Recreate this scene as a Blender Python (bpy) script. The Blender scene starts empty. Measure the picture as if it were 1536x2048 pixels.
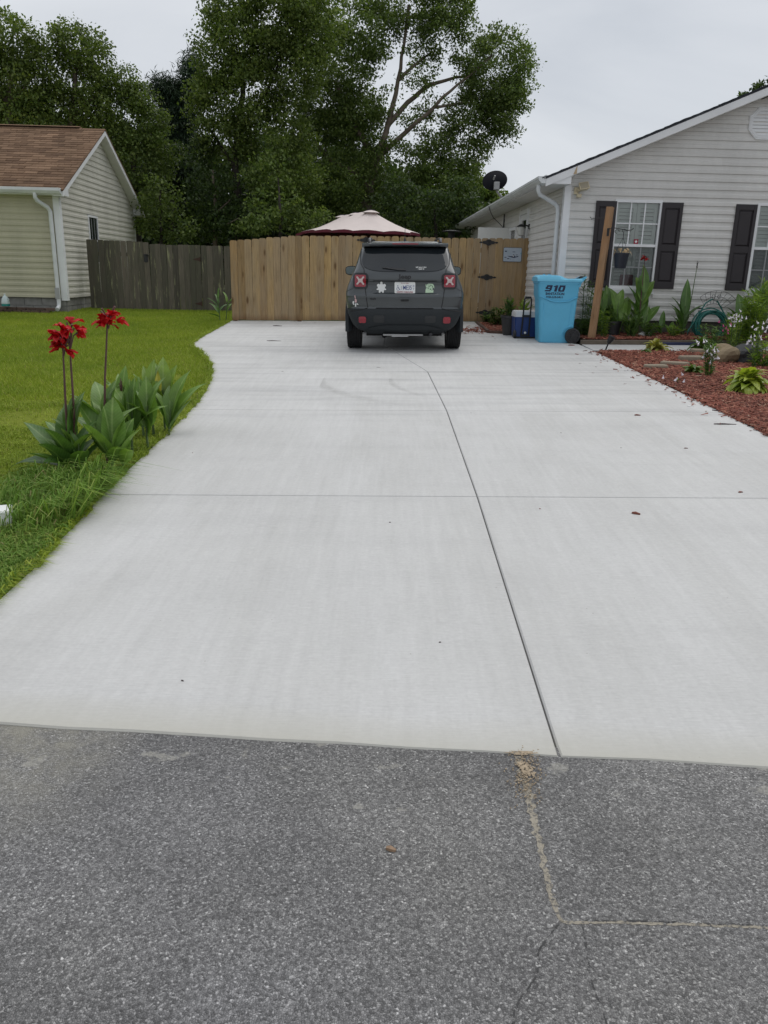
import bpy, bmesh, math, random
import numpy as np
from mathutils import Vector, Matrix
R=random.Random(7); NR=np.random.default_rng(11)
sc=bpy.context.scene; C=sc.collection
PI=math.pi
# ------------------------------------------------------------------ camera
F=1580.; PITCH=math.radians(16.77); ROLL=.023; CZ=1.42
cp,sp=math.cos(PITCH),math.sin(PITCH)
cam=bpy.data.cameras.new('camera'); camo=bpy.data.objects.new('camera',cam); C.objects.link(camo)
cam.sensor_fit='VERTICAL'; cam.sensor_height=24; cam.lens=24*F/2048; cam.clip_end=2000; cam.clip_start=.05
_r=Vector((1,0,0)); _u=Vector((0,sp,cp)); _f=Vector((0,cp,-sp))
cx=_r*math.cos(ROLL)+_u*math.sin(ROLL); cy=-_r*math.sin(ROLL)+_u*math.cos(ROLL)
camo.matrix_world=Matrix(((cx.x,cy.x,-_f.x,0),(cx.y,cy.y,-_f.y,0),(cx.z,cy.z,-_f.z,CZ),(0,0,0,1)))
sc.camera=camo
# ------------------------------------------------------------------ sky, sun, exposure
SUN_EL=math.radians(62); SUN_AZ=math.radians(38)   # azimuth clockwise from +Y
sdir=Vector((math.sin(SUN_AZ)*math.cos(SUN_EL),math.cos(SUN_AZ)*math.cos(SUN_EL),math.sin(SUN_EL)))
w=bpy.data.worlds.new('World'); sc.world=w; w.use_nodes=True
nt=w.node_tree; nt.nodes.clear(); N=nt.nodes.new; L=nt.links.new
out=N('ShaderNodeOutputWorld'); b1=N('ShaderNodeBackground'); b2=N('ShaderNodeBackground'); mx=N('ShaderNodeMixShader')
sky=N('ShaderNodeTexSky'); sky.sky_type='NISHITA'; sky.sun_disc=False; sky.sun_elevation=SUN_EL; sky.sun_rotation=SUN_AZ
b1.inputs[1].default_value=.1; L(sky.outputs[0],b1.inputs[0])
tc=N('ShaderNodeTexCoord'); mp=N('ShaderNodeMapping'); mp.inputs['Scale'].default_value=(1,1,2.6); mp.inputs['Location'].default_value=(.3,.1,0)
L(tc.outputs['Generated'],mp.inputs[0])
nz=N('ShaderNodeTexNoise'); nz.inputs['Scale'].default_value=2.3; nz.inputs['Detail'].default_value=7; nz.inputs['Roughness'].default_value=.52; nz.inputs['Distortion'].default_value=.4
L(mp.outputs[0],nz.inputs['Vector'])
cr=N('ShaderNodeValToRGB'); cr.color_ramp.elements[0].position=.33; cr.color_ramp.elements[1].position=.68
cr.color_ramp.elements[0].color=(.575,.605,.65,1); cr.color_ramp.elements[1].color=(.75,.77,.80,1)
L(nz.outputs['Fac'],cr.inputs[0]); L(cr.outputs[0],b2.inputs[0]); b2.inputs[1].default_value=1.0
mx.inputs[0].default_value=.92; L(b1.outputs[0],mx.inputs[1]); L(b2.outputs[0],mx.inputs[2]); L(mx.outputs[0],out.inputs[0])
sl=bpy.data.lights.new('sun','SUN'); sl.energy=1.5; sl.angle=math.radians(70); sl.color=(1,.97,.93)
so=bpy.data.objects.new('sun',sl); C.objects.link(so); so.location=(10,-10,30)
so.rotation_euler=(-sdir).to_track_quat('-Z','Y').to_euler()
sc.view_settings.view_transform='Standard'; sc.view_settings.look='None'; sc.view_settings.exposure=.07; sc.view_settings.gamma=1
sc.view_settings.use_curve_mapping=False
sc.render.engine='CYCLES'; sc.cycles.max_bounces=6; sc.cycles.transparent_max_bounces=10
# ------------------------------------------------------------------ survey helpers (true positions from the calibrated camera)
def ray(px,py):
    a=px-768;b=py-1024
    u=a*math.cos(ROLL)+b*math.sin(ROLL); v=b*math.cos(ROLL)-a*math.sin(ROLL)
    x=u/F;y=-v/F
    return (x,cp+y*sp,-sp+y*cp)
def at(px,py,Y):
    d=ray(px,py);t=Y/d[1];return Vector((d[0]*t,Y,CZ+d[2]*t))
def crossf(X): return .018*X if X>-3.5 else -.063+.004*(X+3.5)
def gz(X,Y): return -.049+.0285*min(max(Y,2.13),20)+crossf(X)
def gnd(px,py,dz=0):
    d=ray(px,py);Y=5
    for i in range(120):
        X=d[0]*Y/d[1]
        Y=.5*Y+.5*((gz(X,Y)+dz-CZ)/d[2])*d[1]
    X=d[0]*Y/d[1]
    return Vector((X,Y,gz(X,Y)+dz))
# ------------------------------------------------------------------ objects
def tag(o,label=None,cat=None,group=None,kind=None):
    if label:o['label']=label
    if cat:o['category']=cat
    if group:o['group']=group
    if kind:o['kind']=kind
    return o
def thing(name,label,cat,loc=(0,0,0),rz=0,group=None,kind=None):
    o=bpy.data.objects.new(name,None); C.objects.link(o); o.location=loc; o.rotation_euler=(0,0,rz); o.empty_display_size=.1
    return tag(o,label,cat,group,kind)
def link(name,me,parent=None):
    o=bpy.data.objects.new(name,me); C.objects.link(o)
    if parent is not None:o.parent=parent
    return o
def dup_tree(o,parent=None):
    c=o.copy(); C.objects.link(c); c.parent=parent
    for ch in list(o.children): dup_tree(ch,c)
    return c
class MB:
    def __init__(s): s.v=[];s.f=[];s.m=[];s.cm=0
    def add(s,vs,fs):
        n=len(s.v); s.v+= [tuple(p) for p in vs]; s.f+=[tuple(i+n for i in f) for f in fs]; s.m+=[s.cm]*len(fs); return s
    def box(s,x0,x1,y0,y1,z0,z1,M=None):
        vs=[(x0,y0,z0),(x1,y0,z0),(x1,y1,z0),(x0,y1,z0),(x0,y0,z1),(x1,y0,z1),(x1,y1,z1),(x0,y1,z1)]
        if M is not None: vs=[M@Vector(p) for p in vs]
        return s.add(vs,[(3,2,1,0),(4,5,6,7),(0,1,5,4),(1,2,6,5),(2,3,7,6),(3,0,4,7)])
    def prism(s,poly,y0,y1,ax='y',M=None):
        """polygon in (a,b) extruded along an axis"""
        def P(a,b,t): return {'y':(a,t,b),'x':(t,a,b),'z':(a,b,t)}[ax]
        n=len(poly); vs=[P(a,b,y0) for a,b in poly]+[P(a,b,y1) for a,b in poly]
        if M is not None: vs=[M@Vector(p) for p in vs]
        return s.add(vs,[tuple(range(n)),tuple(range(2*n-1,n-1,-1))]+[(i,i+n,(i+1)%n+n,(i+1)%n) for i in range(n)])
    def tube(s,pts,r,n=8,cap=True):
        pts=[Vector(p) for p in pts]; rs=r if isinstance(r,(list,tuple)) else [r]*len(pts)
        vs=[];fs=[];up=None
        for i,p in enumerate(pts):
            t=(pts[min(i+1,len(pts)-1)]-pts[max(i-1,0)]); t=t.normalized() if t.length>1e-9 else Vector((0,0,1))
            if up is None: up=Vector((0,0,1)) if abs(t.z)<.9 else Vector((1,0,0))
            a=t.cross(up); a=a.normalized() if a.length>1e-6 else Vector((1,0,0)); b=t.cross(a); up=-b if False else up
            for k in range(n):
                q=2*PI*k/n; vs.append(p+(a*math.cos(q)+b*math.sin(q))*rs[i])
        for i in range(len(pts)-1):
            for k in range(n):
                fs.append((i*n+k,i*n+(k+1)%n,(i+1)*n+(k+1)%n,(i+1)*n+k))
        if cap: fs+= [tuple(range(n-1,-1,-1)),tuple((len(pts)-1)*n+k for k in range(n))]
        return s.add(vs,fs)
    def lathe(s,prof,n=24,M=None,cap=True):
        vs=[(r*math.cos(2*PI*k/n),r*math.sin(2*PI*k/n),z) for r,z in prof for k in range(n)]
        if M is not None: vs=[M@Vector(p) for p in vs]
        fs=[(i*n+k,i*n+(k+1)%n,(i+1)*n+(k+1)%n,(i+1)*n+k) for i in range(len(prof)-1) for k in range(n)]
        if cap: fs+=[tuple(range(n-1,-1,-1)),tuple((len(prof)-1)*n+k for k in range(n))]
        return s.add(vs,fs)
    def loft(s,rings,cap0=True,cap1=True,closed=True):
        n=len(rings[0]); vs=[p for r in rings for p in r]
        fs=[(i*n+k,i*n+(k+1)%n,(i+1)*n+(k+1)%n,(i+1)*n+k) for i in range(len(rings)-1) for k in range(n if closed else n-1)]
        if cap0: fs.append(tuple(range(n-1,-1,-1)))
        if cap1: fs.append(tuple((len(rings)-1)*n+k for k in range(n)))
        return s.add(vs,fs)
    def mesh(s,name,mats,smooth=False,org=None):
        me=bpy.data.meshes.new(name)
        v=s.v if org is None else [(p[0]-org[0],p[1]-org[1],p[2]-org[2]) for p in s.v]
        me.from_pydata(v,[],s.f)
        for m in (mats if isinstance(mats,(list,tuple)) else [mats]): me.materials.append(m)
        me.polygons.foreach_set('material_index',s.m)
        bm=bmesh.new(); bm.from_mesh(me); bmesh.ops.recalc_face_normals(bm,faces=bm.faces); bm.to_mesh(me); bm.free()
        if smooth is True: me.polygons.foreach_set('use_smooth',[True]*len(me.polygons))
        elif smooth: 
            me.polygons.foreach_set('use_smooth',[True]*len(me.polygons)); me.set_sharp_from_angle(angle=math.radians(smooth))
        me.update(); return me
    def build(s,name,mats,parent=None,smooth=False,world=False,bevel=0,segs=2):
        o=link(name,s.mesh(name,mats,smooth,parent.location if (world and parent is not None) else None),parent)
        if bevel:
            m=o.modifiers.new('bevel','BEVEL'); m.width=bevel; m.segments=segs; m.limit_method='ANGLE'; m.angle_limit=math.radians(40)
            m.harden_normals=False
        return o
def mesh_np(name,v,f,mat,smooth=False):
    """all faces of the same size (n,k)"""
    me=bpy.data.meshes.new(name); n,k=f.shape
    me.vertices.add(len(v)); me.vertices.foreach_set('co',np.ascontiguousarray(v,np.float32).ravel())
    me.loops.add(n*k); me.loops.foreach_set('vertex_index',np.ascontiguousarray(f,np.int32).ravel())
    me.polygons.add(n); me.polygons.foreach_set('loop_start',np.arange(0,n*k,k,dtype=np.int32))
    if smooth: me.polygons.foreach_set('use_smooth',np.ones(n,bool))
    me.update(calc_edges=True); me.materials.append(mat); return me
# ------------------------------------------------------------------ materials
class NT:
    def __init__(s,name):
        s.m=bpy.data.materials.new(name); s.m.use_nodes=True; s.t=s.m.node_tree; s.t.nodes.clear()
        s.out=s.n('ShaderNodeOutputMaterial'); s.b=s.n('ShaderNodeBsdfPrincipled'); s.l(s.b.outputs[0],s.out.inputs[0])
    def n(s,t,**k):
        x=s.t.nodes.new(t)
        for a,v in k.items(): setattr(x,a,v)
        return x
    def l(s,a,b): s.t.links.new(a,b)
    def val(s,x,v):
        if hasattr(v,'links') or isinstance(v,bpy.types.NodeSocket): s.l(v,x)
        else: x.default_value=v
    def math(s,op,a,b=0.,c=None,clamp=False):
        x=s.n('ShaderNodeMath',operation=op,use_clamp=clamp); s.val(x.inputs[0],a); s.val(x.inputs[1],b)
        if c is not None: s.val(x.inputs[2],c)
        return x.outputs[0]
    def pos(s,scale=(1,1,1),kind='pos',rnd=False):
        if kind=='pos': o=s.n('ShaderNodeNewGeometry').outputs['Position']
        else: o=s.n('ShaderNodeTexCoord').outputs['Object']
        mp=s.n('ShaderNodeMapping'); s.l(o,mp.inputs[0]); mp.inputs['Scale'].default_value=scale
        if rnd:
            oi=s.n('ShaderNodeObjectInfo'); m=s.math('MULTIPLY',oi.outputs['Random'],37.); cb=s.n('ShaderNodeCombineXYZ')
            s.l(m,cb.inputs[0]); s.l(m,cb.inputs[1]); s.l(m,cb.inputs[2]); s.l(cb.outputs[0],mp.inputs['Location'])
        return mp.outputs[0]
    def noise(s,vec,scale,detail=4,rough=.55,dist=0):
        x=s.n('ShaderNodeTexNoise'); s.l(vec,x.inputs['Vector']); x.inputs['Scale'].default_value=scale; x.inputs['Detail'].default_value=detail
        x.inputs['Roughness'].default_value=rough; x.inputs['Distortion'].default_value=dist; return x.outputs['Fac']
    def vor(s,vec,scale,feat='F1',rand=1.):
        x=s.n('ShaderNodeTexVoronoi',feature=feat); s.l(vec,x.inputs['Vector']); x.inputs['Scale'].default_value=scale
        x.inputs['Randomness'].default_value=rand; return x
    def ramp(s,fac,stops,interp='LINEAR'):
        x=s.n('ShaderNodeValToRGB'); x.color_ramp.interpolation=interp; e=x.color_ramp.elements
        while len(e)<len(stops): e.new(.5)
        for i,(p,c) in enumerate(stops):
            e[i].position=p; e[i].color=(c[0],c[1],c[2],1) if hasattr(c,'__len__') else (c,c,c,1)
        s.l(fac,x.inputs[0]); return x.outputs[0]
    def mix(s,fac,a,b,blend='MIX'):
        x=s.n('ShaderNodeMix',data_type='RGBA',blend_type=blend); s.val(x.inputs[0],fac)
        for i,v in ((6,a),(7,b)):
            if isinstance(v,bpy.types.NodeSocket): s.l(v,x.inputs[i])
            else: x.inputs[i].default_value=(v[0],v[1],v[2],1)
        return x.outputs[2]
    def bump(s,h,strength=.3,dist=.01):
        x=s.n('ShaderNodeBump'); s.l(h,x.inputs['Height']); x.inputs['Strength'].default_value=strength; x.inputs['Distance'].default_value=dist
        s.l(x.outputs[0],s.b.inputs['Normal'])
    def base(s,c):
        if isinstance(c,bpy.types.NodeSocket): s.l(c,s.b.inputs['Base Color'])
        else: s.b.inputs['Base Color'].default_value=(c[0],c[1],c[2],1)
    def set(s,**k):
        for a,v in k.items():
            s.val(s.b.inputs[{'rough':'Roughness','metal':'Metallic','spec':'Specular IOR Level','coat':'Coat Weight','coatr':'Coat Roughness','sheen':'Sheen Weight','trans':'Transmission Weight','sss':'Subsurface Weight'}[a]],v)
def plain(name,col,rough=.5,var=.12,scale=6,bump=0,metal=0,coat=0,spec=.5,rnd=0.,obj=True):
    t=NT(name); v=t.pos(kind='obj',rnd=True) if obj else t.pos()
    nz=t.noise(v,scale,5); f=t.ramp(nz,[(.25,1-var),(.75,1+var*.6)])
    c=t.mix(1.,col,f,'MULTIPLY')
    if rnd:
        oi=t.n('ShaderNodeObjectInfo'); c=t.mix(1.,c,t.ramp(oi.outputs['Random'],[(0,1-rnd),(1,1+rnd*.5)]),'MULTIPLY')
    t.base(c); t.set(rough=rough,metal=metal,coat=coat,spec=spec)
    if bump: t.bump(t.noise(v,scale*9,4),bump,.004)
    return t.m
def leafmat(name,c1,c2,c3=None,rough=.5,trans=.38,big=.35,bigvar=.35,spec=.3):
    t=NT(name); g=t.n('ShaderNodeNewGeometry'); 
    c=t.ramp(g.outputs['Random Per Island'],[(0,c1),(.6,c2),(1,c3 or c2)])
    oi=t.n('ShaderNodeObjectInfo'); c=t.mix(1.,c,t.ramp(oi.outputs['Random'],[(0,.88),(1,1.12)]),'MULTIPLY')
    nz=t.noise(t.pos(),big,3); c=t.mix(1.,c,t.ramp(nz,[(.3,1-bigvar),(.7,1+bigvar)]),'MULTIPLY')
    t.base(c); t.set(rough=rough,spec=spec)
    tr=t.n('ShaderNodeBsdfTranslucent'); t.l(t.mix(1.,c,(1.15,1.25,.6),'MULTIPLY'),tr.inputs[0])
    m=t.n('ShaderNodeMixShader'); m.inputs[0].default_value=trans; t.l(t.b.outputs[0],m.inputs[1]); t.l(tr.outputs[0],m.inputs[2]); t.l(m.outputs[0],t.out.inputs[0])
    return t.m
M={}
# concrete
t=NT('broomed_concrete'); v=t.pos(); 
n1=t.noise(v,.7,5,.6); n2=t.noise(t.pos((.35,3.2,1)),1.3,5,.6); n3=t.noise(t.pos((14,190,1)),1.,2,.5); n4=t.noise(v,60,3,.6)
c=t.ramp(n1,[(.3,(.50,.50,.493)),(.7,(.542,.542,.535))])
sx0=t.n('ShaderNodeSeparateXYZ'); t.l(v,sx0.inputs[0]); far_=t.ramp(t.math('MULTIPLY',sx0.outputs[1],.05),[(.33,.22),(.42,1)])
c=t.mix(far_,c,t.mix(1.,c,t.ramp(n2,[(.28,(.80,.80,.81)),(.5,(1.,1.,1.)),(.72,(1.07,1.07,1.065))]),'MULTIPLY'))
n6=t.noise(t.pos((26,1.6,1)),1.,4,.6); c=t.mix(1.,c,t.ramp(n6,[(.3,.955),(.7,1.03)]),'MULTIPLY')
c=t.mix(1.,c,t.ramp(n3,[(.3,.94),(.7,1.04)]),'MULTIPLY'); c=t.mix(1.,c,t.ramp(n4,[(.3,.95),(.7,1.04)]),'MULTIPLY')
spk=t.vor(v,9.).outputs['Distance']; c=t.mix(t.ramp(spk,[(.018,.7),(.03,0)]),c,(.2,.18,.15))
wear=t.noise(t.pos((1.2,.25,1)),1.6,5,.65,.6); c=t.mix(1.,c,t.ramp(wear,[(.35,(.945,.943,.935)),(.62,(1.02,1.02,1.02))]),'MULTIPLY')
# yellow grey wash along the street end of the slab
sx=t.n('ShaderNodeSeparateXYZ'); t.l(v,sx.inputs[0]); e=t.math('ADD',sx.outputs[1],t.math('MULTIPLY',sx.outputs[0],.085))
e=t.math('ADD',e,t.math('MULTIPLY',n1,.25)); c=t.mix(t.ramp(t.math('SUBTRACT',e,2.25),[(.03,.75),(.22,0)]),c,(.43,.42,.37))
for (ox,oy,rr_,x0_,x1_,wd_) in ((1.15,9.55,1.95,-.76,.3,.10),(2.1,9.5,2.07,.02,.55,.06)):
    dx=t.math('SUBTRACT',sx.outputs[0],ox); dy=t.math('SUBTRACT',sx.outputs[1],oy); dd=t.math('SQRT',t.math('ADD',t.math('MULTIPLY',dx,dx),t.math('MULTIPLY',dy,dy)))
    ring=t.math('ABSOLUTE',t.math('SUBTRACT',dd,rr_)); inside=t.math('MULTIPLY',t.math('MULTIPLY',t.math('GREATER_THAN',sx.outputs[0],x0_),t.math('LESS_THAN',sx.outputs[0],x1_)),t.math('LESS_THAN',sx.outputs[1],oy))
    fade=t.math('DIVIDE',t.math('SUBTRACT',x1_,sx.outputs[0]),x1_-x0_,clamp=True)
    k_=t.math('MULTIPLY',t.math('MULTIPLY',t.ramp(ring,[(wd_*.3,.34),(wd_,0)]),inside),t.math('MULTIPLY',fade,t.ramp(t.noise(t.pos((9,9,1)),2.,3),[(.35,.4),(.6,1)]))); c=t.mix(k_,c,(.2,.195,.185))
t.base(c); t.set(rough=.85,spec=.25); t.bump(t.math('ADD',n3,n4),.25,.003); M['concrete']=t.m
# asphalt
t=NT('worn_asphalt'); v0=t.pos(); wn=t.n('ShaderNodeTexNoise'); wn.inputs['Scale'].default_value=90; wn.inputs['Detail'].default_value=2; t.l(v0,wn.inputs['Vector'])
va=t.n('ShaderNodeVectorMath',operation='MULTIPLY_ADD'); t.l(wn.outputs['Color'],va.inputs[0]); va.inputs[1].default_value=(.006,.006,.0); t.l(v0,va.inputs[2]); v=va.outputs[0]
a=t.vor(v,190.); cell=t.n('ShaderNodeSeparateColor'); t.l(a.outputs['Color'],cell.inputs[0])
edge=t.vor(v,190.,'DISTANCE_TO_EDGE').outputs['Distance']
b=t.vor(v,85.); cb=t.n('ShaderNodeSeparateColor'); t.l(b.outputs['Color'],cb.inputs[0])
c=t.ramp(cell.outputs[0],[(0,(.11,.109,.107)),(.45,(.205,.203,.2)),(.85,(.30,.297,.29)),(.98,(.43,.426,.415)),(1,(.58,.575,.56))])
c=t.mix(t.ramp(edge,[(.0,.6),(.09,0)]),c,(.13,.129,.127)); c=t.mix(1.,c,t.ramp(t.noise(v0,330,3,.7),[(.3,.72),(.7,1.25)]),'MULTIPLY')
bigst=t.math('MULTIPLY',t.ramp(cb.outputs[1],[(.90,0),(.93,.8)]),t.ramp(b.outputs['Distance'],[(.28,1),(.36,0)]))
c=t.mix(bigst,c,t.ramp(cb.outputs[0],[(0,(.2,.2,.2)),(.7,(.30,.298,.29)),(1,(.43,.425,.41))]))
n1=t.noise(v,1.6,6,.7,.5); c=t.mix(1.,c,t.ramp(n1,[(.3,.80),(.7,1.18)]),'MULTIPLY'); n7=t.noise(t.pos((.5,2.2,1)),1.2,4,.6); c=t.mix(1.,c,t.ramp(n7,[(.35,.88),(.65,1.08)]),'MULTIPLY')
n5=t.noise(v,.45,3,.6); c=t.mix(1.,c,t.ramp(n5,[(.35,(.95,.95,.99)),(.65,(1.06,1.05,1.02))]),'MULTIPLY')
sx=t.n('ShaderNodeSeparateXYZ'); t.l(v,sx.inputs[0]); e=t.math('ADD',sx.outputs[1],t.math('MULTIPLY',sx.outputs[0],.085))   # 2.15 at the slab
sp_=t.noise(t.pos((1,1.3,1)),6.5,5,.62); near=t.ramp(t.math('SUBTRACT',e,1.2),[(.0,0),(.55,.03),(.85,.125)])
msk=t.ramp(t.math('ADD',sp_,near),[(.722,0),(.765,1)]); msk=t.math('MULTIPLY',msk,t.ramp(t.noise(v0,120,4,.7),[(.36,.35),(.6,.85)])); c=t.mix(msk,c,t.mix(t.noise(v,40,3),(.3,.29,.26),(.38,.37,.335)))
left=t.math('MULTIPLY',t.ramp(t.math('MULTIPLY',sx.outputs[0],-1.),[(.72,0),(1.0,1)]),t.ramp(t.math('SUBTRACT',e,1.55),[(.0,0),(.6,1)]))
c=t.mix(t.math('MULTIPLY',left,t.ramp(t.noise(v,9,5,.7),[(.4,.25),(.6,.85)])),c,(.33,.315,.265))
t.base(c); t.set(rough=.82,spec=.35)
h=t.math('ADD',t.math('MULTIPLY',t.ramp(edge,[(0,0),(.3,1)]),1.),t.math('MULTIPLY',cell.outputs[1],.8)); h=t.math('MULTIPLY',h,t.math('SUBTRACT',1.,t.math('MULTIPLY',msk,.8)))
t.bump(h,.7,.005); M['asphalt']=t.m
# lawn base
t=NT('turf_soil'); v=t.pos(); n=t.noise(v,.8,6,.65); n2=t.noise(v,25,4,.7)
c=t.ramp(n,[(.3,(.12,.155,.018)),(.7,(.18,.21,.026))]); c=t.mix(1.,c,t.ramp(n2,[(.3,.6),(.7,1.25)]),'MULTIPLY')
dirt=t.noise(t.pos((.55,1.5,1)),.55,4,.6,.3); c=t.mix(t.ramp(dirt,[(.66,0),(.74,.85)]),c,(.14,.11,.07)); t.base(c); t.set(rough=.95,spec=.1); M['turf']=t.m
t=NT('bare_ground'); v=t.pos(); c=t.ramp(t.noise(v,.3,6),[(.3,(.04,.05,.02)),(.7,(.075,.075,.04))]); t.base(c); t.set(rough=1,spec=.1); M['ground']=t.m
t=NT('mulch_soil'); v=t.pos(); c=t.ramp(t.noise(v,18,5,.7),[(.3,(.05,.022,.015)),(.7,(.14,.05,.035))]); t.base(c); t.set(rough=.95,spec=.1); t.bump(t.noise(v,40,4),.8,.02); M['mulch_base']=t.m
t=NT('red_mulch'); g=t.n('ShaderNodeNewGeometry'); c=t.ramp(g.outputs['Random Per Island'],[(0,(.085,.03,.021)),(.4,(.20,.06,.04)),(.8,(.31,.115,.078)),(.97,(.36,.17,.11)),(1,(.42,.3,.22))])
c=t.mix(1.,c,t.ramp(t.noise(t.pos(),55,4,.7),[(.3,.7),(.7,1.2)]),'MULTIPLY'); c=t.mix(1.,c,t.ramp(t.noise(t.pos(),1.3,4,.6),[(.35,.75),(.65,1.12)]),'MULTIPLY'); t.base(c); t.set(rough=.8,spec=.25); M['mulch']=t.m
def grassmat(name,a,b,d):
    t=NT(name); g=t.n('ShaderNodeNewGeometry'); c=t.ramp(g.outputs['Random Per Island'],[(0,a),(.7,b),(.95,d),(1,(.25,.22,.1))])
    n=t.noise(t.pos(),.9,4,.6); c=t.mix(1.,c,t.ramp(n,[(.3,(.8,.85,.8)),(.7,(1.2,1.12,1.1))]),'MULTIPLY'); t.base(c); t.set(rough=.6,spec=.2)
    tr=t.n('ShaderNodeBsdfTranslucent'); t.l(c,tr.inputs[0]); m=t.n('ShaderNodeMixShader'); m.inputs[0].default_value=.3
    t.l(t.b.outputs[0],m.inputs[1]); t.l(tr.outputs[0],m.inputs[2]); t.l(m.outputs[0],t.out.inputs[0]); return t.m
M['edgegrass']=grassmat('edge_grass',(.10,.20,.024),(.16,.28,.034),(.25,.34,.07))
M['grass']=grassmat('mown_grass',(.19,.275,.025),(.28,.375,.038),(.37,.44,.075))
M['longgrass']=grassmat('long_grass',(.10,.205,.03),(.165,.29,.045),(.28,.36,.09))
# siding
def siding(name,col,dirt=.12,yel=0.):
    t=NT(name); v=t.pos(); n=t.noise(t.pos((1,1,.35)),1.7,6,.65); c=t.mix(1.,col,t.ramp(n,[(.3,1-dirt),(.7,1.03)]),'MULTIPLY')
    n2=t.noise(v,14,4,.7); c=t.mix(1.,c,t.ramp(n2,[(.3,.96),(.7,1.02)]),'MULTIPLY')
    oi=t.n('ShaderNodeObjectInfo'); c=t.mix(1.,c,t.ramp(oi.outputs['Random'],[(0,.95),(1,1.02)]),'MULTIPLY')
    gr=t.noise(t.pos((2.5,2.5,60)),1.,3); t.base(c); t.set(rough=.55,spec=.35); t.bump(gr,.12,.002); return t.m
M['white_siding']=siding('white_vinyl_siding',(.68,.67,.645),.12)
M['cream_siding']=siding('cream_vinyl_siding',(.50,.475,.345),.16)
M['pale_siding']=siding('pale_cream_siding',(.62,.605,.53),.2)  # gable boards tinted paler and greyer than the front boards
M['trim']=plain('white_trim',(.76,.77,.78),.45,.08,3); M['gutter']=plain('white_gutter_metal',(.66,.68,.69),.4,.16,4)
M['soffit']=plain('soffit_vinyl',(.7,.7,.68),.55,.1,3); M['bare_wood']=plain('bare_wood',(.5,.38,.24),.8,.2,12)
M['housewrap']=plain('wall_sheathing',(.25,.25,.24),.9)
M['block']=plain('grey_block',(.23,.225,.21),.9,.3,7,.5); M['darkblock']=plain('damp_block',(.12,.115,.1),.9,.35,6,.5)
M['shutter']=plain('dark_brown_shutter',(.019,.0145,.0175),.5,.12,8); 
t=NT('window_glass'); g=t.n('ShaderNodeBsdfGlossy'); g.inputs['Roughness'].default_value=.02; tr=t.n('ShaderNodeBsdfTransparent'); tr.inputs[0].default_value=(.82,.86,.85,1)
fr=t.n('ShaderNodeFresnel'); fr.inputs[0].default_value=1.5; mm=t.n('ShaderNodeMixShader'); t.l(t.math('ADD',t.math('MULTIPLY',fr.outputs[0],1.2),.06),mm.inputs[0]); t.l(tr.outputs[0],mm.inputs[1]); t.l(g.outputs[0],mm.inputs[2]); t.l(mm.outputs[0],t.out.inputs[0]); M['glass']=t.m
t=NT('insect_screen'); tr=t.n('ShaderNodeBsdfTransparent'); mm=t.n('ShaderNodeMixShader'); mm.inputs[0].default_value=.42; t.base((.03,.035,.04)); t.set(rough=.8)
t.l(tr.outputs[0],mm.inputs[1]); t.l(t.b.outputs[0],mm.inputs[2]); t.l(mm.outputs[0],t.out.inputs[0]); M['screen']=t.m
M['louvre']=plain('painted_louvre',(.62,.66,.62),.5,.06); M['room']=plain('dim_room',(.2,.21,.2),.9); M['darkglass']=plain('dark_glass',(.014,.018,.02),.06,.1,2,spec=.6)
# shingles
def shingle(name,a,b,d):
    t=NT(name); g=t.n('ShaderNodeNewGeometry'); c=t.ramp(g.outputs['Random Per Island'],[(0,a),(.5,b),(1,d)])
    c=t.mix(1.,c,t.ramp(t.noise(t.pos(),1.2,5,.65),[(.3,.72),(.7,1.18)]),'MULTIPLY'); c=t.mix(1.,c,t.ramp(t.noise(t.pos(),120,2,.7),[(.3,.7),(.7,1.25)]),'MULTIPLY'); t.base(c); t.set(rough=.95,spec=.15); return t.m
M['brown_shingle']=shingle('brown_shingle',(.115,.07,.044),(.165,.103,.064),(.215,.138,.088)); M['slate_shingle']=shingle('dark_shingle',(.035,.04,.05),(.05,.055,.065),(.075,.08,.09))
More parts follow.
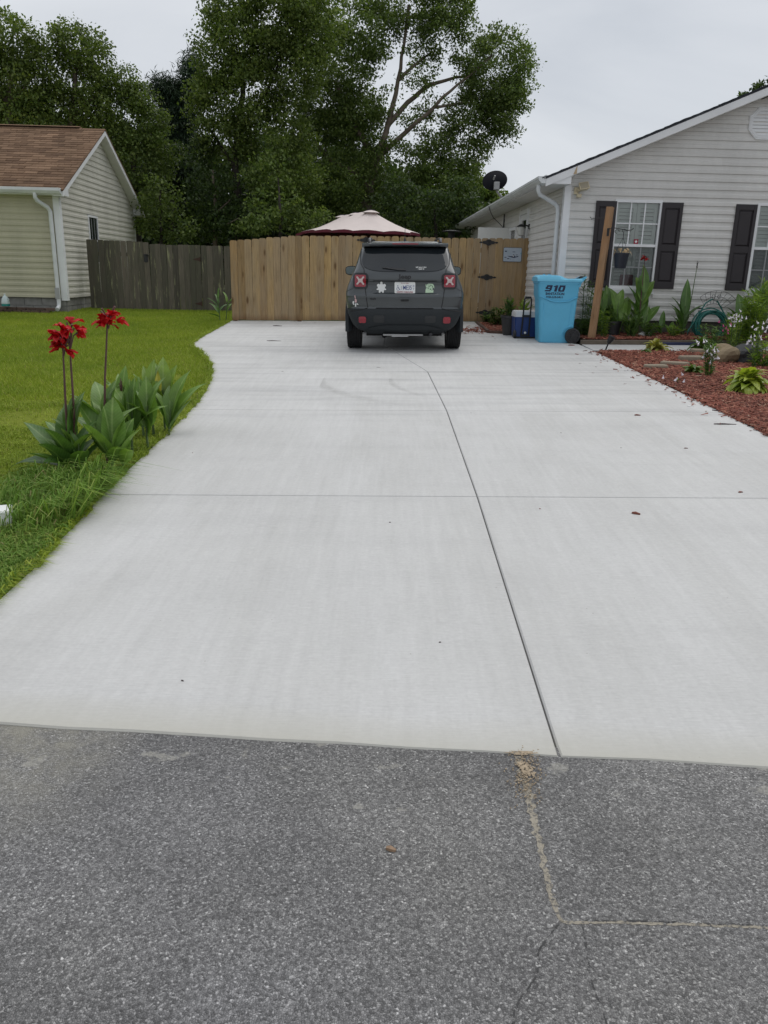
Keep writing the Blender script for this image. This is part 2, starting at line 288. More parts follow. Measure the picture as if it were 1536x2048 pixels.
# fences
def picketmat(name,stops,grey,knots=True,lichen=False):
    t=NT(name); oi=t.n('ShaderNodeObjectInfo'); c=t.ramp(oi.outputs['Random'],stops)
    v=t.pos((22,22,1.3),'obj',True); gr=t.noise(v,2.2,5,.62,.8); c=t.mix(1.,c,t.ramp(gr,[(.28,.66),(.5,.98),(.72,1.2)]),'MULTIPLY')
    lg=t.noise(t.pos((3,3,.8),'obj',True),1.6,4,.6); c=t.mix(t.ramp(lg,[(.42,0),(.7,.55)]),c,grey)
    if knots:
        k=t.vor(t.pos((6.5,6.5,2.1),'obj',True),1.,rand=1.); ks=t.n('ShaderNodeSeparateColor'); t.l(k.outputs['Color'],ks.inputs[0])
        kk=t.math('MULTIPLY',t.ramp(k.outputs['Distance'],[(.10,1),(.2,0)]),t.ramp(ks.outputs[0],[(.45,0),(.5,1)])); c=t.mix(t.math('MULTIPLY',kk,.8),c,(.06,.032,.016))
        halo=t.math('MULTIPLY',t.ramp(k.outputs['Distance'],[(.12,.55),(.42,0)]),t.ramp(ks.outputs[0],[(.45,0),(.5,1)])); c=t.mix(t.math('MULTIPLY',halo,.6),c,(.2,.11,.045))
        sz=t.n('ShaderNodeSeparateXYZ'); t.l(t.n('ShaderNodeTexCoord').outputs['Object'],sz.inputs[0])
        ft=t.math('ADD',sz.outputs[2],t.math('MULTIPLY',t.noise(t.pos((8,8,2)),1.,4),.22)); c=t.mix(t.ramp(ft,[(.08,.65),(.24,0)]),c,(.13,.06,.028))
    if lichen:
        ln=t.noise(t.pos((16,16,1.6)),1.,5,.7,.3); l2=t.noise(t.pos((3,3,.7)),1.,3); c=t.mix(t.ramp(t.math('ADD',ln,t.math('MULTIPLY',l2,.35)),[(.765,0),(.84,.85)]),c,(.30,.30,.17))
        ln3=t.noise(t.pos((20,20,1.2)),1.3,4,.6); c=t.mix(t.ramp(ln3,[(.66,0),(.74,.5)]),c,(.14,.06,.045))
    t.base(c); t.set(rough=.85,spec=.2); t.bump(gr,.4,.004); return t.m
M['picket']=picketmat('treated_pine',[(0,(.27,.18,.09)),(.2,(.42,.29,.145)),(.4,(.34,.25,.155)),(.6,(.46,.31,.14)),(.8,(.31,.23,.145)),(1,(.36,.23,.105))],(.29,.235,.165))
M['oldpicket']=picketmat('weathered_grey_wood',[(0,(.08,.073,.058)),(.5,(.115,.103,.08)),(1,(.16,.138,.11))],(.085,.092,.06),False,True)
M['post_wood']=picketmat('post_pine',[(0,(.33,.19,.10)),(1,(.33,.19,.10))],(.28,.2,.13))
M['iron']=plain('black_iron',(.012,.012,.013),.5,.2,20); M['blackplastic']=plain('black_plastic',(.02,.02,.022),.55,.15,10,.05); M['rust']=plain('rusty_iron',(.06,.03,.02),.8,.3,30)
# car
t=NT('grey_car_paint'); t.base(t.mix(1.,(.038,.046,.051),t.ramp(t.noise(t.pos(kind='obj'),3,3),[(.3,.95),(.7,1.05)]),'MULTIPLY')); t.set(rough=.32,metal=.12,coat=.9,coatr=.06); M['paint']=t.m
M['plastic']=plain('dark_grey_bumper',(.026,.03,.033),.68,.08,12,.05,spec=.25); M['tyre']=plain('tyre_rubber',(.012,.012,.013),.85,.2,10); M['rim']=plain('dark_rim',(.05,.05,.055),.35,.05,metal=.8)
M['redlens']=plain('red_lens',(.27,.008,.022),.12,.08,20,coat=.6); M['whitelens']=plain('white_lens',(.55,.46,.45),.2,.06,30); M['piano']=plain('gloss_black_trim',(.006,.006,.007),.15,.05)
M['white']=plain('white_print',(.75,.76,.75),.5,.05); M['navy']=plain('navy_print',(.01,.016,.06),.5,.05); M['plateblue']=plain('plate_blue_print',(.02,.05,.22),.5,.05); M['platered']=plain('plate_red_print',(.3,.03,.05),.5,.05)
M['mint']=plain('mint_print',(.55,.72,.52),.5,.15,60); M['pinkprint']=plain('pink_print',(.62,.42,.42),.5,.2,50); M['underbody']=plain('underbody',(.008,.008,.009),.9); M['silver']=plain('silver_metal',(.45,.46,.47),.3,.1,metal=.9)
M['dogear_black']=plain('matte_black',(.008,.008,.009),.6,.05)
# bin, cooler ...
M['bin']=plain('sky_blue_plastic',(.115,.46,.69),.5,.07,4,.04); M['bin_lid']=plain('sky_blue_lid',(.16,.53,.75),.45,.06,4)
M['cooler']=plain('royal_blue_plastic',(.012,.045,.19),.4,.06,4); M['cooler_lid']=plain('white_plastic',(.66,.67,.68),.45,.06,5)
M['canopy']=plain('cream_canvas',(.64,.56,.53),.85,.07,3); M['maroon']=plain('maroon_canvas',(.13,.015,.03),.85,.1,3)
M['potgrey']=plain('grey_pot',(.05,.05,.052),.6,.15,8); M['navypot']=plain('dark_navy_pot',(.012,.016,.028),.5,.1)
M['hose']=plain('green_hose',(.012,.13,.11),.45,.15,8); M['jug']=plain('clear_jug',(.5,.58,.58),.2,.05); M['teal']=plain('teal_liquid',(.02,.22,.2),.2,.05)
M['brick']=plain('old_brick',(.12,.075,.058),.9,.3,14,.4,rnd=.3); M['stone']=plain('tan_flagstone',(.28,.235,.175),.9,.2,9,.4,rnd=.15); M['boulder']=plain('tan_boulder',(.24,.185,.115),.9,.28,5,.7); M['blackrock']=plain('dark_rock',(.03,.032,.035),.75,.35,6,.6)
M['timber']=plain('edging_timber',(.13,.105,.08),.9,.3,10,.3); M['cream_lamp']=plain('aged_cream_plastic',(.58,.5,.34),.5,.1,9); M['lens']=plain('lamp_lens',(.32,.28,.2),.25,.05)
M['dish']=plain('dark_grey_dish',(.005,.0055,.009),.7,.1,4,spec=.2); M['greymetal']=plain('grey_metal',(.36,.36,.36),.45,.12,8,metal=.3); M['panel']=plain('white_panel',(.74,.75,.73),.5,.04)
M['sand']=plain('pale_sand',(.40,.32,.225),.95,.3,60,.6,obj=False); M['cracksand']=plain('crack_fill',(.33,.30,.245),.95,.3,90,.6,obj=False); M['tar']=plain('crack_shadow',(.05,.05,.05),.95,.3,60,obj=False)
M['chip']=plain('loose_wood_chip',(.17,.055,.035),.8,.3,60,.3,rnd=.3); M['darkchip']=plain('dark_twig',(.06,.035,.035),.85,.3,60,rnd=.3); M['deadleaf']=plain('dead_leaf',(.26,.17,.105),.7,.2,60); M['tanleaf']=plain('withered_leaf',(.5,.36,.2),.8,.25,30)
for nm_,sc_,th_ in (('cracksand',70,.40),('tar',60,.47),('sand',90,.40)):
    m_=M[nm_]; tt=m_.node_tree; o_=[x for x in tt.nodes if x.type=='OUTPUT_MATERIAL'][0]; b_=[x for x in tt.nodes if x.type=='BSDF_PRINCIPLED'][0]
    g_=tt.nodes.new('ShaderNodeNewGeometry'); n_=tt.nodes.new('ShaderNodeTexNoise'); n_.inputs['Scale'].default_value=sc_; n_.inputs['Detail'].default_value=5; n_.inputs['Roughness'].default_value=.7; tt.links.new(g_.outputs['Position'],n_.inputs['Vector'])
    r_=tt.nodes.new('ShaderNodeValToRGB'); r_.color_ramp.elements[0].position=th_; r_.color_ramp.elements[1].position=th_+.09; tt.links.new(n_.outputs['Fac'],r_.inputs[0])
    tr_=tt.nodes.new('ShaderNodeBsdfTransparent'); mx_=tt.nodes.new('ShaderNodeMixShader'); tt.links.new(r_.outputs[0],mx_.inputs[0]); tt.links.new(tr_.outputs[0],mx_.inputs[1]); tt.links.new(b_.outputs[0],mx_.inputs[2]); tt.links.new(mx_.outputs[0],o_.inputs[0])
# foliage
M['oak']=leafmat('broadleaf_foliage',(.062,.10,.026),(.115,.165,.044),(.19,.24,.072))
M['bright']=leafmat('pale_green_foliage',(.075,.12,.027),(.135,.19,.044),(.215,.265,.075))  # trees whose leaves have a paler green
M['dark']=leafmat('dark_green_foliage',(.028,.05,.018),(.052,.085,.026),(.09,.13,.04)); M['pine']=leafmat('pine_needles',(.014,.03,.016),(.026,.05,.024),(.04,.065,.03),trans=.1)  # darker leaf greens for some trees and the far wood; pine needles
M['bark']=plain('grey_bark',(.17,.135,.105),.95,.4,6,.6); M['darkbark']=plain('dark_bark',(.04,.033,.027),.95,.4,6,.6)
def bigleaf(name,a,b,rib):
    t=NT(name); oi=t.n('ShaderNodeObjectInfo'); c=t.ramp(oi.outputs['Random'],[(0,a),(1,b)])
    tcn=t.n('ShaderNodeTexCoord'); sx=t.n('ShaderNodeSeparateXYZ'); t.l(tcn.outputs['Object'],sx.inputs[0]); ax=t.math('ABSOLUTE',sx.outputs[0])
    wv=t.math('SINE',t.math('ADD',t.math('MULTIPLY',sx.outputs[1],95.),t.math('MULTIPLY',ax,-130.))); c=t.mix(t.math('MULTIPLY',t.math('ADD',wv,1.),.07),c,rib)
    c=t.mix(t.ramp(ax,[(.004,.8),(.016,0)]),c,rib); n=t.noise(t.pos(kind='obj',rnd=True),5,4); c=t.mix(1.,c,t.ramp(n,[(.3,.8),(.7,1.15)]),'MULTIPLY')
    t.base(c); t.set(rough=.38,spec=.4); t.bump(wv,.12,.003)
    tr=t.n('ShaderNodeBsdfTranslucent'); t.l(t.mix(1.,c,(1.3,1.4,.5),'MULTIPLY'),tr.inputs[0]); m=t.n('ShaderNodeMixShader'); m.inputs[0].default_value=.28
    t.l(t.b.outputs[0],m.inputs[1]); t.l(tr.outputs[0],m.inputs[2]); t.l(m.outputs[0],t.out.inputs[0]); return t.m
M['canna']=bigleaf('canna_leaf',(.085,.175,.035),(.16,.275,.05),(.26,.37,.13)); M['canna_light']=bigleaf('young_canna_leaf',(.12,.23,.035),(.2,.3,.05),(.26,.36,.12))
M['canna_dark']=bigleaf('dark_canna_leaf',(.055,.125,.032),(.10,.195,.045),(.19,.29,.1)); M['hosta']=bigleaf('hosta_leaf',(.22,.32,.03),(.40,.46,.06),(.45,.5,.14)); M['hosta_yellow']=bigleaf('yellow_hosta_leaf',(.2,.23,.04),(.38,.33,.07),(.4,.4,.15))
M['hosta_green']=bigleaf('green_hosta_leaf',(.06,.12,.02),(.12,.19,.03),(.18,.24,.08)); M['yellowleaf']=plain('yellowing_leaf',(.45,.42,.05),.5,.2,20)
M['lily']=leafmat('lily_leaf',(.12,.21,.03),(.22,.33,.05),(.32,.4,.1),big=2.,bigvar=.2); M['weed']=leafmat('weed_leaf',(.05,.10,.028),(.09,.16,.04),(.15,.22,.06),big=2.)
M['stemgreen']=plain('green_stem',(.07,.12,.035),.6,.15,20); M['stemred']=plain('reddish_stem',(.10,.045,.04),.6,.2,20)
t=NT('red_petal'); c=t.mix(1.,(.52,.008,.012),t.ramp(t.noise(t.pos(kind='obj',rnd=True),18,4),[(.3,.72),(.7,1.15)]),'MULTIPLY'); t.base(c); t.set(rough=.5,spec=.3)
tr=t.n('ShaderNodeBsdfTranslucent'); t.l(c,tr.inputs[0]); m=t.n('ShaderNodeMixShader'); m.inputs[0].default_value=.3; t.l(t.b.outputs[0],m.inputs[1]); t.l(tr.outputs[0],m.inputs[2]); t.l(m.outputs[0],t.out.inputs[0]); M['red']=t.m
M['whitepetal']=plain('pale_lilac_petal',(.72,.68,.74),.6,.1,30); M['pinkpetal']=plain('dusty_pink_petal',(.42,.14,.2),.6,.15,30); M['magenta']=plain('magenta_petal',(.6,.05,.25),.6,.1)
# ================================================================== ground, street, driveway, walk, beds
def lerp(tab,x):
    if x<=tab[0][0]: return tab[0][1]
    for (a,b),(c,d) in zip(tab,tab[1:]):
        if x<=c: return b+(d-b)*(x-a)/(c-a)
    return tab[-1][1]
EDGE_L=[(2.0,-1.69),(3.2,-1.69),(3.64,-1.685),(4.03,-1.716),(4.76,-1.766),(5.18,-1.787),(5.8,-1.81),(6.24,-1.82),(6.98,-1.845),(7.5,-1.875),(8.07,-1.915),(8.77,-1.995),(9.64,-2.13),(10.6,-2.34),(11.5,-2.62),(12.2,-2.87),(12.67,-3.08),(13.15,-3.18),(14.16,-3.25),(17.45,-3.365)]
EDGE_R=[(2.0,3.24),(6.5,3.22),(9.2,3.2),(12.4,3.16),(13.25,3.13),(13.4,2.93),(13.95,2.72),(14.84,2.17),(15.0,1.86),(17.45,1.84)]
JOINT=[(2.0,.552),(4.8,.583),(7.56,.58),(10.1,.51),(12.33,.07),(12.95,-.06),(17.45,-.06)]
def Yedge(X): return 2.152-.085*X
def Zs(X): return crossf(X)+.007
# ground to the horizon
mb=MB(); xs=[-400,-120,-60,-30,-15,-3.5,0,8,15,30,60,120,400]; ys=[2.0,6,12,20,28,60,150,500]
zz=lambda X,Y: gz(max(min(X,15),-30),Y)-.075
mb.add([(x,y,zz(x,y)) for y in ys for x in xs],[(j*len(xs)+i,j*len(xs)+i+1,(j+1)*len(xs)+i+1,(j+1)*len(xs)+i) for j in range(len(ys)-1) for i in range(len(xs)-1)])
tag(mb.build('ground',M['ground']),kind='structure')
# street
mb=MB(); xs=[-60,-30,-12,-6,-3.5]+[-3+.5*i for i in range(17)]+[8,15,30,60]
rows=[lambda x:-9.,lambda x:-2.,lambda x:0.,lambda x:1.5,lambda x:Yedge(x)+.05]
mb.add([(x,r(x),Zs(x)) for r in rows for x in xs],[(j*len(xs)+i,j*len(xs)+i+1,(j+1)*len(xs)+i+1,(j+1)*len(xs)+i) for j in range(4) for i in range(len(xs)-1)])
tag(mb.build('street',M['asphalt'],smooth=True),kind='structure')
# driveway of separate slabs with open joints
drive=thing('driveway',None,None,kind='structure')
YJ=[None,4.77,7.54,10.08,12.95,17.42]; J=.0032
def slab(side,i):
    y0=YJ[i]; y1=YJ[i+1]-J
    left=lambda y:(lerp(EDGE_L,y) if side==0 else lerp(JOINT,y)+J)
    right=lambda y:(lerp(JOINT,y)-J if side==0 else lerp(EDGE_R,y))
    if y0 is None:
        nf=10; xa=left(2.3); xb=right(2.1); fr=[(xa+(xb-xa)*k/nf,Yedge(xa+(xb-xa)*k/nf)+R.uniform(-.006,.006)) for k in range(nf+1)]; ystart=max(fr[0][1],fr[-1][1])+.06
    else: fr=[(left(y0+J),y0+J),(right(y0+J),y0+J)]; ystart=y0+J
    n=max(3,int((y1-ystart)/.25)); ysl=[ystart+(y1-ystart)*k/n for k in range(n+1)][(0 if y0 is None else 1):]
    poly=fr+[(right(y),y) for y in ysl]+[(left(y)+(R.uniform(-.006,.006) if side==0 else 0),y) for y in reversed(ysl)]
    mb=MB(); k=len(poly); cxm=sum(p[0] for p in poly)/k; cym=sum(p[1] for p in poly)/k
    def inset(p,d): 
        dx,dy=cxm-p[0],cym-p[1]; l=math.hypot(dx,dy); return (p[0]+dx/l*d,p[1]+dy/l*d)
    top=[(*inset(p,.006),0) for p in poly]; mid=[(*p,-.006) for p in poly]; bot=[(*p,-.11) for p in poly]
    Z=lambda p:(p[0],p[1],gz(max(p[0],-3.49),p[1])+p[2])
    mb.loft([[Z(p) for p in bot],[Z(p) for p in mid],[Z(p) for p in top]],cap0=False)
    mb.build('concrete_slab',M['concrete'],drive)
for i in range(5):
    for s_ in (0,1): slab(s_,i)
# walkway to the right
walk=thing('walkway',None,None,kind='structure'); 
for x0,x1 in ((3.175,4.9),(4.91,6.6),(6.61,8.3)):
    mb=MB(); 
    p=[(x0,12.42),(x1,12.4),(x1,13.16),(x0,13.2)]
    mb.loft([[(a,b,gz(a,b)-.1) for a,b in p],[(a,b,gz(a,b)+.001) for a,b in p]],cap0=False); mb.build('walkway_slab',M['concrete'],walk)
# lawn sheet and grass
mb=MB(); ysl=[2.3]+[2.5+.3*i for i in range(50)]+[17.45,18,19,20,21,24,30]; xs=[-40,-20,-12,-9,-7,-5.5,-4.5,-3.9]
vs=[];fs=[]
for y in ysl:
    xe=lerp(EDGE_L,y)-.004
    row=xs+[xe-.35,xe-.02] 
    vs+=[(x,y,gz(x,y)-.02+(.006*math.sin(x*3+y*2))) for x in row]
n=len(xs)+2
fs=[(j*n+i,j*n+i+1,(j+1)*n+i+1,(j+1)*n+i) for j in range(len(ysl)-1) for i in range(n-1)]
mb.add(vs,fs); tag(mb.build('lawn',M['turf'],smooth=True),kind='structure')
def blades(name,P,H,W,lean,mat,seg=2,dirs=None):
    n=len(P); th=NR.uniform(0,2*PI,n); d=np.stack([np.cos(th),np.sin(th)],1); sd=np.stack([-d[:,1],d[:,0]],1)
    ph=NR.uniform(0,2*PI,n) if dirs is None else dirs
    lv=np.stack([np.cos(ph),np.sin(ph)],1)*(lean*NR.uniform(.3,1.5,n)*H)[:,None]
    A=np.concatenate([P[:,:2]-sd*W[:,None]/2,P[:,2:]],1); B=np.concatenate([P[:,:2]+sd*W[:,None]/2,P[:,2:]],1)
    if seg==1:
        T=np.concatenate([P[:,:2]+lv,P[:,2:]+H[:,None]],1); v=np.stack([A,B,T],1).reshape(-1,3); f=np.arange(3*n).reshape(-1,3)
    else:
        m2=P[:,:2]+lv*.3; h1=P[:,2:]+H[:,None]*.6; D=np.concatenate([m2-sd*W[:,None]*.4,h1],1); E_=np.concatenate([m2+sd*W[:,None]*.4,h1],1)
        T=np.concatenate([P[:,:2]+lv*(1.),P[:,2:]+(H*np.maximum(.35,1-.5*lean))[:,None]],1)
        v=np.stack([A,B,E_,D,T],1).reshape(-1,3); o=np.arange(n)[:,None]*5
        f=np.concatenate([o+np.array([[0,1,2]]),o+np.array([[0,2,3]]),o+np.array([[3,2,4]])],0)
    return mesh_np(name,v,f,mat)
el_y=np.array([a for a,b in EDGE_L]); el_x=np.array([b for a,b in EDGE_L])
def vz(X,Y): return -.049+.0285*np.clip(Y,2.13,20)+np.where(X>-3.5,.018*X,-.063+.004*(X+3.5))
def lawnpts(n,y0,y1,xmin=None,patch=True):
    Y=NR.uniform(y0,y1,n); xe=np.interp(Y,el_y,el_x); xl=np.maximum(-.53*Y-.6,-11.) if xmin is None else xe+xmin
    X=xl+(xe-.005-xl)*NR.uniform(0,1,n)**1.; k=NR.uniform(0,1,n)<(xe-xl)/((xe-xl).max())
    if patch:
        for (pxx,pyy,r) in ((-3.3,7.2,.5),(-3.9,7.0,.4),(-2.9,8.6,.25),(-2.6,9.6,.22)):
            k&=~((np.hypot((X-pxx),(Y-pyy)*.8)<r*NR.uniform(.5,1.15,n))&(NR.uniform(0,1,n)<.93))
    X=X[k];Y=Y[k]; return np.stack([X,Y,vz(X,Y)-.025],1)
V=[]
clump=lambda P:(1+.28*np.sin(P[:,0]*5.1+2*np.sin(P[:,1]*3.3))*np.sin(P[:,1]*6.3+1.7*np.sin(P[:,0]*4.1))+.22*np.sin(P[:,0]*13+P[:,1]*9)*np.sin(P[:,1]*15-P[:,0]*7))
P=lawnpts(165000,2.7,8.); me=blades('grass_blades',P,NR.uniform(.03,.062,len(P))*clump(P),NR.uniform(.004,.0075,len(P)),.75,M['grass'])
tag(link('grass',me),'short mown green grass covering the lawn nearest the street','grass',kind='stuff')
P=lawnpts(230000,8.,21.); me=blades('far_grass_blades',P,NR.uniform(.03,.058,len(P)),NR.uniform(.008,.014,len(P)),.7,M['grass'],1)
tag(link('grass',me),'yellowish green mown grass of the lawn in front of the cream house','grass',kind='stuff')
# overgrown edge beside the concrete
P=lawnpts(20000,2.8,5.3,-.75,False); k=NR.uniform(0,1,len(P))<np.interp(P[:,0]-np.interp(P[:,1],el_y,el_x),[-.75,-.2,0],[.15,.8,1]); P=P[k]
H=NR.uniform(.06,.12,len(P)); a1=blades('edge_grass',P,H,NR.uniform(.005,.009,len(P)),.9,M['longgrass'])
tag(link('overgrown_grass',a1),'shaggy longer grass spilling onto the left edge of the concrete','grass',kind='stuff')
n=2600; cl=[(-1.98,4.75,.22),(-1.87,4.5,.14),(-2.15,4.55,.25),(-1.95,4.25,.18),(-2.2,4.9,.15),(-1.84,4.75,.12),(-1.9,4.95,.1)]
q=NR.integers(0,len(cl),n); ca=np.array(cl)[q]; X=ca[:,0]+NR.normal(0,1,n)*ca[:,2]*.55; Y=ca[:,1]+NR.normal(0,1,n)*ca[:,2]*.6; k=X<np.interp(Y,el_y,el_x)-.01; X=X[k];Y=Y[k]
P=np.stack([X,Y,vz(X,Y)-.02],1); H=NR.uniform(.10,.23,len(P))*NR.choice([.6,1,1.4],len(P)); me=blades('tall_grass',P,H,NR.uniform(.006,.011,len(P)),.95,M['longgrass'],2,NR.normal(-.1,1.0,len(P)))
tag(link('tall_grass',me),'tuft of tall bending grass in front of the red flowers at the concrete edge','grass',kind='stuff')
n=120; Y=NR.uniform(4.15,4.98,n); X=np.interp(Y,el_y,el_x)-NR.uniform(.0,.16,n); P=np.stack([X,Y,vz(X,Y)-.01],1); H=NR.uniform(.16,.42,n)
me=blades('spilling_grass',P,H,NR.uniform(.009,.015,n),1.05,M['edgegrass'],2,NR.normal(-.05,.8,n)); tag(link('spilling_grass',me),'long grass blades drooping over the concrete edge at the near cross joint','grass',kind='stuff')
n=9000; Y=2.6+NR.uniform(0,1,n)**1.4*14.5; xe=np.interp(Y,el_y,el_x); w_=NR.uniform(0,1,n); X=xe-.05*w_+.012*(np.sin(Y*9)+np.sin(Y*23+1))*(1-w_); P=np.stack([X,Y,vz(X,Y)-.012],1); H=NR.uniform(.03,.075,n)*np.where(NR.uniform(0,1,n)<.12,1.7,1.)
me=blades('edge_fringe',P,H,NR.uniform(.005,.009,n),1.1,M['grass'],2,NR.normal(0,.9,n)); tag(link('edge_fringe',me),'uneven fringe of grass along the curved concrete edge','grass',kind='stuff')
# grass runners lying across the concrete
def runner(p,ang,L_,label,seed):
    r=random.Random(seed); mb=MB(); pts=[];a=ang
    for i in range(6):
        t_=i/5; pts.append((p.x+math.cos(a)*L_*t_,p.y+math.sin(a)*L_*t_,gz(p.x,p.y)+.004+.005*math.sin(PI*t_))); a+=r.uniform(-.12,.12)
    mb.tube(pts,.0014,5)
    for i in (2,4,5):
        for s_ in (-1,1):
            b=a+s_*r.uniform(.4,.9); l=L_*r.uniform(.3,.5); q0=Vector(pts[i]); e=q0+Vector((math.cos(b)*l,math.sin(b)*l,.001)); n_=Vector((-math.sin(b),math.cos(b),0))*.008; m_=(q0+e)/2+Vector((0,0,.004))
            mb.add([q0,m_-n_,e,m_+n_],[(0,1,2,3)])
    tag(mb.build('grass_runner',M['weed']),label,'weed','grass runners on the concrete')
# mulch beds
def polysheet(name,poly,dz,mat,kind='structure'):
    mb=MB(); mb.add([(a,b,gz(a,b)+dz) for a,b in poly],[tuple(range(len(poly)))]); return tag(mb.build(name,mat),kind=kind)
BED=[(3.245,2.15),(3.225,6.5),(3.205,9.2),(3.165,12.39),(8.2,12.37),(8.2,2.15)]
polysheet('mulch_bed',BED,-.012,M['mulch_base'])
HB=[(3.23,13.3),(8.2,13.22),(8.2,14.45),(2.98,14.33),(3.12,14.1)]
polysheet('mulch_bed',HB,.075,M['mulch_base'])
GB=[(1.87,15.02),(2.19,14.87),(2.72,14.05),(2.92,14.35),(2.86,17.1),(1.87,17.1)]
polysheet('mulch_bed',GB,.02,M['mulch_base'])
def chips(n,gen,dz,sz=1.,lift=.02):
    P=gen(n); n=len(P); L_=NR.uniform(.025,.085,n)*sz; W=NR.uniform(.008,.018,n)*sz; Hh=NR.uniform(.004,.010,n)*sz
    yaw=NR.uniform(0,2*PI,n); pit=NR.normal(0,.22,n); 
    ux=np.stack([np.cos(yaw)*np.cos(pit),np.sin(yaw)*np.cos(pit),np.sin(pit)],1); uy=np.stack([-np.sin(yaw),np.cos(yaw),NR.normal(0,.25,n)],1); uz=np.cross(ux,uy)
    c=np.stack([P[:,0],P[:,1],vz(P[:,0],P[:,1])+dz+NR.uniform(0,lift,n)],1)
    tp=NR.uniform(.35,1,(n,1))
    v=np.stack([c-ux*L_[:,None]/2-uy*W[:,None]/2,c+ux*L_[:,None]/2-uy*W[:,None]/2*tp,c+ux*L_[:,None]/2+uy*W[:,None]/2*tp,c-ux*L_[:,None]/2+uy*W[:,None]/2,
        c-ux*L_[:,None]*.46-uy*W[:,None]*.2+uz*Hh[:,None],c+ux*L_[:,None]*.4-uy*W[:,None]*.2*tp+uz*Hh[:,None]*tp,c+ux*L_[:,None]*.4+uy*W[:,None]*.3*tp+uz*Hh[:,None]*tp,c-ux*L_[:,None]*.46+uy*W[:,None]*.3+uz*Hh[:,None]],1).reshape(-1,3)
    q=np.array([[4,5,6,7],[0,1,5,4],[1,2,6,5],[2,3,7,6],[3,0,4,7]]); f=(np.arange(n)[:,None,None]*8+q[None]).reshape(-1,4)
    return mesh_np('mulch_chips',v,f,M['mulch'])
def g_bed(n):
    Y=5.6+6.76*NR.uniform(0,1,n)**1.15; X=3.2+NR.uniform(0,1,n)*np.maximum(.5,(.56*Y+.6-3.2)); xr=np.interp(Y,[a for a,b in EDGE_R],[b for a,b in EDGE_R]); k=(X>xr+NR.normal(-.015,.03,n)); return np.stack([X[k],Y[k]],1)
tag(link('mulch',chips(34000,g_bed,.0)),'red brown wood mulch of the flower bed along the driveway','mulch',kind='stuff')
def g_stray(n):
    Y=NR.uniform(5.8,12.3,n); X=np.interp(Y,[a for a,b in EDGE_R],[b for a,b in EDGE_R])-np.abs(NR.normal(0,.07,n))*NR.choice([.4,1,2.2],n); return np.stack([X,Y],1)
tag(link('stray_mulch',chips(190,g_stray,.004,.9,.006)),'stray mulch chips strewn over the concrete along the flower bed','mulch',kind='stuff')
def g_house(n):
    X=NR.uniform(2.95,8,n); Y=NR.uniform(13.3,14.3,n); k=(X>3.2)|(Y>14.1); return np.stack([X[k],Y[k]],1)
tag(link('mulch',chips(6000,g_house,.075)),'red wood mulch of the raised bed along the white house wall','mulch',kind='stuff')
def g_gate(n):
    X=NR.uniform(1.85,2.9,n); Y=NR.uniform(14.4,17,n); k=(Y>14.95)|(X>2.19+(14.87-Y)*.66); return np.stack([X[k],Y[k]],1)
tag(link('mulch',chips(3500,g_gate,.02)),'red brown mulch in the small corner bed by the gate','mulch',kind='stuff')
def g_spill(n):
    a=NR.uniform(1.15,1.85,n); b=15.5+NR.normal(0,.35,n); return np.stack([a,b],1)
tag(link('mulch',chips(260,g_spill,.004,1.1,.015)),'scattered mulch washed over the concrete in front of the gate','mulch',kind='stuff')
# edging timbers
def timber(p,q,w_,h,label,dz=0,mat='timber',name='edging_timber',cat='edging'):
    p=Vector(p);q=Vector(q); d=(q-p); l=d.length; d.normalize(); n_=Vector((-d.y,d.x))
    z0=gz(p.x,p.y)+dz; z1=gz(q.x,q.y)+dz; mb=MB(); vs=[]
    for k in range(9):
        c=p+(q-p)*k/8; z=z0+(z1-z0)*k/8; j=R.uniform(-.004,.004)
        vs.append([(c.x-n_.x*w_/2,c.y-n_.y*w_/2,z),(c.x-n_.x*w_/2,c.y-n_.y*w_/2+j,z+h*.9),(c.x-n_.x*w_*.35,c.y-n_.y*w_*.35,z+h+j),(c.x+n_.x*w_*.35,c.y+n_.y*w_*.35,z+h),(c.x+n_.x*w_/2,c.y+n_.y*w_/2,z+h*.85),(c.x+n_.x*w_/2,c.y+n_.y*w_/2,z)])
    mb.loft(vs); return tag(mb.build(name,M[mat]),label,cat)
timber((3.16,13.24),(8.2,13.2),.08,.07,'weathered edging timber along the front of the white house bed')
timber((4.25,13.17),(5.2,13.165),.05,.045,'dark blue plastic edging strip lying before the house bed timber',0,'navy','edging_strip')
timber((1.86,17.0),(1.86,15.02),.05,.05,'red brown edging board of the corner bed running toward the gate',0,'brick','edging_board')
timber((1.88,14.99),(2.2,14.83),.05,.05,'short red brown edging board at the corner bed beside the pot',0,'brick','edging_board')
# ------------------------------------------------------------------ cracks, sand on the street
def strip(name,pts,w0,mat,dz,label,kind=None,cat='crack',jit=.4,sub=14):
    pts=[Vector((p.x,p.y)) for p in pts]; mb=MB(); vs=[]; q=[]
    for a,b in zip(pts,pts[1:]):
        for k in range(sub): q.append(a+(b-a)*k/sub)
    q.append(pts[-1])
    for i,c in enumerate(q):
        d=(q[min(i+1,len(q)-1)]-q[max(i-1,0)]).normalized(); n_=Vector((-d.y,d.x)); tt=i/(len(q)-1)
        w_=(w0[0]+(w0[1]-w0[0])*tt if isinstance(w0,tuple) else w0); c=c+n_*R.uniform(-.25,.25)*w_
        a=c+n_*w_*R.uniform(1-jit,1+jit)/2; b=c-n_*w_*R.uniform(1-jit,1+jit)/2
        vs+=[(a.x,a.y,Zs(a.x)+dz),(b.x,b.y,Zs(b.x)+dz)]
    mb.add(vs,[(2*i,2*i+1,2*i+3,2*i+2) for i in range(len(q)-1)]); return tag(mb.build(name,M[mat]),label,cat,kind=kind)
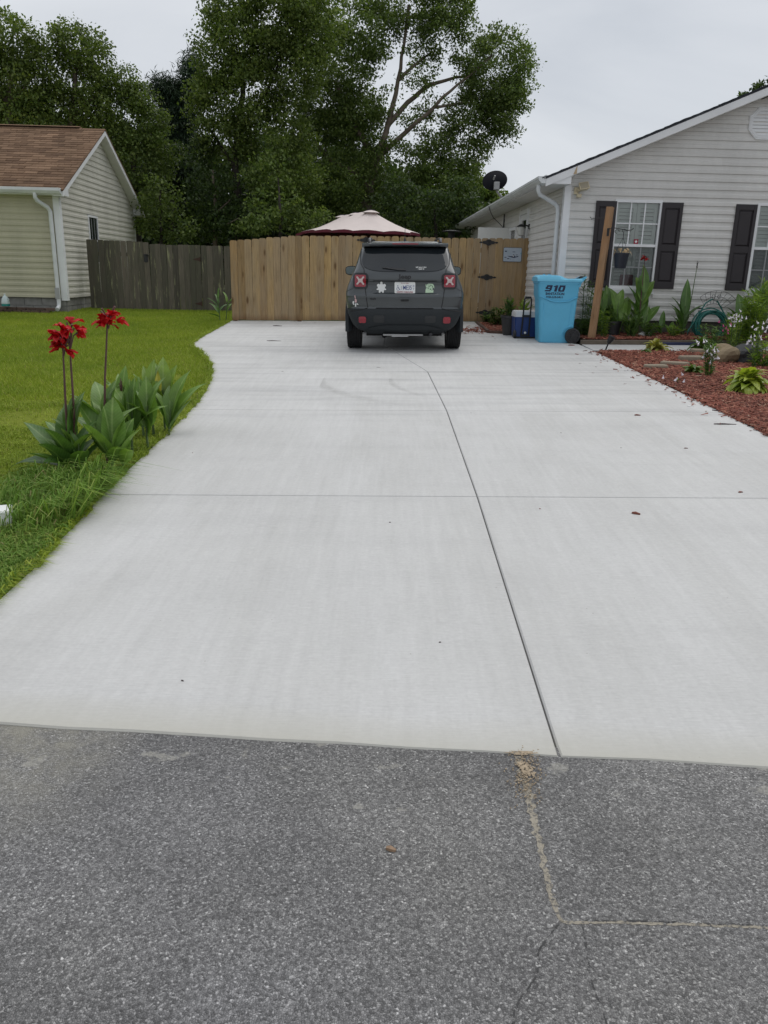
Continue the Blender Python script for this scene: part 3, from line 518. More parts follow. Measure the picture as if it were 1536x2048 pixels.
def sgnd(px,py):
    d=ray(px,py); X=0
    for i in range(20): t=(Zs(X)-CZ)/d[2]; X=d[0]*t
    return Vector((X,d[1]*t,Zs(X)))
S=lambda *a:[sgnd(*p) for p in a]
strip('pavement_crack',S((1035,1512),(1052,1570),(1066,1640),(1085,1715),(1096,1770),(1122,1845)),(.024,.011),'cracksand',.0008,'sand filled crack in the asphalt running from the driveway joint','structure')
strip('pavement_crack',S((1122,1845),(1200,1845),(1300,1847),(1400,1850),(1536,1856),(1750,1866)),(.008,.008),'cracksand',.0008,'sandy seam across the asphalt toward the right edge','structure')
strip('pavement_crack',S((1160,1842),(1300,1843),(1400,1847),(1536,1852),(1750,1862)),(.004,.005),'tar',.0012,'dark seam line beside the sandy seam','structure')
strip('pavement_crack',S((1118,1848),(1100,1870),(1078,1900),(1075,1950),(1045,1990),(1030,2020),(1022,2080)),(.0045,.004),'tar',.0008,'thin crack bending left toward the bottom of the photo','structure')
strip('pavement_crack',S((1165,1850),(1172,1890),(1182,1960),(1200,2010),(1225,2080)),(.004,.0035),'tar',.0008,'thin straight crack heading down right','structure')
def blob(name,c,rx,ry,mat,dz,label,n=26,rot=0,cat='sand'):
    mb=MB(); vs=[(c.x,c.y,Zs(c.x)+dz+.004)]; vs2=[]
    for k in range(n):
        a=2*PI*k/n; r=R.uniform(.65,1.15); x=math.cos(a)*rx*r; y=math.sin(a)*ry*r; X=c.x+x*math.cos(rot)-y*math.sin(rot); Y=c.y+x*math.sin(rot)+y*math.cos(rot); vs.append((X,Y,Zs(X)+dz))
    mb.add(vs,[(0,1+k,1+(k+1)%n) for k in range(n)]); return tag(mb.build(name,M[mat]),label,cat,kind='stuff')
blob('sand_patch',sgnd(1052,1540),.019,.042,'sand',.005,'small drift of pale sand on the asphalt by the driveway joint',30,.35)
blob('sand_patch',sgnd(1042,1508),.05,.012,'sand',.005,'thin line of sand against the driveway edge')
gr=MB()
for k in range(420):
    p=sgnd(1052+R.gauss(0,16),1548+R.gauss(0,28)); s_=R.uniform(.0008,.0022); gr.box(p.x-s_,p.x+s_,p.y-s_,p.y+s_,p.z+.003,p.z+.004+s_)
tag(gr.build('sand_grains',M['sand']),'loose pale sand grains around the crack','sand',kind='stuff')
# ================================================================== right house
HA=.0215
def board_run(parent,segs,z0,z1,mat,T,proud=.019):
    """one siding course: list of (s0,s1,s0top,s1top); T maps (s,out,z)->local"""
    sp_=[]
    for (a,b,at_,bt) in segs:
        if b-a>2.6 and R.random()<.8: m_=a+(b-a)*R.uniform(.25,.75); sp_+=[(a,m_+.004,at_,m_+.004,0),(m_+.0045,b,m_+.0045,bt,.0016)]
        else: sp_.append((a,b,at_,bt,0))
    for (a,b,at_,bt,dp_) in sp_:
        mb=MB(); prof=[(0,z0),(proud-dp_,z0),(proud-.002-dp_,z0+(z1-z0)*.42),(.005,z0+(z1-z0)*.55),(.003,z1-.001),(0,z1-.001)]
        f=lambda s0,s1,z:s0+(s1-s0)*(z-z0)/(z1-z0)
        mb.loft([[T(f(a,at_,z),o,z) for o,z in prof],[T(f(b,bt,z),o,z) for o,z in prof]]); mb.build('siding_board',mat,parent)
def cut(a,b,holes):
    segs=[(a,b)]
    for h0,h1 in holes:
        nx=[]
        for s0,s1 in segs:
            if h1<=s0 or h0>=s1: nx.append((s0,s1)); continue
            if h0>s0: nx.append((s0,h0))
            if h1<s1: nx.append((h1,s1))
        segs=nx
    return segs
house=thing('white_house','white vinyl sided house with dark shutters on the right of the driveway','house',(2.94,14.3,0),HA)
# local: s along +x (front wall), y inward (depth), z world height. front wall plane y=0 facing -y; side wall plane x=0 facing -x
WH=6.42; DEP=13.2; ZB=.737; ZE=2.90; SL=.4167; EX=.127; OV=.30; EO=.40
zr=lambda s:2.99+SL*(s+.44) if s<=WH/2 else 2.99+SL*(WH-s+.44)   # roof top surface
zu=lambda s:zr(s)-.15                                              # underside of rake
WINS=[(.875,1.625),(3.30,4.05)]; WZ0,WZ1=1.262,2.68
def Tf(s,o,z): return (s,-o,z)
def Ts(s,o,z): return (-o,s,z)
k=0;z=ZB
while z<4.36:
    z1=z+EX; zm0,zm1=max(z,0),z1
    def lim(zz):
        s=(zz+.15-2.99)/SL-.44; return (max(0.,s),min(WH,WH-s))
    a,b=lim(z); at_,bt=lim(z1)
    if bt-at_<.05: break
    holes=[h for h in ((w0-.03,w1+.03) for w0,w1 in WINS) if z1>WZ0-.02 and z<WZ1+.02]
    segs=[(s0,s1,s0 if s0!=a else at_,s1 if s1!=b else bt) for s0,s1 in cut(a,b,holes)]
    board_run(house,segs,z,z1,M['white_siding'],Tf); z=z1
# side wall boards
DOOR=(3.15,4.11); SWIN=(4.55,5.35); SW2=(7.0,7.5)
z=ZB
while z<ZE-.02:
    z1=min(z+EX,ZE); holes=[]
    if z<2.78: holes.append(DOOR)
    if 1.5<z1 and z<2.5: holes+= [SWIN,SW2]
    board_run(house,[(a,b,a,b) for a,b in cut(.0,DEP,holes)],z,z1,M['white_siding'],Ts); z=z1
# sheathing behind boards
mb=MB()
for a,b,c,d in [(0,WINS[0][0],ZB,ZE),(WINS[0][1],WINS[1][0],ZB,ZE),(WINS[1][1],WH,ZB,ZE),(WINS[0][0],WINS[0][1],ZB,WZ0),(WINS[0][0],WINS[0][1],WZ1,ZE),(WINS[1][0],WINS[1][1],ZB,WZ0),(WINS[1][0],WINS[1][1],WZ1,ZE)]:
    mb.box(a,b,.0,.1,c,d)
mb.prism([(0.01,ZE),(WH-.01,ZE),(WH/2,zu(WH/2)-.02)],.0,.1)
for a,b,c,d in [(.1,DOOR[0],ZB,ZE),(DOOR[1],DEP,ZB,ZE),(DOOR[0],DOOR[1],2.78,ZE)]: mb.box(0,.1,a,b,c,d)
mb.box(WH-.1,WH,.1,DEP,ZB,ZE); mb.box(.1,WH-.1,DEP-.1,DEP,ZB,ZE)
mb.build('wall',M['white_siding'],house)
# block foundation, course by course
def blocks(parent,T,s0,s1,zs,mat,bl=.40,th=.2):
    rows=[]
    for r,(za,zb) in enumerate(zs):
        s=s0-(bl/2 if r%2 else 0)
        while s<s1:
            a,b=max(s,s0),min(s+bl-.012,s1)
            if b-a>.03:
                mb=MB(); o=-.03+R.uniform(-.005,.005); e=.004
                p=[T(a,o,za),T(b,o,za),T(b,o,zb-.012),T(a,o,zb-.012)]; q=[T(a,o-th,za),T(b,o-th,za),T(b,o-th,zb-.012),T(a,o-th,zb-.012)]
                mb.loft([p,q]); mb.build('foundation_block',mat,parent)
            s+=bl
blocks(house,Tf,0,WH,[(.33,.535),(.535,ZB)],M['darkblock']); blocks(house,Ts,.0,4,[(.33,.535),(.535,ZB)],M['darkblock'])
mb=MB(); mb.box(.06,WH-.06,.06,DEP-.06,.1,ZB-.02); mb.build('foundation',M['darkblock'],house)
# corner trim
mb=MB(); mb.prism([(-.03,-.03),(.085,-.03),(.085,0),(0,0),(0,.10),(-.03,.10)],ZB-.03,ZE+.01,'z'); mb.build('corner_trim',M['trim'],house,bevel=.004)
# rake boards, soffits, fascia, gutter, roof
for side in (0,1):
    mb=MB(); f=(lambda s:s) if side==0 else (lambda s:WH-s)
    s0,s1=-.44,WH/2
    prof=lambda s:[(f(s),-OV,zr(f(s))-.145),(f(s),-OV-.022,zr(f(s))-.145),(f(s),-OV-.026,zr(f(s))-.03),(f(s),-OV,zr(f(s))-.012)]
    mb.loft([prof(s0+.02),prof(s1)]); mb.build('rake_board',M['trim'],house)
    mb=MB(); mb.loft([[(f(s),-OV,zr(f(s))-.14),(f(s),-.012,zr(f(s))-.14),(f(s),-.012,zr(f(s))-.155),(f(s),-OV,zr(f(s))-.155)] for s in (-.05,s1)]); mb.build('rake_soffit',M['soffit'],house)
# boxed eave return (small triangle at the corner)
mb=MB(); mb.prism([(-.43,ZE+.0),(.0,ZE),(.0,zr(0)-.15),(-.43,zr(-.43)-.10)],-OV-.006,-.0); mb.build('eave_return',M['trim'],house)
mb=MB(); mb.add([(-.36,-OV-.030,2.99+SL*.06-.07),(-.28,-OV-.030,2.99+SL*.15-.155),(-.23,-OV-.030,2.99+SL*.2-.03)],[(0,1,2)]); mb.prism([(.02,zr(.02)-.135),(.075,zr(.075)-.02),(.075,zr(.075)-.15)],-OV-.030,-OV-.026); mb.f=mb.f[1:];mb.m=mb.m[1:]; mb.build('bare_patch',M['bare_wood'],house)
mb=MB(); 
for k in range(46):
    y0=-OV+k*(DEP+OV)/46; mb.box(-.40,-.012,y0,y0+(DEP+OV)/46-.012,ZE-.006,ZE+.006)
tag(mb.build('soffit_panels',M['soffit'],house),kind='stuff')
mb=MB(); mb.box(-.425,-.40,-OV,DEP,ZE-.01,ZE+.13); mb.build('fascia',M['trim'],house)
gp=[(-.425,ZE+.0),(-.49,ZE+.0),(-.535,ZE+.045),(-.535,ZE+.062),(-.55,ZE+.07),(-.55,ZE+.105),(-.54,ZE+.105),(-.54,ZE+.075),(-.48,ZE+.012),(-.425,ZE+.012)]
mb=MB(); mb.prism(gp,-OV-.02,DEP); mb.prism([gp[0],gp[1],gp[2],gp[5],(-.425,ZE+.105)],-OV-.03,-OV-.019); mb.build('gutter',M['gutter'],house)
mb=MB()
ds=[(-.47,-.2,ZE),(-.47,-.2,ZE-.07),(-.44,-.19,ZE-.12),(-.2,-.10,ZE-.21),(-.10,.10,ZE-.27),(-.075,.17,ZE-.34),(-.07,.19,ZE-.5),(-.07,.19,.95),(-.075,.19,.62),(-.16,.19,.5)]
ds=[(-.47,.0,ZE+.0),(-.47,.0,ZE-.08),(-.44,.015,ZE-.14),(-.30,.09,ZE-.20),(-.14,.16,ZE-.265),(-.085,.18,ZE-.32),(-.07,.19,ZE-.42),(-.07,.19,1.0),(-.07,.19,.62),(-.16,.19,.5)]
mb.tube(ds,.037,10); mb.build('downspout',M['gutter'],house,smooth=50)
# roof shingles: courses of tabs
def roof_tabs(parent,P,u0,u1,n_course,L_,mat,tab=.33,th=.008):
    """P(u,v,h): u along eave, v 0..L_ up the slope, h off the slope"""
    mb=MB(); e=L_/n_course
    for i in range(n_course):
        u=u0-(tab*((i*.37)%1.)); 
        while u<u1:
            a,b=max(u,u0),min(u+tab*R.uniform(.93,.985),u1)
            if b-a>.02:
                v0=i*e; v1=v0+e*1.25; h=th*R.uniform(.8,1.5); mb.add([P(a,v0,h),P(b,v0,h),P(b,min(v1,L_),.001),P(a,min(v1,L_),.001),P(a,v0,0),P(b,v0,0)],[(0,1,2,3),(4,5,1,0),(5,2,1),(4,0,3)])
            u+=tab
    return tag(mb.build('shingles',mat,parent),kind='stuff')
for side in (0,1):
    f=(lambda s:s) if side==0 else (lambda s:WH-s)
    mb=MB(); mb.loft([[(f(s),-OV-.03,zr(f(s))-.03),(f(s),DEP+.2,zr(f(s))-.03),(f(s),DEP+.2,zr(f(s))),(f(s),-OV-.03,zr(f(s)))] for s in (-.45,WH/2)]); mb.build('roof_deck',M['slate_shingle'],house)
    ca=1/math.hypot(1,SL); Lr=(WH/2+.48)/ca
    P=lambda u,v,h:((f(-.48+v*ca-h*SL*ca)),u,zr(f(-.48+v*ca)) +h*ca+.001)
    roof_tabs(house,P,-OV-.045,DEP+.2,25,Lr,M['slate_shingle'],.33,.012)
# gable vent
gv=MB(); vc=(3.17,3.93); ro=.27
def octo(r,c=vc): return [(c[0]+r*math.cos(PI/8+k*PI/4),c[1]+r*math.sin(PI/8+k*PI/4)) for k in range(8)]
o,i2,i3=octo(ro),octo(ro*.9),octo(ro*.74)
rings=[[(a,-.008,b) for a,b in o],[(a,-.03,b) for a,b in o],[(a,-.036,b) for a,b in octo(ro*.96)],[(a,-.026,b) for a,b in i2],[(a,-.032,b) for a,b in octo(ro*.87)],[(a,-.032,b) for a,b in i3],[(a,-.010,b) for a,b in i3]]
gv.loft(rings,cap0=False); vent=gv.build('gable_vent',M['trim'],house)
for k in range(7):
    zz_=vc[1]-.16+k*.053; hw_=min(.185,.25-abs(zz_-vc[1])*.62) ; mb=MB(); mb.add([(vc[0]-hw_,-.028,zz_-.022),(vc[0]+hw_,-.028,zz_-.022),(vc[0]+hw_,-.014,zz_+.022),(vc[0]-hw_,-.014,zz_+.022),(vc[0]-hw_,-.012,zz_-.022),(vc[0]+hw_,-.012,zz_-.022)],[(0,1,2,3),(4,5,1,0)]); mb.build('slat',M['trim'],vent)
# front windows
def window(w0,w1):
    wr=MB(); fr=.045
    def frame(a,b,c,d,t_,y0,y1): 
        wr.box(a,a+t_,y0,y1,c,d); wr.box(b-t_,b,y0,y1,c,d); wr.box(a+t_,b-t_,y0,y1,d-t_,d); wr.box(a+t_,b-t_,y0,y1,c,c+t_)
    frame(w0-.03,w1+.03,WZ0-.03,WZ1+.03,fr,-.03,.03)
    zm=(WZ0+WZ1)/2+.01
    wr.box(w0+fr-.03,w1-fr+.03,-.018,.03,zm-.022,zm+.022)
    wr.box(w0-.04,w1+.04,-.034,-.004,WZ0-.075,WZ0-.034); wr.box(w0+fr-.03,w1-fr+.03,-.02,.02,WZ0+.015,WZ0+.055)
    wf=wr.build('window',M['trim'],house)
    a,b=w0+fr-.03,w1-fr+.03; ww=b-a
    for q in (0,1):
        z0_,z1_=(WZ0+.03,zm-.022) if q==0 else (zm+.022,WZ1-.015)
        yy=.012 if q else .02
        mb=MB(); mb.add([(a,yy,z0_),(b,yy,z0_),(b,yy,z1_),(a,yy,z1_)],[(0,1,2,3)]); mb.build('pane',M['glass'],wf)
        for m_ in (1,2):
            x=a+ww*m_/3; mb=MB(); mb.box(x-.0105,x+.0105,yy-.012,yy-.003,z0_,z1_); mb.build('muntin',M['trim'],wf)
        mb=MB(); zc=(z0_+z1_)/2; mb.box(a,b,yy-.014,yy-.0125,zc-.0095,zc+.0095); mb.build('muntin',M['trim'],wf)
        if q==0:
            mb=MB(); mb.add([(a,-.008,z0_),(b,-.008,z0_),(b,-.008,z1_),(a,-.008,z1_)],[(0,1,2,3)]); mb.build('insect_screen',M['screen'],wf)
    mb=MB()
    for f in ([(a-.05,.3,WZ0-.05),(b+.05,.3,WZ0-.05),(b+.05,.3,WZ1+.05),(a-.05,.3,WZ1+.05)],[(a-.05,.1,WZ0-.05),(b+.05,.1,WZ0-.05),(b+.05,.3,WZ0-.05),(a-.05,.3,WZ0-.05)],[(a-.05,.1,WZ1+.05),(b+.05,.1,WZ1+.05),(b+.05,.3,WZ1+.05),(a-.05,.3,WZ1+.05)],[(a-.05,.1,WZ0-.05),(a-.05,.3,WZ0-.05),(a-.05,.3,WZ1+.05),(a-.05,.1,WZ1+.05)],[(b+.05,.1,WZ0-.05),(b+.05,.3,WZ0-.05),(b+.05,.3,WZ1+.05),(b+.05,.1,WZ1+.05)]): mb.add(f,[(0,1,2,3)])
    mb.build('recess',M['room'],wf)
    slat=MB(); sw_=ww/2-.125; slat.add([(-sw_/2,-.012,-.026),(sw_/2,-.012,-.026),(sw_/2,.010,.026),(-sw_/2,.010,.026),(-sw_/2,-.006,-.03),(sw_/2,-.006,-.03)],[(0,1,2,3),(0,1,5,4)]); sm=slat.mesh('slat',M['louvre'])
    for p_ in (0,1):
        x0=a+p_*ww/2; x1=x0+ww/2; mb=MB(); mb.box(x0+.003,x0+.062,.055,.085,WZ0,WZ1); mb.box(x1-.062,x1-.003,.055,.085,WZ0,WZ1)
        for c,d in ((WZ0,WZ0+.1),(zm-.05,zm+.05),(WZ1-.1,WZ1)): mb.box(x0+.062,x1-.062,.055,.085,c,d)
        mb.build('shutter_frame',M['louvre'],wf)
        for c,d in ((WZ0+.1,zm-.05),(zm+.05,WZ1-.1)):
            n_=int((d-c)/.056)
            for k in range(n_):
                o_=link('slat',sm,wf); o_.location=((x0+x1)/2,.07,c+(k+.5)*(d-c)/n_)
    return wf
wins=[window(*w_) for w_ in WINS]
# alarm sticker and red card in the first window
mb=MB(); mb.box(1.235,1.31,.004,.008,2.005,2.085); st=mb.build('sticker',M['platered'],wins[0])
mb=MB(); mb.prism([(1.272,2.02),(1.295,2.045),(1.272,2.07),(1.249,2.045)],.001,.0035); mb.build('sticker_diamond',M['white'],wins[0])
mb=MB(); mb.box(1.07,1.30,.032,.05,WZ0+.02,WZ0+.24); mb.build('red_board',M['maroon'],wins[0])
# shutters with raised panels
def shutter(a,b):
    z0,z1=WZ0+.015,WZ1-.0; mb=MB(); mb.box(a,b,-.026,-.013,z0,z1)
    st=.055
    for x0,x1,c,d in ((a,a+st,z0,z1),(b-st,b,z0,z1),(a+st,b-st,z0,z0+.11),(a+st,b-st,z1-.09,z1),(a+st,b-st,z0+.62,z0+.72)): mb.box(x0,x1,-.046,-.0265,c,d)
    s_=mb.build('shutter',M['shutter'],house,bevel=.003)
    for c,d in ((z0+.11,z0+.62),(z0+.72,z1-.09)):
        mb=MB(); x0,x1=a+st+.012,b-st-.012; c+=.014;d-=.014; e=.022
        mb.loft([[(x0,-.0265,c),(x1,-.0265,c),(x1,-.0265,d),(x0,-.0265,d)],[(x0+e,-.041,c+e),(x1-e,-.041,c+e),(x1-e,-.041,d-e),(x0+e,-.041,d-e)]],cap0=False); mb.build('shutter_panel',M['shutter'],s_)
for a,b in ((.52,.868),(1.642,2.0),(2.905,3.263),(4.09,4.44)): shutter(a,b)
# side door, side windows
mb=MB(); a,b=DOOR
for y0,y1,c,d in ((a,a+.08,.6,2.78),(b-.08,b,.6,2.78),(a+.08,b-.08,2.70,2.78)): mb.box(-.045,.06,y0,y1,c,d)
door=mb.build('door',M['trim'],house)
mb=MB(); 
for y0,y1,c,d in ((a+.085,a+.19,.62,2.695),(b-.19,b-.085,.62,2.695),(a+.19,b-.19,.62,.9),(a+.19,b-.19,2.58,2.695),(a+.19,b-.19,1.7,1.78)): mb.box(-.02,.03,y0,y1,c,d)
mb.build('door_frame',M['trim'],door)
mb=MB(); mb.box(0,.012,a+.19,b-.19,.9,2.58); mb.build('pane',M['darkglass'],door)
for (a,b) in (SWIN,SW2):
    mb=MB()
    for y0,y1,c,d in ((a,a+.06,1.5,2.5),(b-.06,b,1.5,2.5),(a+.06,b-.06,2.44,2.5),(a+.06,b-.06,1.5,1.56),(a+.06,b-.06,1.98,2.03)): mb.box(-.035,.04,y0,y1,c,d)
    wf=mb.build('window',M['trim'],house); mb=MB(); mb.box(0,.012,a+.06,b-.06,1.56,2.44); mb.build('pane',M['darkglass'],wf)
# service cable up the side wall
mb=MB(); mb.tube([(-.03,6.3,1.4),(-.03,6.3,2.88)],.018,6); mb.tube([(-.04,6.3,2.55),(-.08,6.25,2.6),(-.2,6.0,2.66),(-.38,5.7,2.75),(-.5,5.4,2.86),(-.56,5.3,2.97)],.009,6); mb.build('cable',M['blackplastic'],house)
# plastic outlet cover at the base of the wall
mb=MB(); mb.box(2.42,2.62,-.035,-.012,.84,1.0); oc=mb.build('outlet_cover',M['panel'],house,bevel=.004); mb=MB(); mb.box(2.47,2.57,-.04,-.036,.955,.975); mb.box(2.49,2.55,-.04,-.036,.9,.93); mb.build('outlet_slot',M['blackplastic'],oc)
HM=Matrix.Translation((2.94,14.3,0))@Matrix.Rotation(HA,4,'Z')
def hpt(s,o,z): return HM@Vector((s,-o,z))
# ------------------------------------------------------------------ left house
lh=thing('cream_house','cream sided house with brown shingle roof at the left of the lawn','house',(-7.5,19.0,0),.034)
LW=9.; LD=6.25; LZB=.72; LZE=2.93; LEX=.131; zl=lambda y:3.06+.51*(y+.3) if y<=LD/2 else 3.06+.51*(LD-y+.3)
z=LZB
def TLf(s,o,z): return (-s,-o,z)       # front wall runs to -x
def TLg(s,o,z): return (o,s,z)         # gable wall faces +x
while z<LZE-.03:
    z1=min(z+LEX,LZE); board_run(lh,[(0,LW,0,LW)],z,z1,M['cream_siding'],TLf); z=z1
z=LZB; GW=(1.98,2.62,1.55,2.62)
while z<4.6:
    z1=z+LEX
    def lim(zz):
        y=(zz+.14-3.06)/.51-.3; return (max(0.,y),min(LD,LD-y))
    a,b=lim(z);c,d=lim(z1)
    if d-c<.05: break
    holes=[(GW[0]-.05,GW[1]+.05)] if z1>GW[2] and z<GW[3] else []
    board_run(lh,[(s0,s1,s0 if s0!=a else c,s1 if s1!=b else d) for s0,s1 in cut(a,b,holes)],z,z1,M['pale_siding'],TLg); z=z1
mb=MB(); mb.box(-LW,0,0,.1,LZB,LZE); mb.box(-.1,0,.1,LD,LZB,LZE); mb.prism([(0.02,LZE),(LD-.02,LZE),(LD/2,zl(LD/2)-.16)],-.1,0,'x'); mb.box(-LW,-.1,LD-.1,LD,LZB,LZE); mb.build('wall',M['housewrap'],lh)
mb=MB(); mb.box(-LW,-.05,.05,LD-.05,.1,LZB-.02); mb.build('foundation',M['block'],lh)
blocks(lh,TLf,0,3.2,[(.36,.54),(.54,LZB)],M['block']); blocks(lh,TLg,0,3.2,[(.36,.54),(.54,LZB)],M['block'])
mb=MB(); mb.prism([(.03,-.03),(-.11,-.03),(-.11,0),(0,0),(0,.11),(.03,.11)],LZB-.06,LZE+.06,'z'); mb.build('corner_trim',M['trim'],lh)
mb=MB(); mb.box(-.0,.02,LD-.08,LD,LZB,LZE+.03); mb.build('corner_trim',M['trim'],lh)
mb=MB()
for x0,x1,c,d in ((GW[0]-.05,GW[0],GW[2]-.05,GW[3]+.05),(GW[1],GW[1]+.05,GW[2]-.05,GW[3]+.05),(GW[0],GW[1],GW[3],GW[3]+.05),(GW[0],GW[1],GW[2]-.05,GW[2]),(GW[0],GW[1],2.05,2.09)): mb.box(0,.03,x0,x1,c,d)
wf=mb.build('window',M['trim'],lh); mb=MB(); mb.box(-.02,.008,GW[0],GW[1],GW[2],GW[3]); mb.build('pane',M['darkglass'],wf)
mb=MB(); 
for k in (1,2): mb.box(.008,.014,GW[0]+k*.213-.01,GW[0]+k*.213+.01,GW[2],GW[3])
mb.build('muntin',M['greymetal'],wf)
RX=.22
for side in (0,1):
    f=(lambda y:y) if side==0 else (lambda y:LD-y)
    mb=MB(); mb.loft([[(RX,f(y),zl(f(y))-.15),(RX+.022,f(y),zl(f(y))-.15),(RX+.022,f(y),zl(f(y))-.02),(RX,f(y),zl(f(y))-.012)] for y in (-.32,LD/2)]); mb.build('rake_board',M['trim'],lh)
    mb=MB(); mb.loft([[(.014,f(y),zl(f(y))-.15),(RX,f(y),zl(f(y))-.15),(RX,f(y),zl(f(y))-.135),(.014,f(y),zl(f(y))-.135)] for y in (-.1,LD/2)]); mb.build('rake_soffit',M['soffit'],lh)
    mb=MB(); mb.loft([[(-LW,f(y),zl(f(y))-.03),(RX+.03,f(y),zl(f(y))-.03),(RX+.03,f(y),zl(f(y))),(-LW,f(y),zl(f(y)))] for y in (-.34,LD/2)]); mb.build('roof_deck',M['brown_shingle'],lh)
    ca=1/math.hypot(1,.51); Lr=(LD/2+.36)/ca
    P=lambda u,v,h:(-u,f(-.36+v*ca-h*.51*ca),zl(f(-.36+v*ca))+h*ca+.001)
    if side==0: roof_tabs(lh,P,-RX-.04,LW,27,Lr,M['brown_shingle'],.30,.010)
    mb=MB(); mb.prism([(f(-.32),LZE),(f(.1),LZE),(f(.1),zl(.1)-.14),(f(-.32),zl(-.32)-.14)],.005,RX-.003,'x'); mb.build('eave_return',M['trim'],lh)
mb=MB(); zr_=zl(LD/2); mb.prism([(LD/2-.14,zr_-.055),(LD/2,zr_+.02),(LD/2+.14,zr_-.055),(LD/2,zr_+.0)],-LW,RX-.55,'x'); mb.prism([(LD/2-.13,zr_-.06),(LD/2,zr_+.005),(LD/2+.13,zr_-.06),(LD/2,zr_-.01)],RX-.55,RX+.035,'x'); mb.prism([(LD/2-.1,zr_+.02),(LD/2,zr_+.05),(LD/2+.1,zr_+.02),(LD/2,zr_+.03)],-LW,RX-.6,'x'); mb.build('ridge_cap',M['brown_shingle'],lh)
mb=MB(); mb.box(-LW,-.0,-.30,-.012,LZE-.004,LZE+.01); mb.build('soffit',M['soffit'],lh)
mb=MB(); mb.box(-LW,RX,-.325,-.305,LZE,LZE+.13); mb.build('fascia',M['trim'],lh)
mb=MB(); mb.prism([(-.326,LZE+.02),(-.40,LZE+.02),(-.44,LZE+.08),(-.44,LZE+.14),(-.425,LZE+.14),(-.42,LZE+.085),(-.39,LZE+.035),(-.326,LZE+.035)],-LW,RX-.02,'x'); mb.prism([(-.326,LZE+.02),(-.40,LZE+.02),(-.44,LZE+.08),(-.44,LZE+.14),(-.326,LZE+.14)],RX-.025,RX-.012,'x'); mb.build('gutter',M['gutter'],lh)
mb=MB(); mb.tube([(-.36,-.37,LZE+.03),(-.36,-.37,LZE-.06),(-.34,-.34,LZE-.12),(-.20,-.12,LZE-.25),(-.165,-.085,LZE-.33),(-.16,-.08,1.5),(-.16,-.08,.62),(-.16,-.1,.53),(-.15,-.26,.47)],.048,8); mb.build('downspout',M['gutter'],lh,smooth=50)
mb=MB(); mb.box(-.21,-.11,-.14,-.128,.7,.95); mb.build('downspout_strap',M['greymetal'],lh)
LM=Matrix.Translation((-7.5,19,0))@Matrix.Rotation(.034,4,'Z')
# brick edging by the left house
edg=thing('brick_edging','low row of worn bricks edging the bed below the cream house','edging',(-8.7,18.6,0))
for r in range(2):
    for k in range(11):
        mb=MB(); x=-1.3+k*.215+(.1 if r else 0); mb.box(-.098,.098,-.045,.045,-.03,.03); o=mb.build('brick',M['brick'],edg,bevel=.006); o.location=(x,R.uniform(-.012,.012)+(.02 if r else 0),gz(-8.7,18.6)+.01+r*.066); o.rotation_euler=(0,0,R.uniform(-.06,.06))
p=gnd(187,612); mb=MB(); mb.loft([[(-.06,-.05,0),(.07,-.05,0),(.07,.06,0),(-.05,.06,0)],[(-.05,-.04,.08),(.05,-.04,.09),(.05,.05,.085),(-.04,.05,.08)]],cap0=False); o=mb.build('stone',M['boulder'],bevel=.02); o.location=p; tag(o,'small pale stone at the foot of the old grey fence','stone')
# ================================================================== fences
def picket_mesh(w_,h,th,ear,mat):
    mb=MB(); mb.prism([(-w_/2,0),(w_/2,0),(w_/2,h-ear),(w_/2-ear*.35,h-ear*.3),(w_/2-ear*1.1,h),(-w_/2+ear*1.1,h),(-w_/2+ear*.35,h-ear*.3),(-w_/2,h-ear)],-th/2,th/2); return mb.mesh('picket',mat)
FY=17.3
def ftop(x): return lerp([(-3.32,2.02),(-2.9,2.045),(-2.1,2.13),(-.5,2.165),(1.8,2.165),(2.85,2.19)],x)
PM=picket_mesh(.1495,1.65,.018,.03,M['picket'])
def fence_panel(name,label,cat,x0,x1,step,group=None):
    t_=thing(name,label,cat,(x0,FY,gz(x0,FY)),0,group)
    x=x0+step/2
    while x<x1-step*.3:
        o=link('picket',PM,t_); z0=gz(x,FY)+R.uniform(.02,.035); zt=ftop(x)+R.uniform(-.006,.008); o.location=(x-x0,R.uniform(-.004,.004),z0-gz(x0,FY)); o.scale=(R.uniform(.97,1.0),1,(zt-z0)/1.65); o.rotation_euler=(0,R.uniform(-.004,.004),0); x+=step
    for zz_ in (.35,.95,1.45):
        mb=MB(); a,b=0,x1-x0; mb.loft([[(xx,.012,zz_-.045+.02*xx),(xx,.05,zz_-.045+.02*xx),(xx,.05,zz_+.045+.02*xx),(xx,.012,zz_+.045+.02*xx)] for xx in (a,b)]); mb.build('rail',M['picket'],t_)
    return t_
def hinge(t_,x,z):
    mb=MB(); y=-.016
    def el(cx_,rx,rz,n=14): mb.prism([(cx_+rx*math.cos(2*PI*k/n),rz*math.sin(2*PI*k/n)) for k in range(n)],y-.004,y)
    el(0,.07,.062)
    for s_ in (-1,1):
        mb.prism([(s_*.05,.035),(s_*.11,.028),(s_*.14,.0),(s_*.19,.012),(s_*.195,0),(s_*.19,-.012),(s_*.14,-.0),(s_*.11,-.028),(s_*.05,-.035)][::s_],y-.0035,y-.0005); el(s_*.16,.028,.018)
    mb.tube([(0,y-.008,-.06),(0,y-.008,.06)],.009,8)
    o=mb.build('hinge',M['iron'],t_); o.location=(x-t_.location.x,0,z-t_.location.z)
f1=fence_panel('wooden_fence','tan board fence section between the old grey fence and the gate','fence',-3.33,-.44,.1505)
for x in (-3.28,-1.9,-.5):
    mb=MB(); mb.box(-.045,.045,.05,.14,-.1,1.6); o=mb.build('fence_post',M['picket'],f1); o.location=(x+3.33,0,gz(x,FY)-gz(-3.33,FY))
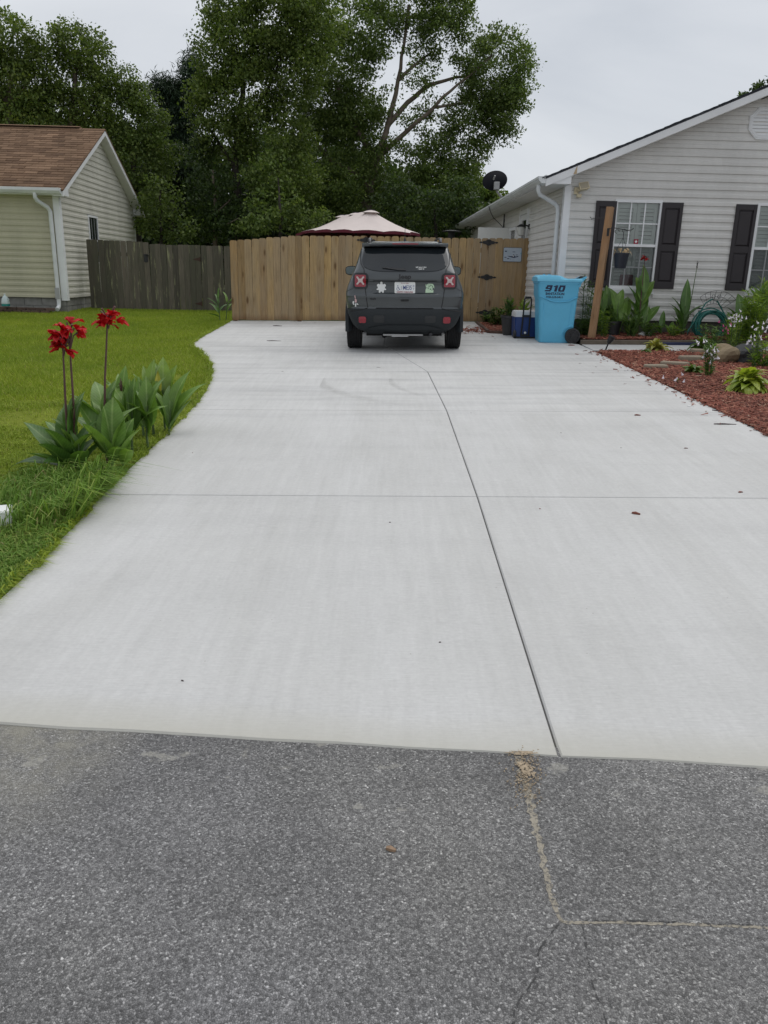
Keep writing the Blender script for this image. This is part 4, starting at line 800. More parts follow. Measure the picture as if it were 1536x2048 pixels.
g1=fence_panel('wooden_gate','wide tan board gate right behind the parked car','gate',-.43,2.035,.1545)
f2=fence_panel('wooden_fence','short tan board fence section with the blue sign, against the white house','fence',2.045,2.915,.1455)
for z_ in (2.09,1.4,.68): hinge(g1,2.04,z_)
for z_ in (2.08,1.4): hinge(g1,-.50,z_)
# sign on the short section
sg=thing('metal_sign','light blue metal sign with a dark truck picture on the tan fence','sign',(2.545,FY-.02,1.86))
mb=MB(); w2,h2=.192,.142
def rrect(a,b,c,d,r,n=4):
    out=[]
    for (x,z,q) in ((b-r,d-r,0),(a+r,d-r,1),(a+r,c+r,2),(b-r,c+r,3)):
        for k in range(n+1): t_=PI/2*(q+k/n); out.append((x+r*math.cos(t_),z+r*math.sin(t_)))
    return out
mb.prism(rrect(-w2,w2,-h2,h2,.025),-.004,0); mb.build('sign_border',plain('sign_border',(.08,.1,.12),.4),sg)
mb=MB(); mb.prism(rrect(-w2+.008,w2-.008,-h2+.008,h2-.008,.02),-.0055,-.004); t=NT('sign_face'); v=t.pos(kind='obj'); c=t.ramp(t.noise(v,9,3),[(.35,(.36,.44,.5)),(.6,(.42,.47,.55)),(.75,(.2,.4,.46))]); t.base(c); t.set(rough=.4); mb.build('sign_face',t.m,sg)
mb=MB()
for pl in ([(-.11,-.025),(-.03,-.03),(.0,-.03),(.015,.005),(.035,.005),(.045,-.03),(.075,-.035),(.12,-.022),(.125,-.04),(.04,-.062),(0,-.058),(-.07,-.04)],[(-.165,.075),(-.115,.075),(-.12,.06),(-.14,.05),(-.16,.06)],[(-.165,-.045),(-.12,-.05),(-.12,-.062),(-.16,-.06)],[(-.105,-.075),(-.06,-.07),(-.06,-.085),(-.11,-.088)],[(-.04,-.085),(-.015,-.08),(-.02,-.088),(-.035,-.092)],[(.0,.06),(.05,.062),(.06,.052),(-.005,.05)],[(.07,-.0),(.11,.004),(.11,-.006),(.07,-.01)]):
    mb.prism(pl,-.0068,-.0055)
mb.build('sign_picture',M['navy'],sg)
mb=MB(); mb.prism([(.018+.011*math.cos(k*.7),-.025+.018*math.sin(k*.7)) for k in range(9)],-.0075,-.0068); mb.build('sign_wheel',M['white'],sg)
# old grey fence
OP=picket_mesh(.1385,1.58,.018,.02,M['oldpicket']); OY=20.25
of=thing('weathered_fence','old grey mossy board fence between the cream house and the tan fence','fence',(-7.40,OY,gz(-7.4,OY)))
x=-7.33
while x<-3.3:
    o=link('picket',OP,of); z0=gz(x,OY)+.0; zt=lerp([(-7.4,2.065),(-5.95,2.045),(-5.8,1.995),(-3.3,1.99)],x)+R.uniform(-.008,.010); o.location=(x+7.4,R.uniform(-.006,.006),0); o.scale=(R.uniform(.94,1.0),1,(zt-z0)/1.58); o.rotation_euler=(0,R.uniform(-.007,.007),0); x+=.139
for zz_ in (.3,1.25):
    mb=MB(); mb.box(0,4.1,.014,.05,zz_,zz_+.09); mb.build('rail',M['oldpicket'],of)
for (x_,z_) in ((1.44,1.22),(2.75,1.22),(2.75,.17)):
    mb=MB()
    if x_<2: mb.box(-.05,.05,-.022,-.012,-.09,.09); mb.box(-.02,.02,-.03,-.022,-.1,-.02); mb.tube([(.0,-.03,.06),(.05,-.05,.08),(.09,-.03,.04)],.01,6)
    else: mb.prism([(-.17,.0),(0,.045),(.0,-.045)],-.016,-.011); mb.box(0,.022,-.02,-.011,-.055,.055)
    o=mb.build('latch' if x_<2 else 'hinge',M['iron'] if x_<2 else M['rust'],of); o.location=(x_,0,z_)
# ================================================================== parked car
def text(s,size,mat,name,parent,loc,rot=(PI/2,0,0),ext=.001,sx=1.,bold=0.,shear=0.,align='CENTER',sub=None):
    cu=bpy.data.curves.new(name,'FONT'); cu.body=s; cu.size=size; cu.extrude=ext; cu.align_x=align; cu.align_y='CENTER'; cu.offset=bold; cu.shear=shear; cu.resolution_u=3
    to=bpy.data.objects.new('tmp_text',cu); C.objects.link(to); dg=bpy.context.evaluated_depsgraph_get(); me=bpy.data.meshes.new_from_object(to.evaluated_get(dg)); C.objects.unlink(to); bpy.data.objects.remove(to)
    me.materials.clear(); me.materials.append(mat); o=link(name,me,parent); o.location=loc; o.rotation_euler=rot; o.scale=(sx,1,1); return o
M['insetplastic']=plain('bumper_inset',(.018,.02,.022),.5,.05)
M['carglass']=plain('tinted_rear_glass',(.014,.018,.022),.04,.08,2,spec=.6)
car=thing('parked_car','dark grey compact suv with red tail lights parked facing the gate','car',(.245,11.92,gz(.245,11.92)+.002))
car.scale=(.985,1,1); car.rotation_euler=(math.atan(.0285),-.017,-.004)
WT=[(.26,.55),(.29,.60),(.33,.70),(.38,.765),(.47,.815),(.57,.85),(.66,.872),(.75,.884),(.85,.886),(.93,.868),(1.0,.838),(1.06,.812),(1.12,.787),(1.18,.762),(1.25,.737),(1.35,.71),(1.45,.682),(1.53,.655),(1.58,.63),(1.62,.59),(1.645,.52)]
YT=[(.26,.16),(.33,.06),(.42,.015),(.5,.0),(.58,.0),(.632,.015),(.6335,.062),(.66,.068),(.70,.066),(.76,.058),(.80,.045),(.825,.048),(.85,.062),(1.0,.068),(1.04,.058),(1.1,.06),(1.14,.068),(1.18,.085),(1.3,.16),(1.45,.25),(1.54,.31),(1.6,.36),(1.645,.45)]
RT=[(.26,.1),(.5,.16),(1.0,.15),(1.2,.17),(1.5,.16),(1.645,.12)]
sm=lambda e0,e1,x:(lambda t:t*t*(3-2*t))(max(0,min(1,(x-e0)/(e1-e0))))
def wd(z): return lerp(WT,z)
def tail(x,z):
    W=wd(z); r=lerp(RT,z); y=lerp(YT,z); ax=abs(x)
    rec=.03*sm(.84,.862,z)*(1-sm(1.01,1.022,z))*(1-sm(.47,.55,ax))
    bow=.05*(min(ax,W-r)/(W-r))**2 if W>r else 0
    if ax>W-r:
        d=min(1.,(ax-(W-r))/r); y+= r*(1-math.sqrt(max(0,1-d*d)))
    return y+bow+rec
def yfront(z): return lerp([(.26,4.0),(.6,4.2),(.95,4.16),(1.0,4.0),(1.02,3.35),(1.08,3.2),(1.6,2.45),(1.645,2.3)],z)
def slice_(z):
    W=wd(z); r=lerp(RT,z); pts=[]
    xs=[-(W-r)+2*(W-r)*k/22 for k in range(23)]
    rear=[(x,tail(x,z),z) for x in xs]
    arc=[(W-r+r*math.sin(q),tail(W-r,z)+r*(1-math.cos(q)),z) for q in (PI/8,PI/4,3*PI/8,PI/2)]
    y0=tail(W-r,z)+r; yf=yfront(z); Wf=W*lerp([(.26,.97),(1.0,.97),(1.3,.95),(1.645,.95)],z)
    side=[(W,y0+.25,z),(W*.995,y0+.6,z),(W*.985,(y0+yf)/2,z),(Wf,yf-.55,z),(Wf-.06,yf-.25,z)]
    front=[(Wf-.25,yf-.06,z),(Wf*.35,yf,z)]
    right=rear+arc+side+front
    left=[(-x,y,zz_) for x,y,zz_ in reversed(arc+side+front)]
    return right+left
def car_shell(name,zs,mat,cap0,cap1,smooth=40):
    mb=MB(); mb.loft([slice_(z) for z in zs],cap0,cap1)
    return mb.build(name,mat,car,smooth=smooth)
bumper=car_shell('bumper',[.26,.28,.30,.33,.36,.40,.44,.48,.52,.56,.59,.61,.625,.632],M['plastic'],True,True)
body=car_shell('body',[.634,.645,.66,.68,.70,.73,.76,.785,.80,.815,.83,.842,.852,.864,.9,.95,1.0,1.012,1.022,1.032,1.045,1.06,1.09,1.12,1.15,1.18,1.22,1.27,1.32,1.38,1.44,1.5,1.55,1.59,1.62,1.635,1.645],M['paint'],True,True)
# wheel openings
def carve(o,x0,x1,yc,zc,r):
    mb=MB(); Mx=Matrix.Translation((0,yc,zc))@Matrix.Rotation(PI/2,4,'Y'); mb.lathe([(r,x0),(r,x1)],28,Mx)
    me=mb.mesh('cut',M['underbody']); co=bpy.data.objects.new('cut',me); C.objects.link(co); co.parent=car
    b=o.modifiers.new('cut','BOOLEAN'); b.operation='DIFFERENCE'; b.object=co; b.solver='EXACT'; dg=bpy.context.evaluated_depsgraph_get(); dg.update()
    nm=bpy.data.meshes.new_from_object(o.evaluated_get(dg)); o.modifiers.clear(); o.data=nm; C.objects.unlink(co); bpy.data.objects.remove(co)
for o_ in (bumper,body):
    for yc in (.72,3.29):
        for s_ in (-1,1): carve(o_,s_*.58 if s_>0 else -1.0,1.0 if s_>0 else -.58,yc,.345,.385)
for o_ in (bumper,body): 
    o_.data.polygons.foreach_set('use_smooth',[True]*len(o_.data.polygons)); o_.data.set_sharp_from_angle(angle=math.radians(38))
# fender flares (dark plastic arches)
for yc in (.72,3.29):
    for s_ in (-1,1):
        mb=MB(); ring=[]
        for k in range(15):
            a=math.radians(-8+k*196/14); ring.append([(s_*(xx),yc-math.cos(a)*rr,.345+math.sin(a)*rr) for xx,rr in ((.80,.385),(.893,.385),(.902,.41),(.893,.445),(.85,.45))])
        mb.loft(ring,True,True,closed=True); mb.build('fender_flare',M['plastic'],car,smooth=40)
# patches that follow the tail surface
def patch(name,rows,mat,off,parent=None,ncol=16,skirt=.012,inner=None,smooth=40):
    """rows: (z,xl,xr); raised 'off' from the tail surface"""
    parent=parent or car; mb=MB(); top=[]
    for z,a,b in rows: top.append([(a+(b-a)*k/ncol,tail(a+(b-a)*k/ncol,z)-off,z) for k in range(ncol+1)])
    n=ncol+1; vs=[p for r in top for p in r]; fs=[(j*n+i,j*n+i+1,(j+1)*n+i+1,(j+1)*n+i) for j in range(len(rows)-1) for i in range(ncol)]
    mb.add(vs,fs)
    loop=top[0]+[r[-1] for r in top[1:]]+list(reversed(top[-1]))[1:]+[r[0] for r in reversed(top[1:-1])]
    back=[(x,y+off+skirt,z) for x,y,z in loop]; m=len(loop); mb.add(loop+back,[(i,(i+1)%m,m+(i+1)%m,m+i) for i in range(m)])
    return mb.build(name,mat,parent,smooth=smooth)
def rows_rr(x0,x1,z0,z1,r,n=6,tz=None):
    out=[]
    zs=[z0+r*(1-math.cos(PI/2*k/n)) for k in range(n+1)]+[z0+r+(z1-z0-2*r)*k/3 for k in (1,2)]+[z1-r*(1-math.cos(PI/2*k/n)) for k in range(n,-1,-1)]
    for z in zs:
        d=0
        if z<z0+r: q=(z0+r-z)/r; d=r*(1-math.sqrt(max(0,1-q*q)))
        if z>z1-r: q=(z-(z1-r))/r; d=r*(1-math.sqrt(max(0,1-q*q)))
        out.append((z,x0+d,x1-d))
    return out
# rear window
def winrows(m):
    tab=[(1.165,.30),(1.172,.40),(1.185,.485),(1.205,.55),(1.235,.60),(1.28,.632),(1.34,.64),(1.42,.628),(1.50,.61),(1.535,.60)]
    zs=[1.165,1.17,1.176,1.185,1.195]+[1.205+.33*k/22 for k in range(23)]; return [(z,-lerp(tab,z),lerp(tab,z)) for z in zs]
patch('rear_window',winrows(0),M['carglass'],.010,ncol=36)
patch('window_surround',[(1.535,-.60,.60),(1.55,-.60,.60),(1.565,-.59,.59)],M['piano'],.003,ncol=20)
# tailgate panel: shut lines
def seam(pts,name='shut_line',r=.006):
    mb=MB(); q=[]
    for a,b in zip(pts,pts[1:]):
        for k in range(6): q.append((a[0]+(b[0]-a[0])*k/6,a[1]+(b[1]-a[1])*k/6))
    q.append(pts[-1]); mb.tube([(x,tail(x,z)-.0002,z) for x,z in q],r,5); return mb.build(name,M['dogear_black'],car)
for s_ in (-1,1):
    seam([(s_*.655,1.52),(s_*.665,1.4),(s_*.655,1.28),(s_*.607,1.2),(s_*.60,1.1),(s_*.585,.9),(s_*.565,.74),(s_*.55,.65)])
    seam([(s_*.555,.64),(s_*.7,.615),(s_*.83,.60)]); seam([(s_*.60,1.1),(s_*.615,1.13)])
    seam([(s_*.76,.93),(s_*.875,.87)],r=.0025)
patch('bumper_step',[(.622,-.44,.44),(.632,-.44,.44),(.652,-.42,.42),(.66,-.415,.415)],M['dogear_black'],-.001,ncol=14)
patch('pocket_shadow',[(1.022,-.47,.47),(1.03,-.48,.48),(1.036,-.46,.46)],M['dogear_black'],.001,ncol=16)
# handle
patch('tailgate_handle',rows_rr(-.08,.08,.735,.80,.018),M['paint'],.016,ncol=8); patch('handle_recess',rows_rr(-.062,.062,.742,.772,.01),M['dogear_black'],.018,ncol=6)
# bumper reliefs
for s_ in (-1,1):
    a,b=sorted((s_*.30,s_*.465)); patch('bumper_inset',rows_rr(a,b,.44,.545,.03),M['insetplastic'],.006,ncol=6)
    a,b=sorted((s_*.575,s_*.685)); rf=patch('reflector',rows_rr(a,b,.432,.525,.025),M['redlens'],.012,ncol=6)
    a,b=sorted((s_*.565,s_*.70)); patch('reflector_bezel',rows_rr(a,b,.42,.54,.035),M['plastic'],.007,ncol=6)
patch('bumper_lip',[(.335,-.55,.55),(.35,-.55,.55),(.385,-.42,.42),(.40,-.30,.30),(.405,-.30,.30)],M['plastic'],.02,ncol=16)
mb=MB(); mb.box(-.32,.28,.10,.22,.245,.268); mb.build('skid_plate',M['greymetal'],car,bevel=.004)
mb=MB(); mb.tube([(.40,.30,.275),(.40,.10,.268)],.024,10); mb.build('exhaust',M['rim'],car,smooth=50)
# tail lights
for s_ in (-1,1):
    a,b=sorted((s_*.545,s_*.77)); z0,z1=.915,1.142
    tl=patch('tail_light',rows_rr(a,b,z0,z1,.05),M['piano'],.022,ncol=12,skirt=.06)
    a,b=sorted((s_*.578,s_*.742)); patch('red_lens',rows_rr(a,b,z0+.03,z1-.03,.02),M['redlens'],.028,tl,ncol=10)
    xc=s_*.66; zc=1.032
    mb=MB()
    for d in (-1,1):
        for e in (-1,1):
            p=[(.0,.026),(.014,.028),(.036,.056),(.052,.058),(.06,.046),(.036,.018),(.034,0),(0,0)]
            mb.prism([(xc+d*u*1.0,zc+e*v) for u,v in p],0,.006)
    for i,vx in enumerate(mb.v): mb.v[i]=(vx[0],tail(vx[0],vx[2])-.036+vx[1],vx[2])
    mb.build('lens_cross',M['whitelens'],tl)
# spoiler and third brake light
mb=MB(); rings=[]
for k in range(21):
    x=-.64+1.28*k/20; e=abs(x)/.64; b=.06*e**2; d=.03*sm(.85,1,e)
    rings.append([(x,.215+b+d,1.574-.01*e),(x,.20+b+d,1.592),(x,.205+b+d,1.618-.012*e),(x,.30+b,1.64-.02*e),(x,.5,1.652-.03*e),(x,.5,1.56),(x,.30+b,1.552)])
mb.loft(rings); mb.build('spoiler',M['paint'],car,smooth=35)
mb=MB(); rr=[]
for k in range(9):
    x=-.19+.38*k/8; b=.06*(abs(x)/.64)**2; rr.append([(x,.197+b,1.596),(x,.199+b,1.612),(x,.235+b,1.612),(x,.235+b,1.596)])
mb.loft(rr); mb.build('brake_light',M['redlens'],car)
# roof, rails, antenna, mirrors, side glass
for s_ in (-1,1):
    mb=MB(); mb.tube([(s_*.53,.42,1.625),(s_*.53,.46,1.665),(s_*.535,.55,1.685),(s_*.54,1.3,1.70),(s_*.535,2.0,1.685),(s_*.53,2.08,1.64)],[.02,.024,.022,.02,.022,.02],8); mb.build('roof_rail',M['rim'],car,smooth=60)
    mb=MB(); mb.loft([[(s_*(.87+.115*math.sin(q)*(1 if abs(math.sin(q))<.7 else .98)*1.0+.03),2.33,1.12+.085*math.copysign(abs(math.cos(q))**.55,math.cos(q))) for q in [2*PI*k/16 for k in range(16)]],[(s_*(.89+.105*math.sin(q)),2.48,1.12+.075*math.copysign(abs(math.cos(q))**.7,math.cos(q))) for q in [2*PI*k/16 for k in range(16)]]]); mr=mb.build('mirror',M['piano'],car,smooth=40)
    mb=MB(); mb.loft([[(s_*(.90+.098*math.copysign(abs(math.sin(q))**.6,math.sin(q))),2.325,1.12+.068*math.copysign(abs(math.cos(q))**.6,math.cos(q))) for q in [2*PI*k/16 for k in range(16)]],[(s_*(.90+.093*math.copysign(abs(math.sin(q))**.6,math.sin(q))),2.322,1.12+.062*math.copysign(abs(math.cos(q))**.6,math.cos(q))) for q in [2*PI*k/16 for k in range(16)]]]); mb.build('mirror_glass',plain('mirror_glass',(.12,.15,.15),.12,.05,metal=.3),mr)
    mb=MB(); mb.box(min(s_*.74,s_*.9),max(s_*.74,s_*.9),2.38,2.44,1.06,1.09); mb.build('mirror_arm',M['piano'],mr)
    mb=MB()
    for y0,y1 in ((.62,1.22),(1.27,2.1),(2.15,2.9)):
        vs=[]
        for z in (1.13,1.3,1.5):
            a,b=(y0+(z-1.13)*.1,y1-(z-1.13)*(.1 if y1<2.5 else .85)); 
            vs+=[(s_*(wd(z)*.99+.004),a,z),(s_*(wd(z)*.98+.004),b,z)]
        mb.add(vs,[(0,1,3,2),(2,3,5,4)])
    mb.build('side_window',M['darkglass'],car)
mb=MB(); vs=[]
for z in (1.1,1.3,1.55): vs+=[(-wd(z)*.82,yfront(z)+.004,z),(wd(z)*.82,yfront(z)+.004,z)]
mb.add(vs,[(0,1,3,2),(2,3,5,4)]); mb.build('windshield',M['darkglass'],car)
mb=MB(); mb.lathe([(.024,0),(.02,.02),(.011,.05),(.0045,.07),(.0035,.2),(.0025,.24)],10,Matrix.Translation((.0,.62,1.645))); mb.build('antenna',M['blackplastic'],car)
# wiper
mb=MB(); P_=lambda x,z,o:(x,tail(x,z)-o,z)
mb.loft([[P_(x,z-h,.014),P_(x,z+h,.014),P_(x,z+h,.028),P_(x,z-h,.028)] for x,z,h in ((.01,1.197,.011),(-.10,1.205,.016),(-.22,1.218,.010),(-.335,1.228,.005))]); mb.build('wiper',M['blackplastic'],car)
# number plate
pl=thing('number_plate',None,None); 
mb=MB(); mb.prism([(x,z) for x,z in rrect(-.153,.153,.855,1.013,.014)],0,.004); 
bpy.data.objects.remove(pl)
py_=tail(0,.93)-.016
pm=MB(); pm.prism(rrect(-.153,.153,.857,1.013,.014),py_,py_+.008); plate=pm.build('number_plate',M['white'],car)
text('ME35',.088,M['plateblue'],'plate_text',plate,(.037,py_-.0012,.932),sx=.66,bold=.0004)
text('D\nV',.04,M['plateblue'],'plate_text',plate,(.128,py_-.0012,.938),sx=.75)
text('NORTH CAROLINA',.029,M['platered'],'plate_text',plate,(0,py_-.0012,.873),sx=.95,bold=.0006)
text('First in Flight',.02,M['platered'],'plate_text',plate,(.0,py_-.0012,.997),sx=1.1)
mb=MB(); cc=(-.10,.93)   # wheelchair symbol
def strokes(mb,pts,wd_,y):
    for (a,b),(c,d) in zip(pts,pts[1:]):
        v=Vector((c-a,d-b)); n_=Vector((-v.y,v.x)).normalized()*wd_/2; mb.add([(a-n_.x,y,b-n_.y),(c-n_.x,y,d-n_.y),(c+n_.x,y,d+n_.y),(a+n_.x,y,b+n_.y)],[(0,1,2,3)])
strokes(mb,[(cc[0]-.004,cc[1]+.022),(cc[0],cc[1]-.004),(cc[0]+.016,cc[1]-.006),(cc[0]+.024,cc[1]-.026),(cc[0]+.031,cc[1]-.023)],.006,py_-.0012)
strokes(mb,[(cc[0]-.002,cc[1]+.008),(cc[0]+.013,cc[1]+.007)],.005,py_-.0012)
strokes(mb,[(cc[0]+.021*math.cos(a)-.001,cc[1]-.012+.021*math.sin(a)) for a in [2.0+k*.38 for k in range(11)]],.005,py_-.0012)
mb.add([(cc[0]-.005+.007*math.cos(k*PI/4),py_-.0012,cc[1]+.031+.007*math.sin(k*PI/4)) for k in range(8)],[tuple(range(8))]); mb.build('plate_symbol',M['plateblue'],plate)
mb=MB()
for x in (-.055,-.043): strokes(mb,[(x,.905),(x,.957)],.003,py_-.0012)
mb.build('plate_stripe',M['plateblue'],plate)
# lettering on the tailgate
yj=tail(0,1.09); tilt=PI/2-.12
text('Jeep',.088,M['piano'],'emblem',car,(0,yj-.010,1.088),(tilt,0,0),.005,1.2,.0025)
text('4x4',.04,M['piano'],'emblem',car,(-.475,tail(-.475,.775)-.006,.775),(PI/2-.2,0,-.06),.003,1.5,.002)
text('tell your dog\ni said hi',.030,M['white'],'window_lettering',car,(.235,tail(.235,1.226)-.016,1.222),(PI/2-.62,0,.02),.0006,1.0,.0006)
# stickers
def sticker(name,poly,x,z,mat,o=.005,lean=0,**k):
    mb=MB(); mb.prism(poly,0,.002); 
    for i,vx in enumerate(mb.v): mb.v[i]=(vx[0]+x,tail(vx[0]+x,vx[2]+z)-o+vx[1],vx[2]+z)
    return mb.build(name,mat,car)
tur=[]
def ell(cx_,cz_,rx,rz,rot=0,n=14): return [(cx_+rx*math.cos(2*PI*k/n)*math.cos(rot)-rz*math.sin(2*PI*k/n)*math.sin(rot),cz_+rx*math.cos(2*PI*k/n)*math.sin(rot)+rz*math.sin(2*PI*k/n)*math.cos(rot)) for k in range(n)]
for i_,e_ in enumerate((ell(0,-.004,.055,.056),ell(0,.062,.019,.022),ell(-.046,.03,.022,.02,.9),ell(.046,.03,.022,.02,-.9),ell(-.056,-.024,.016,.011,.3),ell(.056,-.024,.016,.011,-.3),ell(-.026,-.06,.014,.015),ell(.024,-.06,.014,.015))):
    sticker('turtle_sticker',e_,-.348,.935,M['white'],.005+.0004*i_)
st=[(-.06,-.065),(.058,-.065),(.06,-.03),(.045,-.02),(.05,.01),(.072,-.005),(.066,.035),(.05,.058),(.02,.062),(-.02,.062),(-.045,.045),(-.06,.055),(-.05,.0),(-.058,-.03)]
sg_=sticker('green_sticker',st,.365,.93,M['mint'])
mb=MB()
for k in range(26):
    a,b=R.uniform(-.045,.045),R.uniform(-.05,.05); s_=R.uniform(.003,.008); mb.prism([(a-s_,b-s_*.6),(a+s_,b-s_*.4),(a+s_*.5,b+s_),(a-s_*.4,b+s_*.7)],-.0022,-.0006)
for i,vx in enumerate(mb.v): mb.v[i]=(vx[0]+.365,tail(vx[0]+.365,vx[2]+.93)-.005+vx[1],vx[2]+.93)
tag(mb.build('sticker_blotches',plain('sticker_blotch',(.06,.12,.07),.6),sg_),kind='stuff')
for pl_,m_ in (([(-.01,.02),(.012,.03),(.022,.0),(.012,-.03),(-.008,-.02)],'pinkprint'),([(-.006,.03),(-.014,.07),(-.004,.085),(.004,.05),(.004,.03)],'pinkprint'),([(-.01,-.02),(-.035,.0),(-.045,-.03),(-.03,-.06),(-.012,-.05),(-.026,-.035),(-.02,-.02)],'white'),([(0,-.03),(.012,-.05),(.01,-.085),(-.008,-.085),(-.006,-.05)],'white'),([(.015,-.03),(.04,-.045),(.048,-.055),(.02,-.055)],'white')):
    sticker('sticker_mark',pl_,-.735,.745,M[m_],.008)
# wheels
def wheel_mesh():
    tb=MB(); r=.343; w2=.112; prof=[(.22,-w2*.9),(.30,-w2),(.325,-w2*.98),(r-.006,-w2*.86)]
    for k in range(7):
        z0=-w2*.82+k*w2*1.64/7; z1=z0+w2*1.64/7
        prof+=[(r,z0+.003),(r,z1-.009),(r-.009,z1-.007),(r-.009,z1-.001)]
    prof+=[(r-.006,w2*.86),(.325,w2*.98),(.30,w2),(.22,w2*.9)]
    tb.lathe(prof,56,Matrix.Rotation(PI/2,4,'Y'),cap=False)
    rb=MB(); rb.lathe([(.05,w2*.7),(.06,w2*.9),(.2,w2*.72),(.222,w2*.92),(.222,-w2*.9),(.05,-w2*.9)],32,Matrix.Rotation(PI/2,4,'Y'))
    for k in range(5):
        A=Matrix.Rotation(2*PI*k/5,4,'X'); rb.box(w2*.72,w2*.88,-.022,.022,.05,.21,A)
    return tb.mesh('tyre',M['tyre'],35),rb.mesh('rim',M['rim'],35)
tm,rm=wheel_mesh()
for yc in (.72,3.29):
    for s_ in (-1,1):
        wh=bpy.data.objects.new('wheel',None); C.objects.link(wh); wh.parent=car; wh.location=(s_*.775,yc,.338); wh.rotation_euler=(0,0,0 if s_>0 else PI)
        link('tyre',tm,wh); link('rim',rm,wh)
mb=MB(); mb.box(-.58,.58,.35,3.9,.22,.40); mb.box(-.66,.66,.66,.78,.30,.38); mb.tube([(-.3,.3,.24),(-.3,.9,.25)],.05,8); mb.build('underbody',M['underbody'],car)
mb=MB(); mb.box(-.12,.06,.16,.22,.225,.243); mb.box(-.19,-.12,.12,.2,.228,.25); mb.build('tow_bracket',M['silver'],car)
for o_ in list(car.children_recursive):
    if o_.type=='MESH' and o_.parent.name.split('.')[0]!='wheel':
        co=np.empty(len(o_.data.vertices)*3,np.float32)
        if o_.name.startswith(('emblem','plate_text')): continue
        if o_.name.startswith('window_lettering'): o_.location.z=1.12+(o_.location.z-1.12)*.87; continue
        o_.data.vertices.foreach_get('co',co); co=co.reshape(-1,3); zc_=co[:,2]; co[:,2]=np.where(zc_>1.12,1.12+(zc_-1.12)*.87,zc_); o_.data.vertices.foreach_set('co',co.ravel()); o_.data.update()
# ================================================================== wheeled bin
bp=gnd(1116,686); 
bn=thing('wheeled_bin','tall sky blue wheeled bin with black lettering by the house corner','bin',(bp.x-.06,bp.y+.02,bp.z),-.05); bn.scale=(.84,1,1)
def rr_xy(x0,x1,y0,y1,r,z,n=5):
    out=[]
    for (x,y,q) in ((x1-r,y1-r,0),(x0+r,y1-r,1),(x0+r,y0+r,2),(x1-r,y0+r,3)):
        for k in range(n+1): t_=PI/2*(q+k/n); out.append((x+r*math.cos(t_),y+r*math.sin(t_),z))
    return out
mb=MB(); prof=[(0,-.295,.335,.0,.50,.05),(.03,-.31,.345,-.012,.515,.06),(.66,-.365,.375,-.05,.56,.06),(.69,-.367,.377,-.052,.562,.06),(.76,-.395,.385,-.068,.58,.06),(.93,-.405,.392,-.078,.59,.06),(.95,-.42,.405,-.09,.60,.06),(.985,-.42,.405,-.09,.60,.06)]
mb.loft([rr_xy(a,b,c,d,r,z) for z,a,b,c,d,r in prof]); bb=mb.build('bin_body',M['bin'],bn,smooth=28)
# moulded corner facets on the visible side
for s_ in (-1,1):
    mb=MB(); x=(-.33 if s_<0 else .34); 
    mb.add([(x+.0*s_,-.074,.765),(x-s_*.20,-.0515,.665),(x-s_*.20,-.049,.63),(x-s_*.0,-.048,.72),(x,-.06,.82)],[(0,1,2,3),(0,3,4)]) if False else None
mb=MB(); mb.tube([(-.365,-.073,.745),(-.28,-.068,.72),(-.14,-.0625,.675),(-.03,-.061,.66),(.10,-.061,.66),(.20,-.064,.675),(.30,-.069,.715),(.37,-.073,.745)],.011,6); mb.build('moulded_ridge',M['bin'],bn,smooth=60)
mb=MB(); 
for x in (-.235,.235): mb.tube([(x,-.006,.06),(x*1.16,-.05,.64)],.008,6)
mb.build('moulded_rib',M['bin'],bn,smooth=60)
ld=MB(); rings=[]
for k in range(17):
    x=-.435+.86*k/16; u=(x+.435)/.86
    zt=1.075-.025*u+(.012*math.sin(u*PI) if u<.6 else -.0)-.03*sm(.45,.7,u)+.012*sm(.8,1,u)
    zt-=.03*(1-sm(0,.05,u)); rings.append([(x,-.105,.978-.004*u),(x,-.11,1.01-.006*u),(x,-.085,zt-.012),(x,-.03,zt),(x,.54,zt),(x,.595,zt-.012),(x,.62,1.01-.006*u),(x,.615,.978-.004*u)])
ld.loft(rings); lid=ld.build('lid',M['bin_lid'],bn,smooth=40)
mb=MB(); mb.tube([(.40,.02,1.0),(.49,.02,1.045),(.505,.02,1.055),(.505,.49,1.055),(.49,.49,1.045),(.40,.49,1.0)],.017,8); mb.build('handle',M['blackplastic'],bn,smooth=60)
mb=MB(); mb.prism([(.35,.90),(.40,.90),(.42,.96),(.515,1.055),(.50,1.07),(.38,1.02)],-.06,.0); mb.prism([(.35,.90),(.40,.90),(.42,.96),(.515,1.055),(.50,1.07),(.38,1.02)],.5,.56); mb.build('handle_bracket',M['bin'],bn)
mb=MB()
for x in (-.27,-.17): mb.tube([(x,.1,1.05),(x,.1,1.085),(x,.32,1.085),(x,.32,1.05)],.008,6)
mb.build('lid_grip',M['bin_lid'],bn)
for y,s_ in ((-.045,1),(.53,1)):
    mb=MB(); A=Matrix.Rotation(PI/2,4,'X'); q=.125/.15; mb.lathe([(.145*q,-.035),(.15*q,-.02),(.15*q,.02),(.145*q,.035),(.118*q,.036),(.112*q,.022),(.04*q,.022),(.036*q,.045),(.0,.046)],32,A,cap=False)
    for k in range(6):
        B=A@Matrix.Rotation(2*PI*k/6,4,'Z'); mb.box(.03*q,.118*q,-.009,.009,.02,.036,B)
    mb.lathe([(.0,-.03),(.15*q,-.03)],32,A,cap=False); o=mb.build('wheel',M['blackplastic'],bn,smooth=35); o.location=(.335,y,.123); o.scale=(1/.84,1,1)
